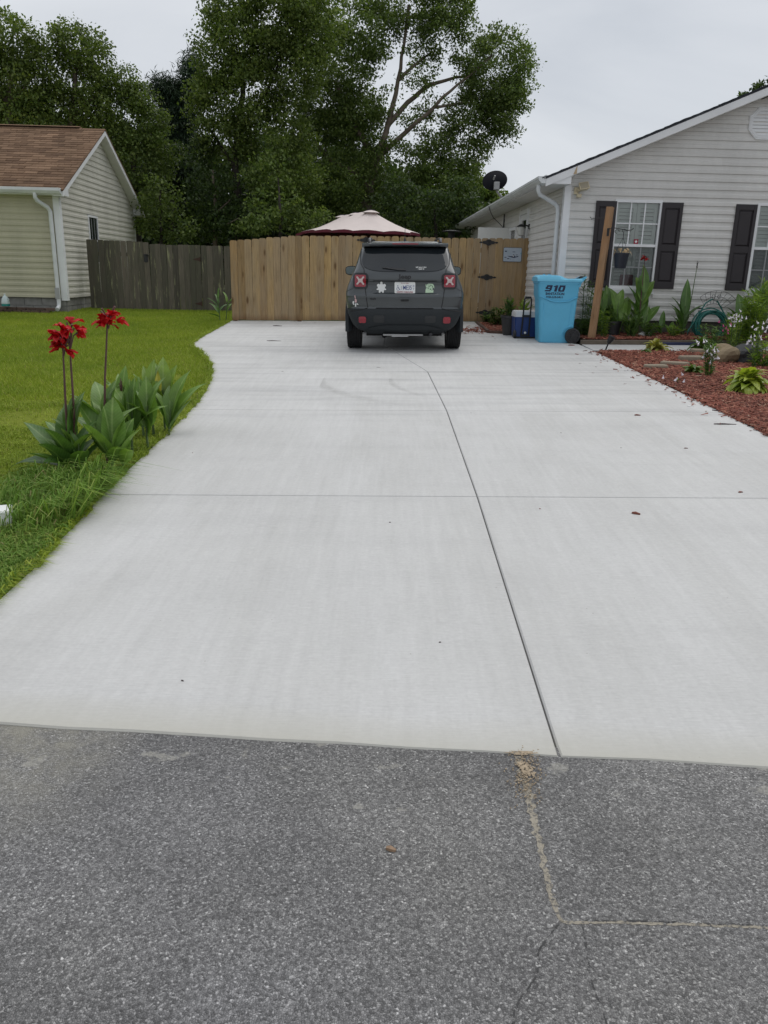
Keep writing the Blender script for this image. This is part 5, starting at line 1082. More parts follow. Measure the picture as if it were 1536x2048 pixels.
mb=MB(); mb.tube([(.335-.185*math.cos(q),-.030,.123+.155*math.sin(q)) for q in [k*PI/2/8 for k in range(9)]]+[(.35,-.03,.278)],.009,6); mb.build('wheel_arch',M['bin'],bn,smooth=60)
ty=lambda z:lerp([(.66,-.05),(.69,-.052),(.76,-.068),(.93,-.078)],z)-.0015
mb=MB()
def glyph(x0,bars,holes=None):
    for a_,b_,c_,d_ in bars:
        q=[(a_,c_),(b_,c_),(b_,d_),(a_,d_)]; mb.prism([(x0+x*.105+.22*(z*.098),z*.098) for x,z in q],-.0015,.0)
T3=.27
glyph(-.185,[(.12,1,1-T3,1),(0,.36,.42,1-T3),(.68,1,T3*.8,1-T3),(.12,.68,.38,.38+T3*.75),(.0,.9,0,T3*.8)])
glyph(-.068,[(.35,.75,0,1),(.12,.35,.72,.9)])
glyph(.028,[(.08,1,1-T3,1),(0,.36,T3*.8,1-T3),(.68,1.04,T3*.8,1-T3),(.06,.98,0,T3*.8)])
for i,vx in enumerate(mb.v): mb.v[i]=(vx[0]*1.16-.062,ty(vx[2]+.81)-.001+vx[1],vx[2]+.822)
mb.build('bin_lettering',M['navy'],bn)
text('SANITATION',.056,M['navy'],'bin_lettering',bn,(-.075,ty(.785)-.002,.786),(PI/2-.1,0,0),.001,1.1,.0018)
text('910-334-5411',.052,M['navy'],'bin_lettering',bn,(-.075,ty(.735)-.004,.737),(PI/2-.2,0,0),.001,1.12,.0014)
# ================================================================== cool box, pot
cb_=gnd(1046,677); cl=thing('cool_box','royal blue cool box with white lid and black pull handle, left of the bin','cool box',(cb_.x+.06,cb_.y+.05,cb_.z),.03)
mb=MB(); mb.loft([rr_xy(-.20,.24,-.02,.33,.03,.02),rr_xy(-.205,.245,-.025,.335,.03,.06),rr_xy(-.215,.255,-.03,.345,.03,.36)]); mb.build('box_body',M['cooler'],cl,smooth=35)
mb=MB(); mb.loft([rr_xy(-.222,.262,-.036,.352,.03,.363),rr_xy(-.222,.262,-.036,.352,.03,.42),rr_xy(-.21,.25,-.025,.34,.03,.458),rr_xy(-.19,.23,-.005,.32,.03,.464)]); mb.build('lid',M['cooler_lid'],cl,smooth=35)
mb=MB(); mb.tube([(.0,-.045,.05),(.012,-.05,.36),(.02,-.05,.66),(.035,-.05,.685),(.125,-.05,.685),(.14,-.05,.66),(.135,-.05,.36),(.13,-.045,.05)],.013,8); mb.box(.0,.15,-.065,-.038,.36,.40); mb.box(-.01,.15,-.06,-.036,.04,.07); mb.tube([(.03,-.052,.69),(.13,-.052,.69)],.02,8); mb.v=[(x-.10,y,z) for x,y,z in mb.v]; mb.build('pull_handle',M['blackplastic'],cl,smooth=50)
mb=MB(); mb.lathe([(.02,0),(.02,.02),(.008,.025)],14,Matrix.Translation((-.035,-.05,.10))@Matrix.Rotation(PI/2,4,'X')); mb.build('drain_plug',M['white'],cl)
for x in (-.205,.225):
    mb=MB(); mb.lathe([(.02,-.02),(.062,-.02),(.068,0),(.062,.02),(.02,.02)],18,Matrix.Translation((x,.0,.068))@Matrix.Rotation(PI/2,4,'Y')); mb.build('wheel',M['blackplastic'],cl,smooth=40)
mb=MB(); mb.box(-.19,.23,-.03,.0,.0,.03); mb.box(-.19,.23,.28,.32,.0,.03); mb.build('foot',M['blackplastic'],cl)
pp=gnd(1019,671); pot=thing('plant_pot','grey round plant pot standing left of the blue cool box','plant pot',(pp.x,pp.y+.12,pp.z))
mb=MB(); mb.lathe([(.105,0),(.112,.02),(.15,.30),(.165,.31),(.165,.345),(.15,.345),(.145,.31),(.0,.30)],28,cap=False); mb.build('pot_wall',M['potgrey'],pot,smooth=40)
mb=MB(); mb.lathe([(.0,.305),(.147,.305)],20,cap=False); mb.build('potting_soil',M['mulch_base'],pot)
# ================================================================== leaning timber post, basket
b0=at(1182,683,13.42); b1=at(1221.5,414,13.5)
pv=Vector((b1.x-b0.x,.10,b1.z-b0.z)); pst=thing('timber_post','leaning bare timber post in the house bed beside the bin','post',b0)
ln=pv.length; q=pv.to_track_quat('Z','Y').to_euler(); 
mb=MB(); mb.box(-.052,.052,-.052,.052,-.15,ln); o=mb.build('post_shaft',M['post_wood'],pst,bevel=.004); o.rotation_euler=(q.x,q.y,math.radians(28)) ; o.rotation_mode='QUATERNION'; o.rotation_quaternion=pv.to_track_quat('Z','Y')@Matrix.Rotation(math.radians(24),4,'Z').to_quaternion()
mb=MB(); c0=at(1216,463,13.40)-b0
mb.box(-.018,.018,-.012,.0,-.07,.05,Matrix.Translation(c0)); mb.tube([c0+Vector((0,-.02,.03)),c0+Vector((.05,-.05,.06)),c0+Vector((.2,-.06,.035)),c0+Vector((.3,-.06,.02)),c0+Vector((.36,-.06,.03)),c0+Vector((.385,-.06,.055))],.007,6)
mb.tube([c0+Vector((.13+.035*math.cos(k*.6),-.06,.0+.028*math.sin(k*.6))) for k in range(9)],.005,5); mb.tube([c0+Vector((.24+.03*math.cos(k*.7),-.06,.015+.022*math.sin(k*.7))) for k in range(7)],.005,5); mb.build('hook_bracket',M['iron'],pst)
c2=at(1209,437,13.42)-b0; mb=MB(); mb.tube([c2,c2+Vector((-.1,-.0,.005)),c2+Vector((-.18,0,.0)),c2+Vector((-.205,0,-.015)),c2+Vector((-.22,0,.01)),c2+Vector((-.235,0,.02))],.006,6); mb.build('hook_bracket',M['iron'],pst)
hb0=b0+c0+Vector((.235,-.06,.0)); bk=thing('hanging_basket','dark hanging pot of withered plants on the timber post hook','hanging basket',hb0)
mb=MB(); zt=at(1242,506,hb0.y).z-hb0.z; zb=at(1242,537,hb0.y).z-hb0.z
mb.lathe([(.085,zb),(.09,zb+.02),(.118,zt-.02),(.124,zt-.02),(.124,zt),(.112,zt),(.108,zt-.03),(0,zt-.03)],24,cap=False); mb.lathe([(0,zb),(.085,zb)],24,cap=False); mb.build('pot_wall',M['navypot'],bk,smooth=40)
mb=MB(); mb.tube([(0,0,0),(0,0,-.09)],.006,5)
for a in (.3,2.4,4.5): mb.tube([(0,0,-.09),(.118*math.cos(a),.118*math.sin(a),zt)],.003,4)
mb.build('hanger',M['iron'],bk)
mb=MB()
for k in range(46):
    a=R.uniform(0,2*PI); r=R.uniform(.02,.11); p0=Vector((r*math.cos(a),r*math.sin(a),zt+.01)); d=Vector((math.cos(a)*R.uniform(.02,.1)+R.uniform(0,.03),math.sin(a)*R.uniform(.02,.1),R.uniform(-.09,.06))); n_=Vector((-math.sin(a),math.cos(a),.3))*R.uniform(.006,.012)
    m_=p0+d*.5+Vector((0,0,.04)); mb.add([p0,m_-n_,p0+d,m_+n_],[(0,1,2,3)])
tag(mb.build('withered_leaves',M['tanleaf'],bk),kind='stuff')
# ================================================================== lamps, dish, hose, umbrella, odds and ends
fl=thing('flood_light','aged cream security light on the white house front wall by the corner','light',hpt(.20,.015,2.83),HA)
mb=MB(); mb.box(-.075,.0,-.03,.0,-.06,.05); mb.build('base_plate',M['cream_lamp'],fl,bevel=.006)
A=Matrix.Translation((.055,-.12,.05))@Matrix.Rotation(-.45,4,'X')@Matrix.Rotation(-.2,4,'Y')
mb=MB(); mb.loft([[A@Vector(p) for p in [(-.085,-.045,-.065),(.085,-.045,-.065),(.085,-.045,.065),(-.085,-.045,.065)]],[A@Vector(p) for p in [(-.06,.05,-.045),(.06,.05,-.045),(.06,.05,.045),(-.06,.05,.045)]]]); mb.box(-.03,.01,-.10,-.02,-.02,.02); mb.build('lamp_head',M['cream_lamp'],fl,bevel=.008)
mb=MB(); mb.box(-.07,.07,-.049,-.046,-.05,.05,A); mb.build('lamp_lens',M['lens'],fl)
mb=MB(); mb.box(-.035,.04,-.10,-.02,-.115,-.055); mb.build('motion_sensor',M['cream_lamp'],fl,bevel=.012)
wl=thing('wall_lantern','black wall lantern beside the side door of the white house','light',HM@Vector((-.012,3.02,2.42)),HA)
mb=MB(); mb.lathe([(.055,0),(.05,.02),(.02,.025)],16,Matrix.Rotation(-PI/2,4,'Y')); mb.tube([(0,0,.0),(-.1,0,.03),(-.16,0,.02)],.014,8); mb.lathe([(.0,.05),(.03,.04),(.085,.0),(.085,-.012)],16,Matrix.Translation((-.17,0,0))); mb.build('lantern_arm',M['iron'],wl,smooth=40)
mb=MB(); mb.lathe([(.065,-.012),(.07,-.09),(.06,-.17),(.03,-.185)],16,Matrix.Translation((-.17,0,0))); mb.build('lantern_glass',plain('lantern_glass',(.5,.5,.47),.2,.1),wl,smooth=40)
dsh=thing('satellite_dish','dark oval satellite dish on the roof edge of the white house','satellite dish',at(990,398,19.0))
ax_=Vector((-.25,.55,.42)).normalized()
mb=MB(); rings=[]; Q=(ax_).to_track_quat('Z','Y').to_matrix().to_4x4(); cD=at(990,361,19.0)-dsh.location; T_=Matrix.Translation(cD)@Matrix.Rotation(0,4,'Y')
for rr_,zz_ in ((.0,-.045),(.1,-.036),(.2,-.006),(.262,.028),(.270,.030),(.262,.036),(.2,.004),(.1,-.026),(.0,-.035)):
    rings.append([T_@(Vector((rr_*1.03*math.cos(2*PI*k/32),0,0))+Vector((0,zz_+.22*rr_*math.sin(2*PI*k/32),rr_*.80*math.sin(2*PI*k/32)+.10*rr_*math.cos(2*PI*k/32)))) for k in range(32)])
mb.loft(rings,False,False); mb.build('reflector_bowl',M['dish'],dsh,smooth=50)
mb=MB(); mb.box(-.06,.06,-.16,-.05,-.14,.02,Matrix.Translation(cD+Vector((.03,0,-.06)))); mb.tube([cD+Vector((-.05,-.13,0)),cD+Vector((-.03,-.2,.08))],.02,6); mb.build('mount_bracket',M['greymetal'],dsh,bevel=.01)
mb=MB(); mb.tube([cD+Vector((.02,-.1,-.16)),cD+Vector((.05,-.08,-.24)),cD+Vector((.19,.0,-.37)),cD+Vector((.24,.05,-.44))],.022,8); mb.build('mast',M['greymetal'],dsh,smooth=60)
# privacy panel behind the gate, dark patio column
p=at(990,468,19.7); pn=MB(); pn.box(-.40,.38,-.02,.02,-1.7,.14); o=pn.build('privacy_panel',M['panel']); o.location=p; tag(o,'plain white panel standing behind the gate beside the white house','panel')
px_=at(903,462,21.); pc=thing('patio_heater','black flat topped column behind the tan gate, left of the white house','patio heater',(px_.x,21,gz(px_.x,21)))
hh=px_.z-pc.location.z; mb=MB(); mb.lathe([(.0,hh+.01),(.10,hh+.02),(.24,hh-.005),(.24,hh-.02),(.0,hh-.02)],20,cap=False); mb.build('top_plate',M['dogear_black'],pc)
mb=MB(); mb.lathe([(.085,hh-.02),(.085,hh-.6),(.05,hh-.62),(.05,.05),(.2,.04),(.2,0)],16); mb.build('column',M['dogear_black'],pc)
# long patio umbrella with two vents
um=thing('patio_umbrella','large cream patio umbrella with maroon underside behind the tan fence','umbrella',(at(716,470,21.5).x,21.9,gz(-.8,20)))
gx,gy,gzv=um.location
A0=at(742,421,21.4); B0=at(686,431,24.0); zE=2.45
def rim(k,n=16):
    a=2*PI*k/n; cen=(A0+B0)/2; d=Vector((B0.x-A0.x,B0.y-A0.y)).normalized(); n_=Vector((-d.y,d.x)); L2,W2=2.45,1.50
    u=L2*math.copysign(abs(math.cos(a))**.75,math.cos(a)); v=W2*math.copysign(abs(math.sin(a))**.75,math.sin(a)); return Vector((cen.x+d.x*u+n_.x*v,cen.y+d.y*u+n_.y*v,zE-.05*abs(math.cos(a))+.03*math.sin(2*a)*0))
up=MB(); lo=MB(); n=16
def apex(p):
    d=Vector((B0.x-A0.x,B0.y-A0.y)); t_=((p.x-A0.x)*d.x+(p.y-A0.y)*d.y)/d.length_squared; return A0+(B0-A0)*max(0,min(1,t_))
for k in range(n):
    pa,pb=rim(k),rim(k+1); q0,q1=apex(pa),apex(pb); seg=[]
    rows=[]
    for i in range(7):
        f=i/6; row=[]
        for j in range(5):
            g=j/4; e=pa.lerp(pb,g); ap=q0.lerp(q1,g); ee=e+(ap-e)*(.07*math.sin(PI*g)*f**2); ee.z=e.z+.035*math.sin(PI*g)*f
            p=ap.lerp(ee,f); p.z+=-.10*math.sin(PI*f)*.55+ .02*0; row.append(p)
        rows.append(row)
    vs=[p-um.location for r in rows for p in r]; fs=[(i*5+j,i*5+j+1,(i+1)*5+j+1,(i+1)*5+j) for i in range(6) for j in range(4)]
    up.add(vs,fs); lo.add([v-Vector((0,0,.015)) for v in vs],fs)
    val=rows[-1]; lo.add([p-um.location for p in val]+[p-um.location-Vector((0,0,.055+.02*math.sin(PI*j/4))) for j,p in enumerate(val)],[(j,j+1,6+j,5+j) for j in range(4)])
up.build('canopy',M['canopy'],um,smooth=30); lo.build('canopy_lining',M['maroon'],um,smooth=30)
for i,P0 in enumerate((A0,A0.lerp(B0,.5),B0)):
    mb=MB(); c=P0-um.location; rg=[]
    for r_,z_ in ((.22,-.075),(.13,-.035),(.06,-.015),(.0,-.012)): rg.append([(c.x+r_*(1+.08*math.sin(4*q_*2*PI/16))*math.cos(2*PI*q_/16),c.y+r_*math.sin(2*PI*q_/16),c.z+z_+.02+(.03*abs(math.sin(q_*PI/4)) if r_>.3 else 0)) for q_ in range(16)])
    mb.loft(rg,False,False); mb.build('vent_cap',M['canopy'],um,smooth=40); mb=MB(); mb.box(c.x-.09,c.x+.09,c.y-.06,c.y+.06,c.z+.006,c.z+.026); mb.build('finial',M['iron'],um)
mid=A0.lerp(B0,.5)-um.location
mb=MB(); mb.tube([(mid.x,mid.y,0),(mid.x,mid.y,mid.z)],.035,10); mb.build('pole',M['iron'],um)
for k in range(0,16,2):
    p=rim(k); a_=apex(p); mb=MB(); mb.tube([a_-um.location-Vector((0,0,.06)),a_.lerp(p,.5)-um.location-Vector((0,0,.09)),p-um.location-Vector((0,0,.03))],.014,5); mb.tube([a_.lerp(p,.45)-um.location-Vector((0,0,.1)),Vector((a_.x,a_.y,zE-.12))-um.location],.012,5); mb.build('rib',M['iron'],um)
# hose on its wall holder
hc=at(1418,650,13.85)
hz=thing('garden_hose','coiled green garden hose hanging on its wall holder between the windows','hose',hc)
for lp in range(11):
    mb=MB(); r1=R.uniform(.20,.29); oy=-.02-.012*lp%.1-R.uniform(0,.07); dx=R.uniform(-.03,.03); dz=R.uniform(-.02,.02); sag=R.uniform(.8,1.0); pts=[]
    for k in range(29):
        a=2*PI*k/28; x=r1*math.cos(a); z=r1*math.sin(a); z=z*sag if z<0 else z*.92; pts.append((x+dx,oy+.01*math.sin(3*a+lp),z+dz))
    mb.tube(pts,.0115,7); mb.build('hose_loop',M['hose'],hz,smooth=60)
mb=MB(); mb.tube([(-.26,-.1,.12),(-.16,-.13,.36),(-.06,-.14,.43),(.04,-.13,.39),(.16,-.1,.24),(.26,-.1,.1)],.0115,7); mb.tube([(-.27,-.1,.1),(-.38,-.1,-.1),(-.40,-.12,-.3),(-.33,-.14,-.42)],.0115,7); mb.tube([(.25,-.06,.0),(.45,-.03,-.07),(.62,.0,-.12)],.010,6); mb.build('hose_end',M['hose'],hz,smooth=60)
hh_=thing('hose_holder','black wire fan shaped hose holder fixed on the wall above the coiled hose','hose holder',hpt(2.73,.02,1.05),HA)
mb=MB()
arc_=lambda r:[(r*math.cos(a),-.06-.1*(r>.3),r*math.sin(a)-.22) for a in [math.radians(42+k*7) for k in range(14)]]
for r in (.22,.34,.44): mb.tube(arc_(r),.004,5)
for a in range(42,134,13): q_=math.radians(a); mb.tube([(.22*math.cos(q_),-.06,.22*math.sin(q_)-.22),(.44*math.cos(q_),-.16,.44*math.sin(q_)-.22)],.0032,5)
for s_ in (-1,1): mb.tube([(s_*.05+.03*math.cos(k*.7),-.12,.12+.03*math.sin(k*.7)) for k in range(9)],.005,5)
mb.build('wire_rack',M['iron'],hh_)
# solar stake light, bottle, jug, board
sb=gnd(1209,700); sl_=thing('solar_light','small tilted black solar stake light at the bed tip by the driveway','light',sb)
tp=at(1222,678,sb.y)-sb; mb=MB(); mb.tube([(0,0,-.05),tp*.55],.012,8); mb.build('stake',M['blackplastic'],sl_)
Qs=Matrix.Translation(tp*.55)@tp.to_track_quat('Z','Y').to_matrix().to_4x4(); mb=MB(); mb.lathe([(.012,0),(.03,.02),(.045,.07),(.05,.11),(.055,.115),(.05,.13),(.0,.135)],18,Qs); mb.build('lamp_head',M['blackplastic'],sl_,smooth=40)
wb=at(1288,673,13.75); wb.z=gz(wb.x,13.75)+.12; bt=thing('white_bottle','white plastic bottle lying on the mulch under the first window','bottle',wb,.12)
mb=MB(); mb.lathe([(.0,-.1),(.036,-.1),(.04,-.09),(.04,.035),(.03,.06),(.018,.07),(.018,.08)],18,Matrix.Rotation(-PI/2,4,'Y')); mb.build('bottle_body',M['white'],bt,smooth=40)
mb=MB(); mb.lathe([(.02,.08),(.02,.105),(.0,.107)],14,Matrix.Rotation(-PI/2,4,'Y'),cap=False); mb.build('cap',M['panel'],bt)
jg=at(11,604,18.5); jg.z=gz(jg.x,18.5)+.13; jj=thing('plastic_jug','clear plastic jug holding teal liquid on the brick edging by the cream house','jug',jg)
def sq(r,z): return rr_xy(-r,r,-r,r,r*.45,z)
mb=MB(); mb.loft([sq(.066,.03),sq(.075,.05),sq(.075,.085),sq(.06,.17),sq(.035,.22),sq(.018,.24),sq(.018,.26)],False,False); mb.build('jug_wall',M['jug'],jj,smooth=40)
mb=MB(); mb.loft([sq(.06,0),sq(.076,.01),sq(.076,.055)]); mb.build('liquid',M['teal'],jj,smooth=40)
mb=MB(); mb.lathe([(.022,.258),(.022,.28),(0,.282)],12); mb.build('cap',M['white'],jj)
mb=MB(); mb.tube([(.05,0,.10),(.085,0,.15),(.05,0,.20)],.011,6); mb.build('handle',M['jug'],jj)
wbp=gnd(0,1058); bx=MB(); bx.loft([rr_xy(-.5,.04,-.07,.08,.006,-.08),rr_xy(-.5,.04,-.07,.08,.006,.055),rr_xy(-.5,.035,-.065,.075,.005,.06)]); o=bx.build('white_cover',M['white'],bevel=.004); o.location=(wbp.x-.0,wbp.y+.06,wbp.z+.04); o.rotation_euler=(0,0,.35); tag(o,'corner of a white plastic ground box in the grass at the left edge','ground box')
# stones
def rock(name,c,sx_,sy_,sz_,mat,label,cat='rock',seed=0,n=14,m=9,rough=.16,flat=.0):
    r=random.Random(seed); mb=MB(); bm=bmesh.new(); bmesh.ops.create_icosphere(bm,subdivisions=3,radius=1)
    ph=[(r.uniform(.8,2.4),Vector((r.gauss(0,1),r.gauss(0,1),r.gauss(0,1))).normalized(),r.uniform(0,6)) for _ in range(9)]
    for v in bm.verts:
        d=v.co.normalized(); k=1+rough*sum(math.sin(f*3*d.dot(a)+p) for f,a,p in ph)/3.2
        for _,a,p in ph[:6]:
            q=d.dot(a)
            if q>.62: k*=.62/q*.35+.65
        v.co=Vector((d.x*k*sx_,d.y*k*sy_,max(-.35,d.z)*k*sz_))
    me=bpy.data.meshes.new(name); bm.to_mesh(me); bm.free(); me.materials.append(M[mat]); o=link(name,me); o.location=c; o.rotation_euler=(0,0,r.uniform(0,6)); return tag(o,label,cat)
def slabstone(c,sx_,sy_,h,label,seed,mat='stone'):
    r=random.Random(seed); n=9; o0=[((1+r.uniform(-.12,.12))*math.copysign(abs(math.cos(2*PI*k/n))**.6,math.cos(2*PI*k/n))*sx_,(1+r.uniform(-.15,.15))*math.copysign(abs(math.sin(2*PI*k/n))**.6,math.sin(2*PI*k/n))*sy_) for k in range(n)]
    mb=MB(); mb.loft([[(a,b,-.03) for a,b in o0],[(a,b,h*.7) for a,b in o0],[(a*.95,b*.93,h+r.uniform(-.004,.004)) for a,b in o0]]); o=mb.build('flagstone',M[mat],bevel=.006); o.location=c; o.rotation_euler=(0,0,r.uniform(-.15,.15)); return tag(o,label,'flagstone','flagstones in the mulch')
slabstone(gnd(1311,737),.16,.09,.05,'rounded tan flagstone in the mulch, the one nearest the driveway',3)
slabstone(gnd(1350,731),.19,.08,.05,'long grey flagstone in the mulch right behind the rounded one',4)
slabstone(gnd(1383,722),.17,.09,.07,'thick pale flagstone in the mulch left of the white flowering plant',5)
slabstone(gnd(1398,706),.13,.08,.06,'small flagstone in the mulch below the green clump at the walkway',6)
p=gnd(1452,726); rock('boulder',p+Vector((0,.12,.06)),.21,.18,.19,'boulder','tan boulder in the flower bed beside the white hanging flowers','boulder',3)
p=gnd(1502,728); rock('boulder',p+Vector((0,.16,.08)),.27,.2,.20,'blackrock','blackish rock in the flower bed right of the tan boulder','boulder',8)
p=gnd(975,640); rock('rock',p+Vector((.05,.3,.05)),.2,.12,.1,'boulder','low brown rock in the corner bed near the lowest gate hinge','rock',5)
# loose chips and litter on the concrete and the street
def litter(px,py,l,wd_,h,mat,label,name,cat,group=None,rz=None,street=False):
    p=sgnd(px,py) if street else gnd(px,py); mb=MB(); 
    mb.loft([[(-l/2,-wd_*.3,0),(-l/2,wd_*.4,0),(-l/2,wd_*.3,h*.6),(-l/2,-wd_*.25,h*.7)],[(-l*.1,-wd_*.5,0),(-l*.1,wd_*.5,0),(-l*.1,wd_*.4,h),(-l*.1,-wd_*.4,h*.9)],[(l/2,-wd_*.4,0),(l/2,wd_*.2,0),(l/2,wd_*.15,h*.5),(l/2,-wd_*.3,h*.6)]])
    o=mb.build(name,M[mat]); o.location=(p.x,p.y,p.z+.001); o.rotation_euler=(0,0,R.uniform(-.5,.5) if rz is None else rz); return tag(o,label,cat,group)
litter(1272,1028,.048,.022,.012,'chip','lone red brown wood chip on the right half of the driveway','wood_chip','wood chip','chips lying on the concrete',-.5)
litter(1275,831,.055,.02,.012,'chip','dark red wood chip below the far cross joint on the driveway','wood_chip','wood chip','chips lying on the concrete',.05)
litter(1481,985,.03,.012,.008,'chip','tiny wood chip close to the right photo edge above the near cross joint','wood_chip','wood chip','chips lying on the concrete',.3)
litter(1372,897,.03,.008,.006,'chip','thin sliver of wood on the right side of the driveway','wood_chip','wood chip','chips lying on the concrete',.1)
litter(782,1700,.026,.015,.008,'deadleaf','small curled tan leaf on the asphalt','dead_leaf','leaf',None,-.3,True)
litter(1450,849,.20,.012,.010,'darkchip','long dark twig on the concrete beside the mulch edge','twig','twig',None,.02)
litter(1434,822,.09,.01,.01,'darkchip','short forked twig standing at the mulch edge','twig','twig',None,-.6)
litter(1381,813,.06,.02,.006,'white','whitish petal scrap on the concrete beside the mulch','petal','petal')
litter(555,652,.18,.05,.012,'darkchip','brown dead leaf strip on the concrete before the tan fence','dead_leaf','leaf',None,.05)
litter(548,682,.24,.02,.01,'darkchip','thin twig on the concrete left of the car','twig','twig',None,.02)
litter(1223,832-145,.10,.03,.01,'chip','red chip beside the bin wheel','wood_chip','wood chip','chips lying on the concrete',.0) if False else None
litter(1143,691,.10,.04,.015,'chip','red brown bark piece on the concrete in front of the bin wheel','bark_piece','bark','chips lying on the concrete',.1)
spots=[(1372,756,'bark bit on the concrete just off the fallen white flowers'),(1250,742,'bark bit below the solar light, the middle one of a loose trio'),(1192,734,'dark bark bit left of the bed tip with the solar light'),(1186,746,'dark bark bit nearest the street below the solar light'),(1250,768,'thin bark bit on the concrete halfway down the mulch edge'),(1160,727,'dark bark bit on the concrete straight below the bin wheel'),(990,678,'dark bark bit on the concrete left of the grey pot'),(1037,682,'dark bark bit on the concrete in front of the blue cool box'),(1242,896,'bark bit on the right half of the drive between the two cross joints'),(1122,866,'red bark bit just right of the long joint, below the far cross joint'),(942,826,'dark bark bit touching the far cross joint right of the long joint'),(385,906,'dark bark bit on the concrete to the right of the red cannas'),(565,743,'dark flat bark bit on the left half of the drive beyond the far cross joint'),(630,646,'dark bark bit at the foot of the tan fence left of the car'),(757,735,'tiny bark bit on the concrete right behind the car'),(880,1285,'tiny dark bit on the broad slab left of the long joint'),(1080,1018,'tiny bark bit just below the near cross joint, right of the long joint'),(780,1045,'tiny bark bit just below the near cross joint, left of the long joint'),(365,1362,'dark bit on the concrete near the street at the left')]
for i,(a,b,lb_) in enumerate(spots): litter(a,b,R.uniform(.02,.06) if b<800 else R.uniform(.006,.011),R.uniform(.003,.006),.003,R.choice(['chip','darkchip']),lb_,'bark_bit','bark','bark bits scattered over the concrete')
# ================================================================== plants
def leaf_mesh(name,L_,W,curl,fold,mat,wave=.03,seed=0,tip=.5,nx=4,ny=8,droop=1.):
    r=random.Random(seed); vs=[];fs=[]; ph=r.uniform(0,6)
    for j in range(ny+1):
        t_=j/ny; w_=W*(math.sin(PI*min(1,t_**.8))**.75)*(1-.12*t_) if 0<t_<1 else .012*W+ (0 if t_>0 else .08*W)
        if t_<.12: w_=max(w_*t_/.12,.07*W)
        a=curl*t_**1.6*droop; y=L_*t_*math.cos(a*.55); z=-L_*t_*math.sin(a*.55)
        for i in range(nx+1):
            s_=(i/nx-.5)*2; x=s_*w_/2
            vs.append((x,y,z+fold*abs(x)+wave*L_*math.sin(ph+t_*9+s_*1.5)*abs(s_)*.6))
    for j in range(ny):
        for i in range(nx): fs.append((j*(nx+1)+i,j*(nx+1)+i+1,(j+1)*(nx+1)+i+1,(j+1)*(nx+1)+i))
    me=bpy.data.meshes.new(name); me.from_pydata(vs,[],fs); me.polygons.foreach_set('use_smooth',[True]*len(fs)); me.materials.append(mat); me.update(); return me
LEAF={}
for m_ in ('canna','canna_light','canna_dark'):
    LEAF[m_]=[leaf_mesh('leaf',1,.34+.012*k,.12+.17*k,.5-.07*k,M[m_],.022,k+3) for k in range(5)]
for m_ in ('hosta','hosta_yellow','hosta_green'):
    LEAF[m_]=[leaf_mesh('leaf',1,.5+.05*k,.9+.3*k,.35,M[m_],.04,k+20,nx=4,ny=6) for k in range(4)]
def place_leaf(root,kind,base,az,el,size,roll=0,var=None,width=1.,name='leaf'):
    """az: direction the leaf points to (0=+x); el: elevation in radians"""
    me=LEAF[kind][var if var is not None else R.randrange(len(LEAF[kind]))]; o=link(name,me,root)
    d=Vector((math.cos(az)*math.cos(el),math.sin(az)*math.cos(el),math.sin(el))); x=d.cross(Vector((0,0,1))).normalized(); z=x.cross(d)
    Mx=Matrix((x,d,z)).transposed().to_4x4()@Matrix.Rotation(roll,4,'Y'); o.matrix_local=Matrix.Translation(base)@Mx@Matrix.Diagonal((size*width,size,size,1)); return o
def canna_flower(root,c,n,spread,size,seed):
    r=random.Random(seed)
    for k in range(n):
        a=r.uniform(0,2*PI); p=c+Vector((math.cos(a)*spread*r.uniform(.2,1),math.sin(a)*spread*r.uniform(.2,1)*.7,r.uniform(-1.1,1.1)*spread)); mb=MB()
        for q in range(4):
            az=a+r.uniform(-1.6,1.6); el=r.uniform(-.25,1.25); l=size*r.uniform(.7,1.15); w_=l*r.uniform(.6,.9)
            d=Vector((math.cos(az)*math.cos(el),math.sin(az)*math.cos(el),math.sin(el))); sx_=d.cross(Vector((0,0,1))).normalized(); up=sx_.cross(d); rows=[]
            for j in range(5):
                t_=j/4; ww=w_*math.sin(PI*(.08+.84*t_))**.8*(.4+.7*t_); cc=p+d*l*t_-Vector((0,0,1))*l*.32*t_*t_
                rows.append([cc+sx_*ww*(i/3-.5)+up*(.14*l*math.sin(i*2.1+q+t_*4)+abs(i/3-.5)*ww*.5) for i in range(4)])
            mb.add([v for rw in rows for v in rw],[(j*4+i,j*4+i+1,(j+1)*4+i+1,(j+1)*4+i) for j in range(4) for i in range(3)])
        mb.build('flower',M['red'],root,smooth=True)
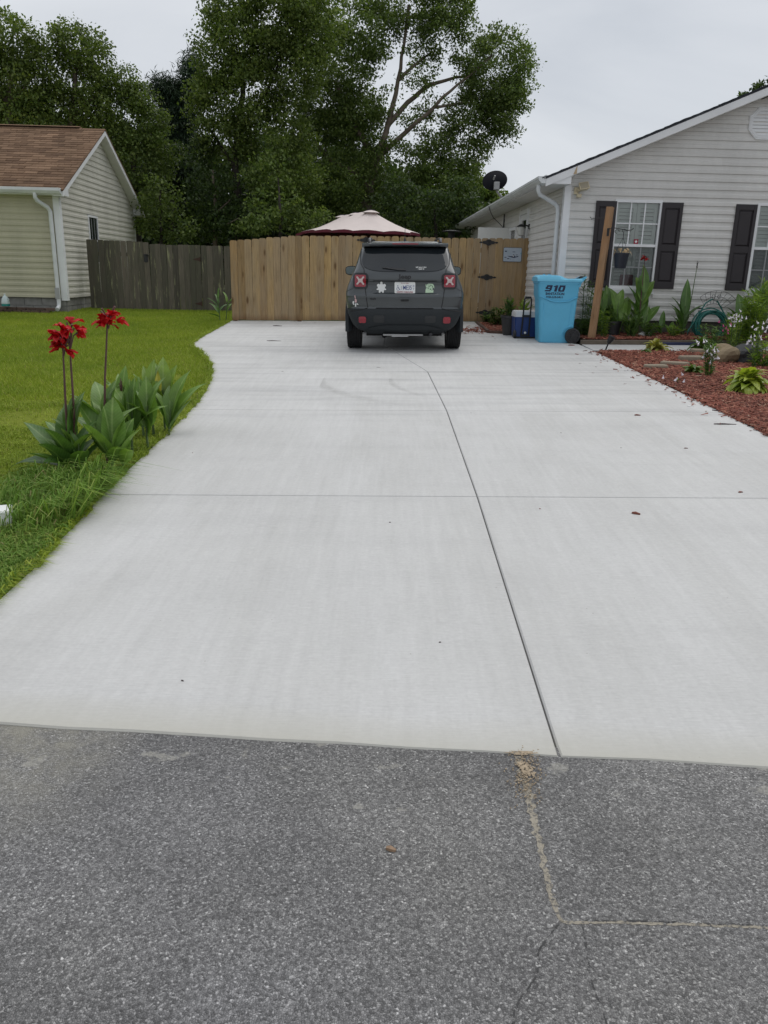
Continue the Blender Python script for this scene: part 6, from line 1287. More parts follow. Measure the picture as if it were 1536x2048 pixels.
def canna(base,label,stems,group=None,cat='canna plant'):
    if group=='red cannas along the driveway': stems=[(dx,dy,h,lx,k,[(.34,R.uniform(60,130),80,.22,.7),(.42,R.uniform(-30,60),78,.17,.6)]*(1 if fl and fl[0]=='red' else 0)+[(fr,az,el,sz*1.2,w_) for fr,az,el,sz,w_ in [(a_,b_,min(84,c_+16),d_,e_) for a_,b_,c_,d_,e_ in lv]]+[(max(.04,fr*.7),az+R.uniform(50,130),min(84,el+R.uniform(12,26)),sz*R.uniform(.9,1.2),w_) for fr,az,el,sz,w_ in lv[:3]],(fl[0],fl[1]+2,fl[2]*1.25,fl[3]*1.2) if fl and fl[0]=='red' else fl) for dx,dy,h,lx,k,lv,fl in stems]
    """stems: (dx,dy,height,lean x,leaf kind,[(frac,az deg,el deg,size,width)],flower or None)"""
    rt=thing('canna_plant',label,cat,base,0,group)
    for (dx,dy,h,lx,kind,leaves,fl) in stems:
        top=Vector((dx+lx,dy,h)); b_=Vector((dx,dy,-.02)); f=lambda t_:b_.lerp(top,t_)+Vector((0,0,0))
        mb=MB(); bw=Vector((R.uniform(-.03,.03),R.uniform(-.02,.02),0))*h; mb.tube([f(0),f(.2)+bw*.5,f(.4)+bw,f(.6)+bw*.9,f(.8)+bw*.4,f(1.)],[.012,.010,.0085,.0075,.0065,.005],7); mb.build('stem',M['stemred'] if fl and fl[0]!='bud' else M['stemgreen'],rt,smooth=60)
        for (fr,az,el,sz,wd_) in leaves: place_leaf(rt,kind,f(fr),math.radians(az),math.radians(el),sz,R.uniform(-.35,.35),None,wd_)
        if fl:
            if fl[0]=='red':
                canna_flower(rt,top+Vector((0,0,fl[2]*.1)),fl[1],fl[2],fl[3],int(h*1000))
                mb=MB()
                for k in range(6):
                    a=R.uniform(0,6.28); e=top+Vector((math.cos(a)*fl[2]*.8,math.sin(a)*fl[2]*.5,R.uniform(-.3,1.2)*fl[2])); mb.tube([top-Vector((0,0,fl[2]*1.3)),top.lerp(e,.5)-Vector((0,0,.01)),e],[.004,.004,.007],5)
                mb.build('flower_stalk',M['stemred'],rt)
            else:
                mb=MB(); 
                for k in range(7): a=k*2.4; mb.tube([top+Vector((0,0,-.02+.012*k)),top+Vector((.012*math.cos(a),.012*math.sin(a),.02+.016*k))],[.006,.003],5)
                mb.build('flower_bud',M['stemred'] if fl[1]=='r' else M['darkbark'],rt)
    return rt
def rel(base,px,py): # offset from base of a pixel at the base depth
    return at(px,py,base.y)-base
# left group beside the driveway
b=gnd(140,945); A_=rel(b,124,690); A2=rel(b,136,672)
canna(b,'red flowering canna nearest the street, with two flower stalks at the lawn edge',[
 (A_.x*.1+.005,0,A_.z,A_.x*.9,'canna_dark',[(.07,160,28,.40,1.),(.05,185,8,.36,1.),(.2,120,55,.30,1.15),(.25,30,70,.28,1.1),(.12,260,40,.30,1.2)],('red',4,.045,.06)),
 (.03,.02,A2.z,A2.x-.03,'canna',[(.05,140,45,.36,1.),(.1,330,50,.26,1.),(.3,75,62,.26,1.1),(.03,210,15,.28,1.),(.1,250,62,.22,1.2)],('red',7,.055,.075)),
 (.07,-.03,.22,.02,'canna_dark',[(.3,-60,30,.25,1.2),(.6,60,60,.24,1.1)],None)],'red cannas along the driveway')
b=gnd(205,935); A_=rel(b,196,632)
canna(b,'red canna with a single tall stalk and broad leaves, second from the street',[
 (.0,.1,A_.z,A_.x+.03,'canna',[(.25,125,55,.36,1.),(.3,60,68,.27,1.15),(.15,160,35,.32,1.),(.18,20,48,.28,1.1)],('red',6,.055,.07)),
 (.09,-.05,.20,.015,'canna',[(.75,95,78,.30,1.75),(.5,165,42,.42,.9),(.55,20,60,.26,1.1),(.3,300,35,.22,1.1),(.45,130,35,.34,1.2)],None),
 (.15,-.02,.16,.02,'canna',[(.6,75,72,.24,1.2),(.5,350,55,.22,1.),(.35,200,40,.24,1.)],None)],'red cannas along the driveway')
b=gnd(262,905); canna(b,'leafy canna without open flowers, third from the street',[
 (0,.03,.30,.02,'canna',[(.5,100,72,.34,1.1),(.6,140,60,.36,1.),(.7,60,74,.30,1.),(.4,10,50,.30,.9),(.35,185,40,.26,1.)],None),
 (.1,.1,.34,.02,'canna',[(.5,95,70,.34,1.1),(.7,30,66,.30,1.),(.6,150,58,.32,1.)],None),
 (-.08,.15,.42,-.01,'canna_light',[(.6,110,75,.30,.9),(.8,70,80,.26,.9),(.5,160,60,.30,1.)],('bud','r'))],'red cannas along the driveway')
b=gnd(318,870); LEAF['yellow']=[leaf_mesh('leaf',1,.32,.2,.5,M['yellowleaf'],.03,9)]; yc_=canna(b,'pale green young canna clump farthest from the street, with a yellowing leaf',[
 (-.06,.06,.34,-.02,'canna_light',[(.5,115,68,.34,1.),(.7,80,78,.32,1.),(.8,60,76,.28,.9)],None),
 (.02,.12,.36,.0,'canna_light',[(.6,90,78,.36,1.05),(.5,40,62,.34,1.),(.7,130,70,.30,1.)],None),
 (.08,.0,.22,.03,'canna',[(.4,25,48,.40,.8),(.6,45,58,.38,.85),(.5,80,74,.30,1.),(.3,5,40,.26,.8)],None),
 (-.12,-.02,.26,-.02,'canna',[(.5,100,72,.30,1.2),(.6,150,58,.30,1.),(.4,200,45,.24,1.)],None)],'red cannas along the driveway')
yl_=place_leaf(yc_,'yellow',Vector((-.02,.1,.30)),math.radians(95),math.radians(80),.24,.4,0,.8); yl_['label']='yellowing leaf'
b=gnd(440,640); canna(b,'small canna standing against the left end of the tan fence',[
 (0,0,.48,-.03,'canna_dark',[(.3,150,50,.36,.7),(.5,170,55,.34,.6),(.7,120,68,.28,.7),(.4,40,50,.32,.6),(.15,200,25,.26,.7),(.9,80,75,.26,.6)],None),
 (.12,.05,.4,.04,'canna',[(.4,60,60,.32,.6),(.7,30,58,.34,.5),(.9,120,70,.3,.6)],None)])
# cannas along the white house
def wallcanna(px,py,label,stems,Y=14.0):
    b=at(px,py,Y); b.z=gz(b.x,Y)+.07; return canna(b,label,[(dx,dy,h,lx,k,[(fr,az,el,sz*1.25,w_*1.05) for fr,az,el,sz,w_ in lv]+[(fr*.6,az+70,el-8,sz*1.0,w_) for fr,az,el,sz,w_ in lv[:3]],fl) for dx,dy,h,lx,k,lv,fl in stems],'cannas along the white house wall')
wallcanna(1195,668,'canna behind the leaning timber post, leftmost of those along the white house',[(0,0,.6,.03,'canna',[(.4,120,68,.4,.8),(.6,70,74,.42,.9),(.7,150,65,.36,.9),(.3,40,50,.3,.9)],None),(.12,.05,.62,.03,'canna',[(.5,85,78,.46,1.0),(.6,110,70,.38,.9)],None)])
wallcanna(1228,668,'canna with an upright leaf fan between the post and the hanging basket',[(0,0,.55,.02,'canna',[(.6,100,80,.46,.9),(.75,60,68,.36,.9),(.5,130,70,.36,.9)],None),(.07,-.05,.34,.04,'canna',[(.6,55,62,.44,1.),(.4,160,40,.36,.7),(.7,75,75,.42,.7)],None)])
wallcanna(1272,666,'tallest canna under the first window with one red flower',[(0,0,.72,.06,'canna',[(.4,60,70,.5,1.),(.55,100,78,.48,.9),(.7,45,66,.46,.95),(.8,110,74,.42,.9),(.95,90,80,.42,.8)],None),(.03,.0,1.28,-.02,'canna_dark',[(.45,95,80,.4,.7),(.3,150,70,.42,.4)],('red',2,.05,.085)),(.1,-.05,.36,.05,'canna',[(.6,30,55,.36,1.1),(.5,60,68,.3,1.),(.3,-20,20,.28,.9)],None)])
wallcanna(1322,664,'smallest canna, low against the wall under the right shutter of the first window',[(0,0,.2,.01,'canna_dark',[(.6,80,78,.26,.9),(.4,140,40,.2,.9)],None),(.15,.0,.14,.02,'canna',[(.6,60,60,.18,1.),(.5,150,50,.16,1.)],None)])
wallcanna(1364,664,'tall narrow canna with a dark dry stalk, left of the coiled hose',[(0,0,.5,.0,'canna_dark',[(.5,95,82,.5,.75),(.7,80,84,.5,.7),(.3,120,70,.36,.8),(.5,25,42,.4,.5),(.25,60,60,.3,.9)],None),(.03,.02,1.12,.09,'canna_dark',[],('bud','d')),(-.05,-.04,.14,-.02,'hosta_green',[(.6,120,40,.18,1.),(.5,30,40,.18,1.)],None)])
wallcanna(1478,664,'canna right of the coiled hose with broad dark upright leaves',[(0,0,.42,.0,'canna_dark',[(.5,100,80,.46,.9),(.5,70,74,.4,1.),(.3,130,60,.3,1.)],None),(.1,.0,.4,.12,'canna',[(.6,50,55,.4,.6),(.8,40,60,.34,.6)],None)])
wallcanna(1518,660,'tall canna in front of the second window with a dry stalk',[(0,0,.65,.02,'canna',[(.5,95,80,.5,.9),(.7,80,80,.46,.9),(.6,140,60,.4,.9),(.3,60,60,.4,1.)],None),(.05,.0,1.12,.06,'canna_dark',[],('bud','d'))])
# rosettes
def hosta(b,label,kind,n,size,width=1.,el=(10,75),up=0.,name='hosta_plant',group='hostas in the mulch'):
    rt=thing(name,label,'hosta',b,0,group)
    for k in range(n):
        e=math.radians(el[0]+(el[1]-el[0])*(k/n)**1.1+R.uniform(-8,8)); place_leaf(rt,kind,Vector((R.gauss(0,.03),R.gauss(0,.03),.01+up*k/n)),k*2.4+R.uniform(-.3,.3),e,size*R.uniform(.75,1.15),R.uniform(-.3,.3),None,width)
    return rt
b=gnd(1500,792); b.y+=.22; hosta(b+Vector((.05,0,.03)),'largest yellow green hosta at the right edge of the photo','hosta',110,.22,.9,(4,82),.09)
b=gnd(1316,703); b.y+=.12; hosta(b,'yellow tinged hosta on the walkway edge below the first window','hosta_yellow',46,.22,.6,(8,82),.02)
hosta(gnd(1292,706),'small low hosta just left of the yellow tinged one','hosta_green',12,.13,.8,(8,60))
b=gnd(1388,748); b.y+=.05; hosta(b,'small bright hosta in front of the white flowering plant','hosta_green',26,.16,.7,(15,80),.02)
b=gnd(1400,703); hosta(b,'feathery green hosta clump at the walkway before the hose','hosta_green',46,.26,.45,(15,85),.03)
# leafy perennials
def foliage_np(name,P,D,L_,W,mat,droop=.35):
    """narrow leaves: points, directions, lengths"""
    n=len(P); D=D/np.linalg.norm(D,axis=1,keepdims=True); S_=np.cross(D,np.array([[0,0,1.]])); S_/= (np.linalg.norm(S_,axis=1,keepdims=True)+1e-6)
    a=P; m1=P+D*L_[:,None]*.45+S_*W[:,None]/2-np.array([[0,0,1]])*L_[:,None]*droop*.15; m2=P+D*L_[:,None]*.45-S_*W[:,None]/2-np.array([[0,0,1]])*L_[:,None]*droop*.15
    mm=P+D*L_[:,None]*.5-np.array([[0,0,1]])*L_[:,None]*(droop*.15+.06); tp=P+D*L_[:,None]-np.array([[0,0,1]])*L_[:,None]*droop*.5
    v=np.stack([a,m1,mm,m2,tp],1).reshape(-1,3); o=np.arange(n)[:,None]*5
    f=np.concatenate([o+np.array([[0,1,2]]),o+np.array([[0,2,3]]),o+np.array([[2,1,4]]),o+np.array([[3,2,4]])],0); return mesh_np(name,v,f,mat)
def perennial(b,label,name,cat,nst,h,spread,ll,lw,mat,per=26,flower=None,lean=(0,0),group=None,el=.5):
    rt=thing(name,label,cat,b,0,group); mb=MB(); P=[];D=[];tops=[]
    for s_ in range(nst):
        a=R.uniform(0,6.28); r=spread*math.sqrt(R.random()); p0=Vector((math.cos(a)*r*.4,math.sin(a)*r*.4,-.02)); p1=Vector((math.cos(a)*r+lean[0],math.sin(a)*r+lean[1],h*R.uniform(.75,1.1))); mb.tube([p0,p0.lerp(p1,.5),p1],[.006,.005,.003],5); tops.append(p1)
        for k in range(per):
            t_=R.uniform(.12,1.); az=k*2.4+R.uniform(-.4,.4); P.append(p0.lerp(p1,t_)); e=R.uniform(el-.5,el+.4); D.append((math.cos(az)*math.cos(e),math.sin(az)*math.cos(e),math.sin(e)))
    mb.build('stem',M['stemgreen'],rt)
    n=len(P); tag(link('foliage',foliage_np('foliage',np.array(P),np.array(D),ll*NR.uniform(.6,1.15,n),lw*NR.uniform(.7,1.2,n),M[mat]),rt),kind='stuff')
    if flower:
        for tp in tops[:flower[1]]:
            mb=MB(); kind=flower[0]
            if kind=='cone':
                for q in range(9): a=q*2*PI/9; d=Vector((math.cos(a),math.sin(a),-.35)); n_=Vector((-math.sin(a),math.cos(a),0)); mb.add([tp,tp+d*.03-n_*.012,tp+d*.06,tp+d*.03+n_*.012],[(0,1,2,3)])
                f_=mb.build('flower',M['pinkpetal'],rt); cb2=MB(); cb2.lathe([(.016,-.004),(.02,.006),(.012,.018),(0,.02)],8,Matrix.Translation(tp)); cb2.build('flower_head',M['stemred'],f_)
            else:
                for q in range(7):
                    c=tp+Vector((R.gauss(0,.05),R.gauss(0,.05),R.gauss(-.02,.05))); d=Vector((R.gauss(0,.5),R.gauss(-.2,.4),-1)).normalized(); s1=d.cross(Vector((1,.2,0))).normalized(); s2=d.cross(s1); l=R.uniform(.035,.055)
                    mb.loft([[c+(s1*math.cos(k*PI/3)+s2*math.sin(k*PI/3))*rr_+d*dd for k in range(6)] for rr_,dd in ((.003,0),(.005,l*.5),(.015,l))],False,False)
                tag(mb.build('flower_cluster',M['magenta'] if kind=='mag' else M['whitepetal'],rt),kind='stuff')
    return rt
def gb(px,py,Yo=0,dz=0):
    b=gnd(px,py); b.x*=(b.y+Yo)/b.y; b.y+=Yo; b.z+=dz; return b
def wb_(px,Y,dz=.07):
    b=at(px,670,Y); b.z=gz(b.x,Y)+dz; return b
perennial(wb_(1166,13.95),'straggly weeds between the bin and the leaning post','weed_clump','weed',7,.95,.12,.13,.022,'weed',22)
perennial(wb_(1168,13.85),'low bushy weed at the bottom left of the leaning post','weed_clump','weed',9,.30,.16,.14,.022,'weed',26)
perennial(wb_(1206,13.6),'narrow leaved lily just right of the leaning post base','lily_plant','lily',6,.42,.10,.12,.016,'lily',40)
perennial(wb_(1262,13.65),'dark green bush with a pale upper half at the edging under the first window','shrub','shrub',16,.36,.17,.15,.035,'weed',20,el=.9)
perennial(wb_(1222,14.0),'dark weeds around the black nursery pot at the wall','weed_clump','weed',8,.5,.16,.12,.02,'weed',22)
perennial(wb_(1505,13.55),'tall lily stems at the right photo edge in front of the cannas','lily_plant','lily',9,.85,.22,.17,.024,'lily',60)
perennial(gb(1545,706,.55,.02),'second tall lily clump with pink coneflowers at the right photo edge','coneflower_plant','coneflower',9,.92,.25,.15,.024,'lily',46,('cone',7),(-.05,0))
perennial(gb(1500,704,.6,.02),'bright narrow leaved lily thicket before the second window','lily_plant','lily',12,.80,.24,.17,.024,'lily',60)
perennial(gb(1462,700,.75,.02),'low yellow green lily fan right of the coiled hose','lily_plant','lily',9,.42,.18,.17,.024,'lily',34,el=.8)
perennial(gb(1530,742,.3,.0),'leafy mound filling the gap behind the largest hosta','garden_plant','plant',12,.30,.26,.12,.035,'lily',26)
perennial(wb_(1298,13.7),'small leafy plant under the right shutter of the first window','garden_plant','plant',7,.26,.14,.12,.03,'weed',24)
perennial(wb_(1345,13.75),'thin sprouting plant on the mulch left of the tall dark canna','garden_plant','plant',5,.22,.1,.14,.025,'lily',14)
perennial(gb(1425,705,.45,.03),'mixed low greenery with one magenta bloom before the hose','garden_plant','plant',11,.34,.26,.11,.03,'weed',24,('mag',1))
perennial(gb(1468,702,.5,.03),'feathery green plant behind the tan boulder','garden_plant','plant',12,.34,.2,.12,.018,'lily',34)
perennial(gb(1418,756,.1),'dark stemmed plant with hanging white bells beside the flagstones','flowering_plant','plant',7,.40,.10,.10,.03,'weed',30,('white',3))
perennial(gb(1510,742,.35),'yellow green stems with white bells behind the large hosta','flowering_plant','plant',6,.52,.2,.1,.02,'lily',14,('white',3))
perennial(gb(1465,716,.62),'arching stems with white bells above the tan boulder','flowering_plant','plant',6,.62,.2,.1,.018,'lily',14,('white',3),(.02,-.05))
perennial(gb(1347,765,.0),'fallen white bell flowers lying on the mulch','fallen_flowers','flower',2,.05,.08,.06,.01,'lily',4,('white',2))
perennial(gb(993,655,.25,.02),'bushy low shrub in the corner bed below the gate hinges','shrub','shrub',16,.34,.26,.09,.05,'weed',26)
perennial(gb(975,650,.3,.02),'low trailing shrub at the left of the corner bed','shrub','shrub',10,.16,.26,.08,.045,'weed',22)
pb=Vector(pot.location)+Vector((.0,0,.3)); perennial(pb,'spiky blue green plant growing in the grey pot','potted_plant','plant',7,.34,.08,.2,.05,'weed',10,el=.9)
perennial(wb_(1041,14.9,.02),'bright green strappy plant behind the blue cool box','strappy_plant','plant',6,.55,.12,.28,.045,'lily',9,el=.9)
np_=wb_(1222,13.9); mb=MB(); mb.lathe([(.12,0),(.15,.22),(.16,.22),(.16,.25),(.14,.25),(.13,.05),(0,.05)],20,cap=False); o=mb.build('nursery_pot',M['blackplastic'],smooth=40); o.location=np_; tag(o,'black nursery pot by the house wall between two cannas','plant pot')
# ================================================================== trees
def tree(name,label,lobes,trunk,limbs,mat,leaf=.12,dens=760,bark='bark',group=None,clump=.42,needles=False,base=None,holes=()):
    """lobes: (px,py,rx,ry px, Y[, depth factor]); trunk: (px,Y) base; limbs: lists of (px,py,Y,r)"""
    bx_=at(trunk[0],600,trunk[1]); bx_.z=gz(max(min(bx_.x,10),-12),20)-.1
    rt=thing(name,label,'tree',bx_,0,group); Ps=[]
    for lb in lobes:
        px_,py_,rx,ry,Y=lb[:5]; df=lb[5] if len(lb)>5 else 1.
        c=at(px_,py_,Y); D=c.y*cp-(c.z-CZ)*sp; k=D/F; Rx,Rz=rx*k,ry*k; Ry=(Rx+Rz)/2*df
        nl=int(dens*PI*Rx*Rz*(lb[6] if len(lb)>6 else 1.)); nc=max(4,int(nl/62)); 
        d=NR.normal(0,1,(nc,3)); d/=np.linalg.norm(d,axis=1,keepdims=True); rad=NR.uniform(.25,1.,(nc,1))**.42
        cc=np.array([c.x,c.y,c.z])+d*rad*np.array([Rx,Ry,Rz])
        cs=clump*NR.uniform(.6,1.25,(nc,1)); q=NR.integers(0,nc,nl)
        off=NR.normal(0,1,(nl,3)); off/=np.linalg.norm(off,axis=1,keepdims=True); off*=NR.uniform(.1,1,(nl,1))**.5*np.array([1,1,.62]); Ps.append(cc[q]+off*cs[q])
    P=np.concatenate(Ps)
    if holes:
        zz_=P[:,2]-CZ; D=P[:,1]*cp-zz_*sp; u=P[:,0]/D*F; v=-(P[:,1]*sp+zz_*cp)/D*F
        X_=768+u*math.cos(ROLL)-v*math.sin(ROLL); Y_=1024+u*math.sin(ROLL)+v*math.cos(ROLL); keep=np.ones(len(P),bool)
        for hx,hy,hr,pr in holes: keep&=~((np.hypot(X_-hx,Y_-hy)<hr*NR.uniform(.7,1.15,len(P)))&(NR.uniform(0,1,len(P))<pr))
        P=P[keep]
    n=len(P)
    T=NR.normal(0,1,(n,3)); T[:,2]-=.35; T/=np.linalg.norm(T,axis=1,keepdims=True)
    Nn=NR.normal(0,.6,(n,3)); Nn[:,2]+=.9; S_=np.cross(T,Nn); S_/=np.linalg.norm(S_,axis=1,keepdims=True)+1e-6; Up=np.cross(S_,T)
    l=leaf*NR.uniform(.65,1.3,(n,1)); w_=l*(.13 if needles else .66)
    a=P; b1_=P+T*l*.45+S_*w_/2+Up*l*.10; c_=P+T*l; d_=P+T*l*.45-S_*w_/2+Up*l*.10
    v=np.stack([a,b1_,c_,d_],1).reshape(-1,3)-np.array(rt.location); f=np.arange(4*n).reshape(-1,4)
    tag(link('crown',mesh_np('crown',v,f,M[mat]),rt),kind='stuff')
    L0=Vector(rt.location)
    for i,lm in enumerate(limbs):
        pts=[at(a_,b_,Y_)-L0 for a_,b_,Y_,_ in lm]; rs=[r_ for *_,r_ in lm]
        if i==0: pts=[Vector((pts[0].x*.6,pts[0].y,-.1))]+pts; rs=[rs[0]*1.25]+rs
        q=[];qr=[]
        for j in range(len(pts)-1):
            for s_ in range(3): q.append(pts[j].lerp(pts[j+1],s_/3)+Vector((R.gauss(0,.02),R.gauss(0,.02),0))*(1 if s_ else 0)); qr.append(rs[j]+(rs[j+1]-rs[j])*s_/3)
        q.append(pts[-1]); qr.append(rs[-1]); mb=MB(); mb.tube(q,qr,9); mb.build('trunk' if i==0 else 'limb',M[bark],rt,smooth=60)
    return rt
Y1=31.
tree('broadleaf_tree','tallest tree behind the fence, its bare forked limbs showing against the sky',
 [(985,140,70,85,Y1),(955,235,82,58,Y1),(1008,215,50,72,Y1),(915,290,70,48,Y1),(1035,150,32,55,Y1),(880,45,58,62,Y1),(905,10,45,40,Y1),(800,0,95,52,Y1),(850,95,42,38,Y1,1,.7),(735,60,70,70,Y1),(690,130,62,75,Y1),(650,200,72,75,Y1+.5),(640,290,80,80,Y1+.5),(735,265,48,46,Y1,1,.75),(800,330,88,50,Y1),(880,365,85,45,Y1),(700,370,85,60,Y1),(610,390,85,60,Y1+.4),(910,352,45,38,Y1),(945,110,40,50,Y1,1,.6),(770,210,40,40,Y1,1,.5),(880,215,40,30,Y1,1,.5),(830,235,34,34,Y1,1,.5),(715,225,62,55,Y1+.3),(680,255,60,50,Y1+.3),(760,420,190,45,Y1+.8),(840,150,36,32,Y1,1,.5)],
 (735,Y1),[[(733,430,Y1,.22),(738,370,Y1,.19),(752,320,Y1,.16)],[(752,320,Y1,.12),(778,240,Y1,.095),(796,160,Y1,.07),(808,90,Y1,.05),(818,10,Y1,.06)],[(757,315,Y1,.10),(800,275,Y1,.085),(850,232,Y1-.3,.07),(885,195,Y1-.4,.055),(935,155,Y1-.5,.035),(985,110,Y1-.5,.03)],[(775,250,Y1,.1),(815,205,Y1+.3,.085),(855,172,Y1+.4,.07),(910,155,Y1+.5,.05),(960,150,Y1+.5,.03)],[(798,160,Y1,.07),(830,130,Y1,.05),(862,105,Y1,.03)],[(752,320,Y1,.13),(700,240,Y1,.1),(670,160,Y1,.06)],[(740,360,Y1,.1),(660,320,Y1,.07),(610,260,Y1,.04)],[(870,215,Y1-.3,.05),(930,205,Y1-.3,.035),(985,215,Y1-.3,.02)]],
 'oak',.097,1300,'bark',holes=[(808,120,13,.7),(790,185,11,.65),(885,160,16,.8),(905,190,18,.75),(850,185,11,.6),(820,270,11,.5),(870,200,11,.6)])
Y2=27.
tree('broadleaf_tree','large full tree left of the tallest one, its left outline against open sky',
 [(565,40,95,85,Y2),(480,90,75,85,Y2),(500,180,85,75,Y2),(430,120,45,55,Y2),(430,210,52,58,Y2),(400,180,22,30,Y2),(455,25,50,60,Y2),(580,130,90,80,Y2),(540,270,85,70,Y2),(620,60,70,80,Y2),(450,280,60,50,Y2),(575,350,75,60,Y2),(560,-30,120,60,Y2),(395,215,14,18,Y2)],
 (477,Y2),[[(478,470,Y2,.14),(475,400,Y2,.12),(470,320,Y2,.11),(480,220,Y2,.09),(490,120,Y2,.06)],[(472,340,Y2,.07),(440,290,Y2,.05),(415,250,Y2,.03)],[(476,260,Y2,.07),(530,190,Y2,.05),(570,100,Y2,.03)]],'bright',.096,1300,'darkbark')
Y3=26.
tree('broadleaf_tree','tree rising behind the brown roof at the far left edge',[(25,85,62,60,Y3),(10,160,80,75,Y3),(70,175,45,60,Y3),(60,110,36,40,Y3),(-60,120,70,90,Y3),(30,240,80,60,Y3),(-40,230,70,70,Y3)],(20,Y3),[[(20,300,Y3,.15),(20,200,Y3,.12),(25,110,Y3,.06)],[(20,220,Y3,.07),(60,160,Y3,.04)],[(20,210,Y3,.07),(-30,150,Y3,.04)]],'bright',.096,1300,'bark',group='trees behind the cream house')
tree('broadleaf_tree','middle tree behind the brown roof with pale branching limbs',[(152,95,48,48,Y3+.8),(185,115,38,50,Y3+.8),(120,90,22,40,Y3+.8),(160,170,66,55,Y3+.8),(130,225,60,50,Y3+.8),(190,225,50,55,Y3+.8)],(145,Y3+.8),[[(140,280,Y3+.8,.14),(145,230,Y3+.8,.11),(150,170,Y3+.8,.08),(155,100,Y3+.8,.04)],[(142,250,Y3+.5,.06),(165,215,Y3+.5,.045),(190,190,Y3+.5,.03)],[(145,225,Y3+.8,.05),(120,180,Y3+.8,.03)]],'bright',.096,1300,'bark',group='trees behind the cream house')
tree('broadleaf_tree','dense tree behind the ridge end of the brown roof',[(245,165,36,40,Y3+1.4),(275,185,30,36,Y3+1.4),(240,230,60,55,Y3+1.4),(290,255,45,60,Y3+1.4),(270,330,62,70,Y3+1.4),(320,300,26,60,Y3+1.4),(280,400,60,55,Y3+1.4),(225,290,50,50,Y3+1.4)],(270,Y3+1.4),[[(275,470,Y3+1.4,.13),(270,380,Y3+1.4,.11),(260,250,Y3+1.4,.06)],[(268,330,Y3+1.4,.06),(300,270,Y3+1.4,.03)]],'oak',.096,1300,'darkbark',group='trees behind the cream house')
Y4=38.
tree('pine_tree','dark pine showing in the gap between the left trees and the big trees',[(335,185,26,26,Y4),(360,195,26,22,Y4),(318,170,12,16,Y4),(350,235,42,26,Y4),(335,285,40,30,Y4),(365,280,30,30,Y4),(345,340,50,34,Y4),(385,170,14,50,Y4),(392,130,10,26,Y4)],(345,Y4),[[(345,460,Y4,.18),(345,300,Y4,.14),(345,180,Y4,.06)]],'pine',.30,2400,'darkbark',clump=.55,needles=True)
Y5=25.
tree('understory_tree','young tree above the old grey fence beside the cream house gable',[(322,385,30,32,Y5),(315,430,42,34,Y5),(345,450,40,30,Y5),(300,465,34,24,Y5)],(322,Y5),[[(322,480,Y5,.05),(322,430,Y5,.035),(322,380,Y5,.02)]],'oak',.10,760,'darkbark',group='small trees behind the grey fence')
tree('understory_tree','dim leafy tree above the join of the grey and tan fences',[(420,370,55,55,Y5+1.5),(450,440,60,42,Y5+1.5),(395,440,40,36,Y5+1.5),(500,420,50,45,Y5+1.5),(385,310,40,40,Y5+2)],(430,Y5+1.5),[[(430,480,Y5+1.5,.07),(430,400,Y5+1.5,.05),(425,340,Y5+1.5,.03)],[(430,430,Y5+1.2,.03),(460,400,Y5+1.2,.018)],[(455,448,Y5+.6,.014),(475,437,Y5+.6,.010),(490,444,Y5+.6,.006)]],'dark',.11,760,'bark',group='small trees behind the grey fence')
tree('understory_tree','leafy shrub wall left of the patio umbrella behind the tan fence',[(560,420,60,40,Y5),(540,350,50,50,Y5+1),(610,440,50,26,Y5),(505,455,40,26,Y5)],(560,Y5),[[(560,480,Y5,.06),(560,420,Y5,.04),(555,350,Y5+.5,.02)]],'oak',.11,760,'darkbark')
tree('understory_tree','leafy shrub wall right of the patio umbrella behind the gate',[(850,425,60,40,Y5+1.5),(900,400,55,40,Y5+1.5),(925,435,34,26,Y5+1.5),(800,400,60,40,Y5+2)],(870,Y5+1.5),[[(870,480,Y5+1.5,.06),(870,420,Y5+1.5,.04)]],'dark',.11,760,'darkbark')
Y6=44.
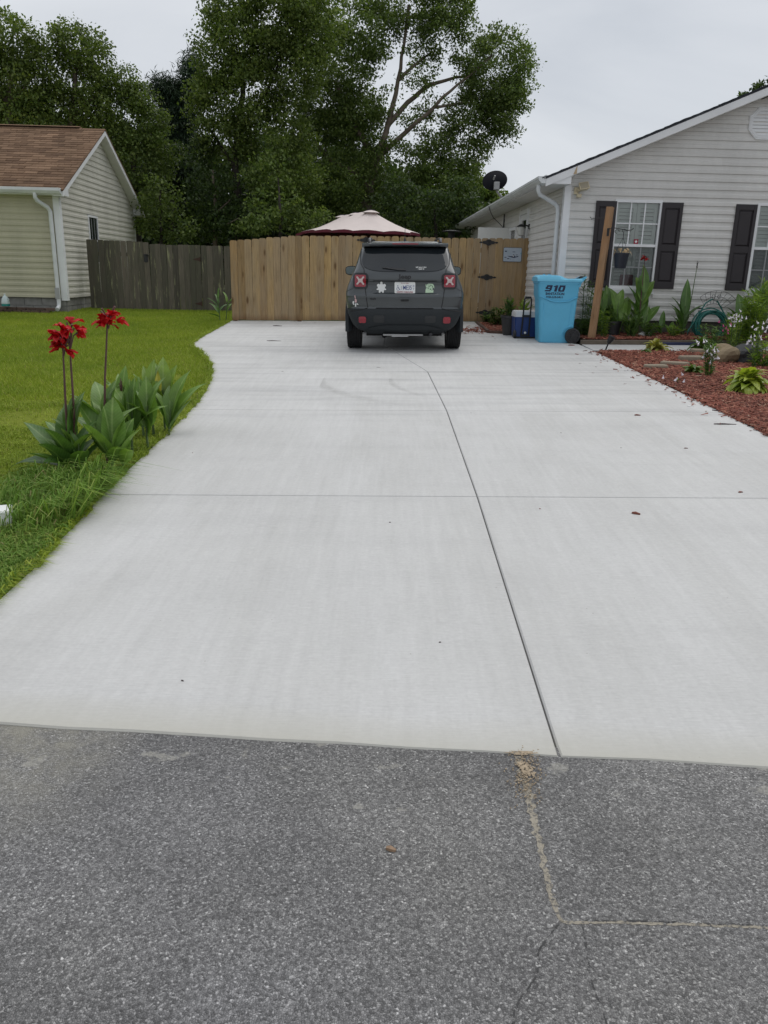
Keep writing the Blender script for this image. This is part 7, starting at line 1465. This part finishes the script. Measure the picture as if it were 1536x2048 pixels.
tree('far_tree','small bright tree far behind the satellite dish',[(985,396,24,20,Y6),(1002,388,12,12,Y6),(955,390,36,30,Y6),(940,360,30,30,Y6),(975,410,40,26,Y6)],(975,Y6),[[(975,470,Y6,.12),(975,400,Y6,.06)]],'bright',.17,520,'bark')
Y7=42.
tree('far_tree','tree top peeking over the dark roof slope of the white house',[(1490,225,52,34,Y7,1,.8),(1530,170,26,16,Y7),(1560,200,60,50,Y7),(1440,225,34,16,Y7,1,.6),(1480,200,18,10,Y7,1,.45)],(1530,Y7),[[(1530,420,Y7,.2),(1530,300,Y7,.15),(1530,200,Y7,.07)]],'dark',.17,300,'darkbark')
# distant wood closing the gaps
def wood():
    n=90000; px_=NR.uniform(-260,1010,n); top=np.interp(px_,[-260,0,200,330,420,520,700,900,1010],[120,180,260,300,310,260,300,380,425]); py_=top+(562-top)*NR.uniform(0,1,n)**.85; Yd=NR.uniform(37,47,n)
    a=px_-768;b=py_-1024; u=a*math.cos(ROLL)+b*math.sin(ROLL); v=b*math.cos(ROLL)-a*math.sin(ROLL); dy=cp-v/F*sp; dz=-sp-v/F*cp
    tt=Yd/dy; c=np.stack([u/F*tt,Yd,CZ+dz*tt],1)+NR.normal(0,.25,(n,3))
    T=NR.normal(0,1,(n,3)); T/=np.linalg.norm(T,axis=1,keepdims=True); S_=np.cross(T,NR.normal(0,1,(n,3))); S_/=np.linalg.norm(S_,axis=1,keepdims=True); l=.30*NR.uniform(.6,1.3,(n,1))
    vv=np.stack([c,c+T*l*.5+S_*l*.36,c+T*l,c+T*l*.5-S_*l*.36],1).reshape(-1,3); return mesh_np('wood',vv,np.arange(4*n).reshape(-1,4),M['dark'])
tag(link('far_wood',wood()),'dark wood behind the back yards','wood',kind='stuff')
mb=MB()
for i in range(26):
    p=at(-200+i*46+R.uniform(-12,12),470,R.uniform(36,46)); p.z=.3; h=R.uniform(4,8); mb.tube([p,p+Vector((R.uniform(-.3,.3),0,h*.5)),p+Vector((R.uniform(-.5,.5),0,h))],[R.uniform(.08,.16),.09,.04],6)
tag(mb.build('wood_stems',M['darkbark']),'dim trunks inside the distant wood','wood',kind='stuff')
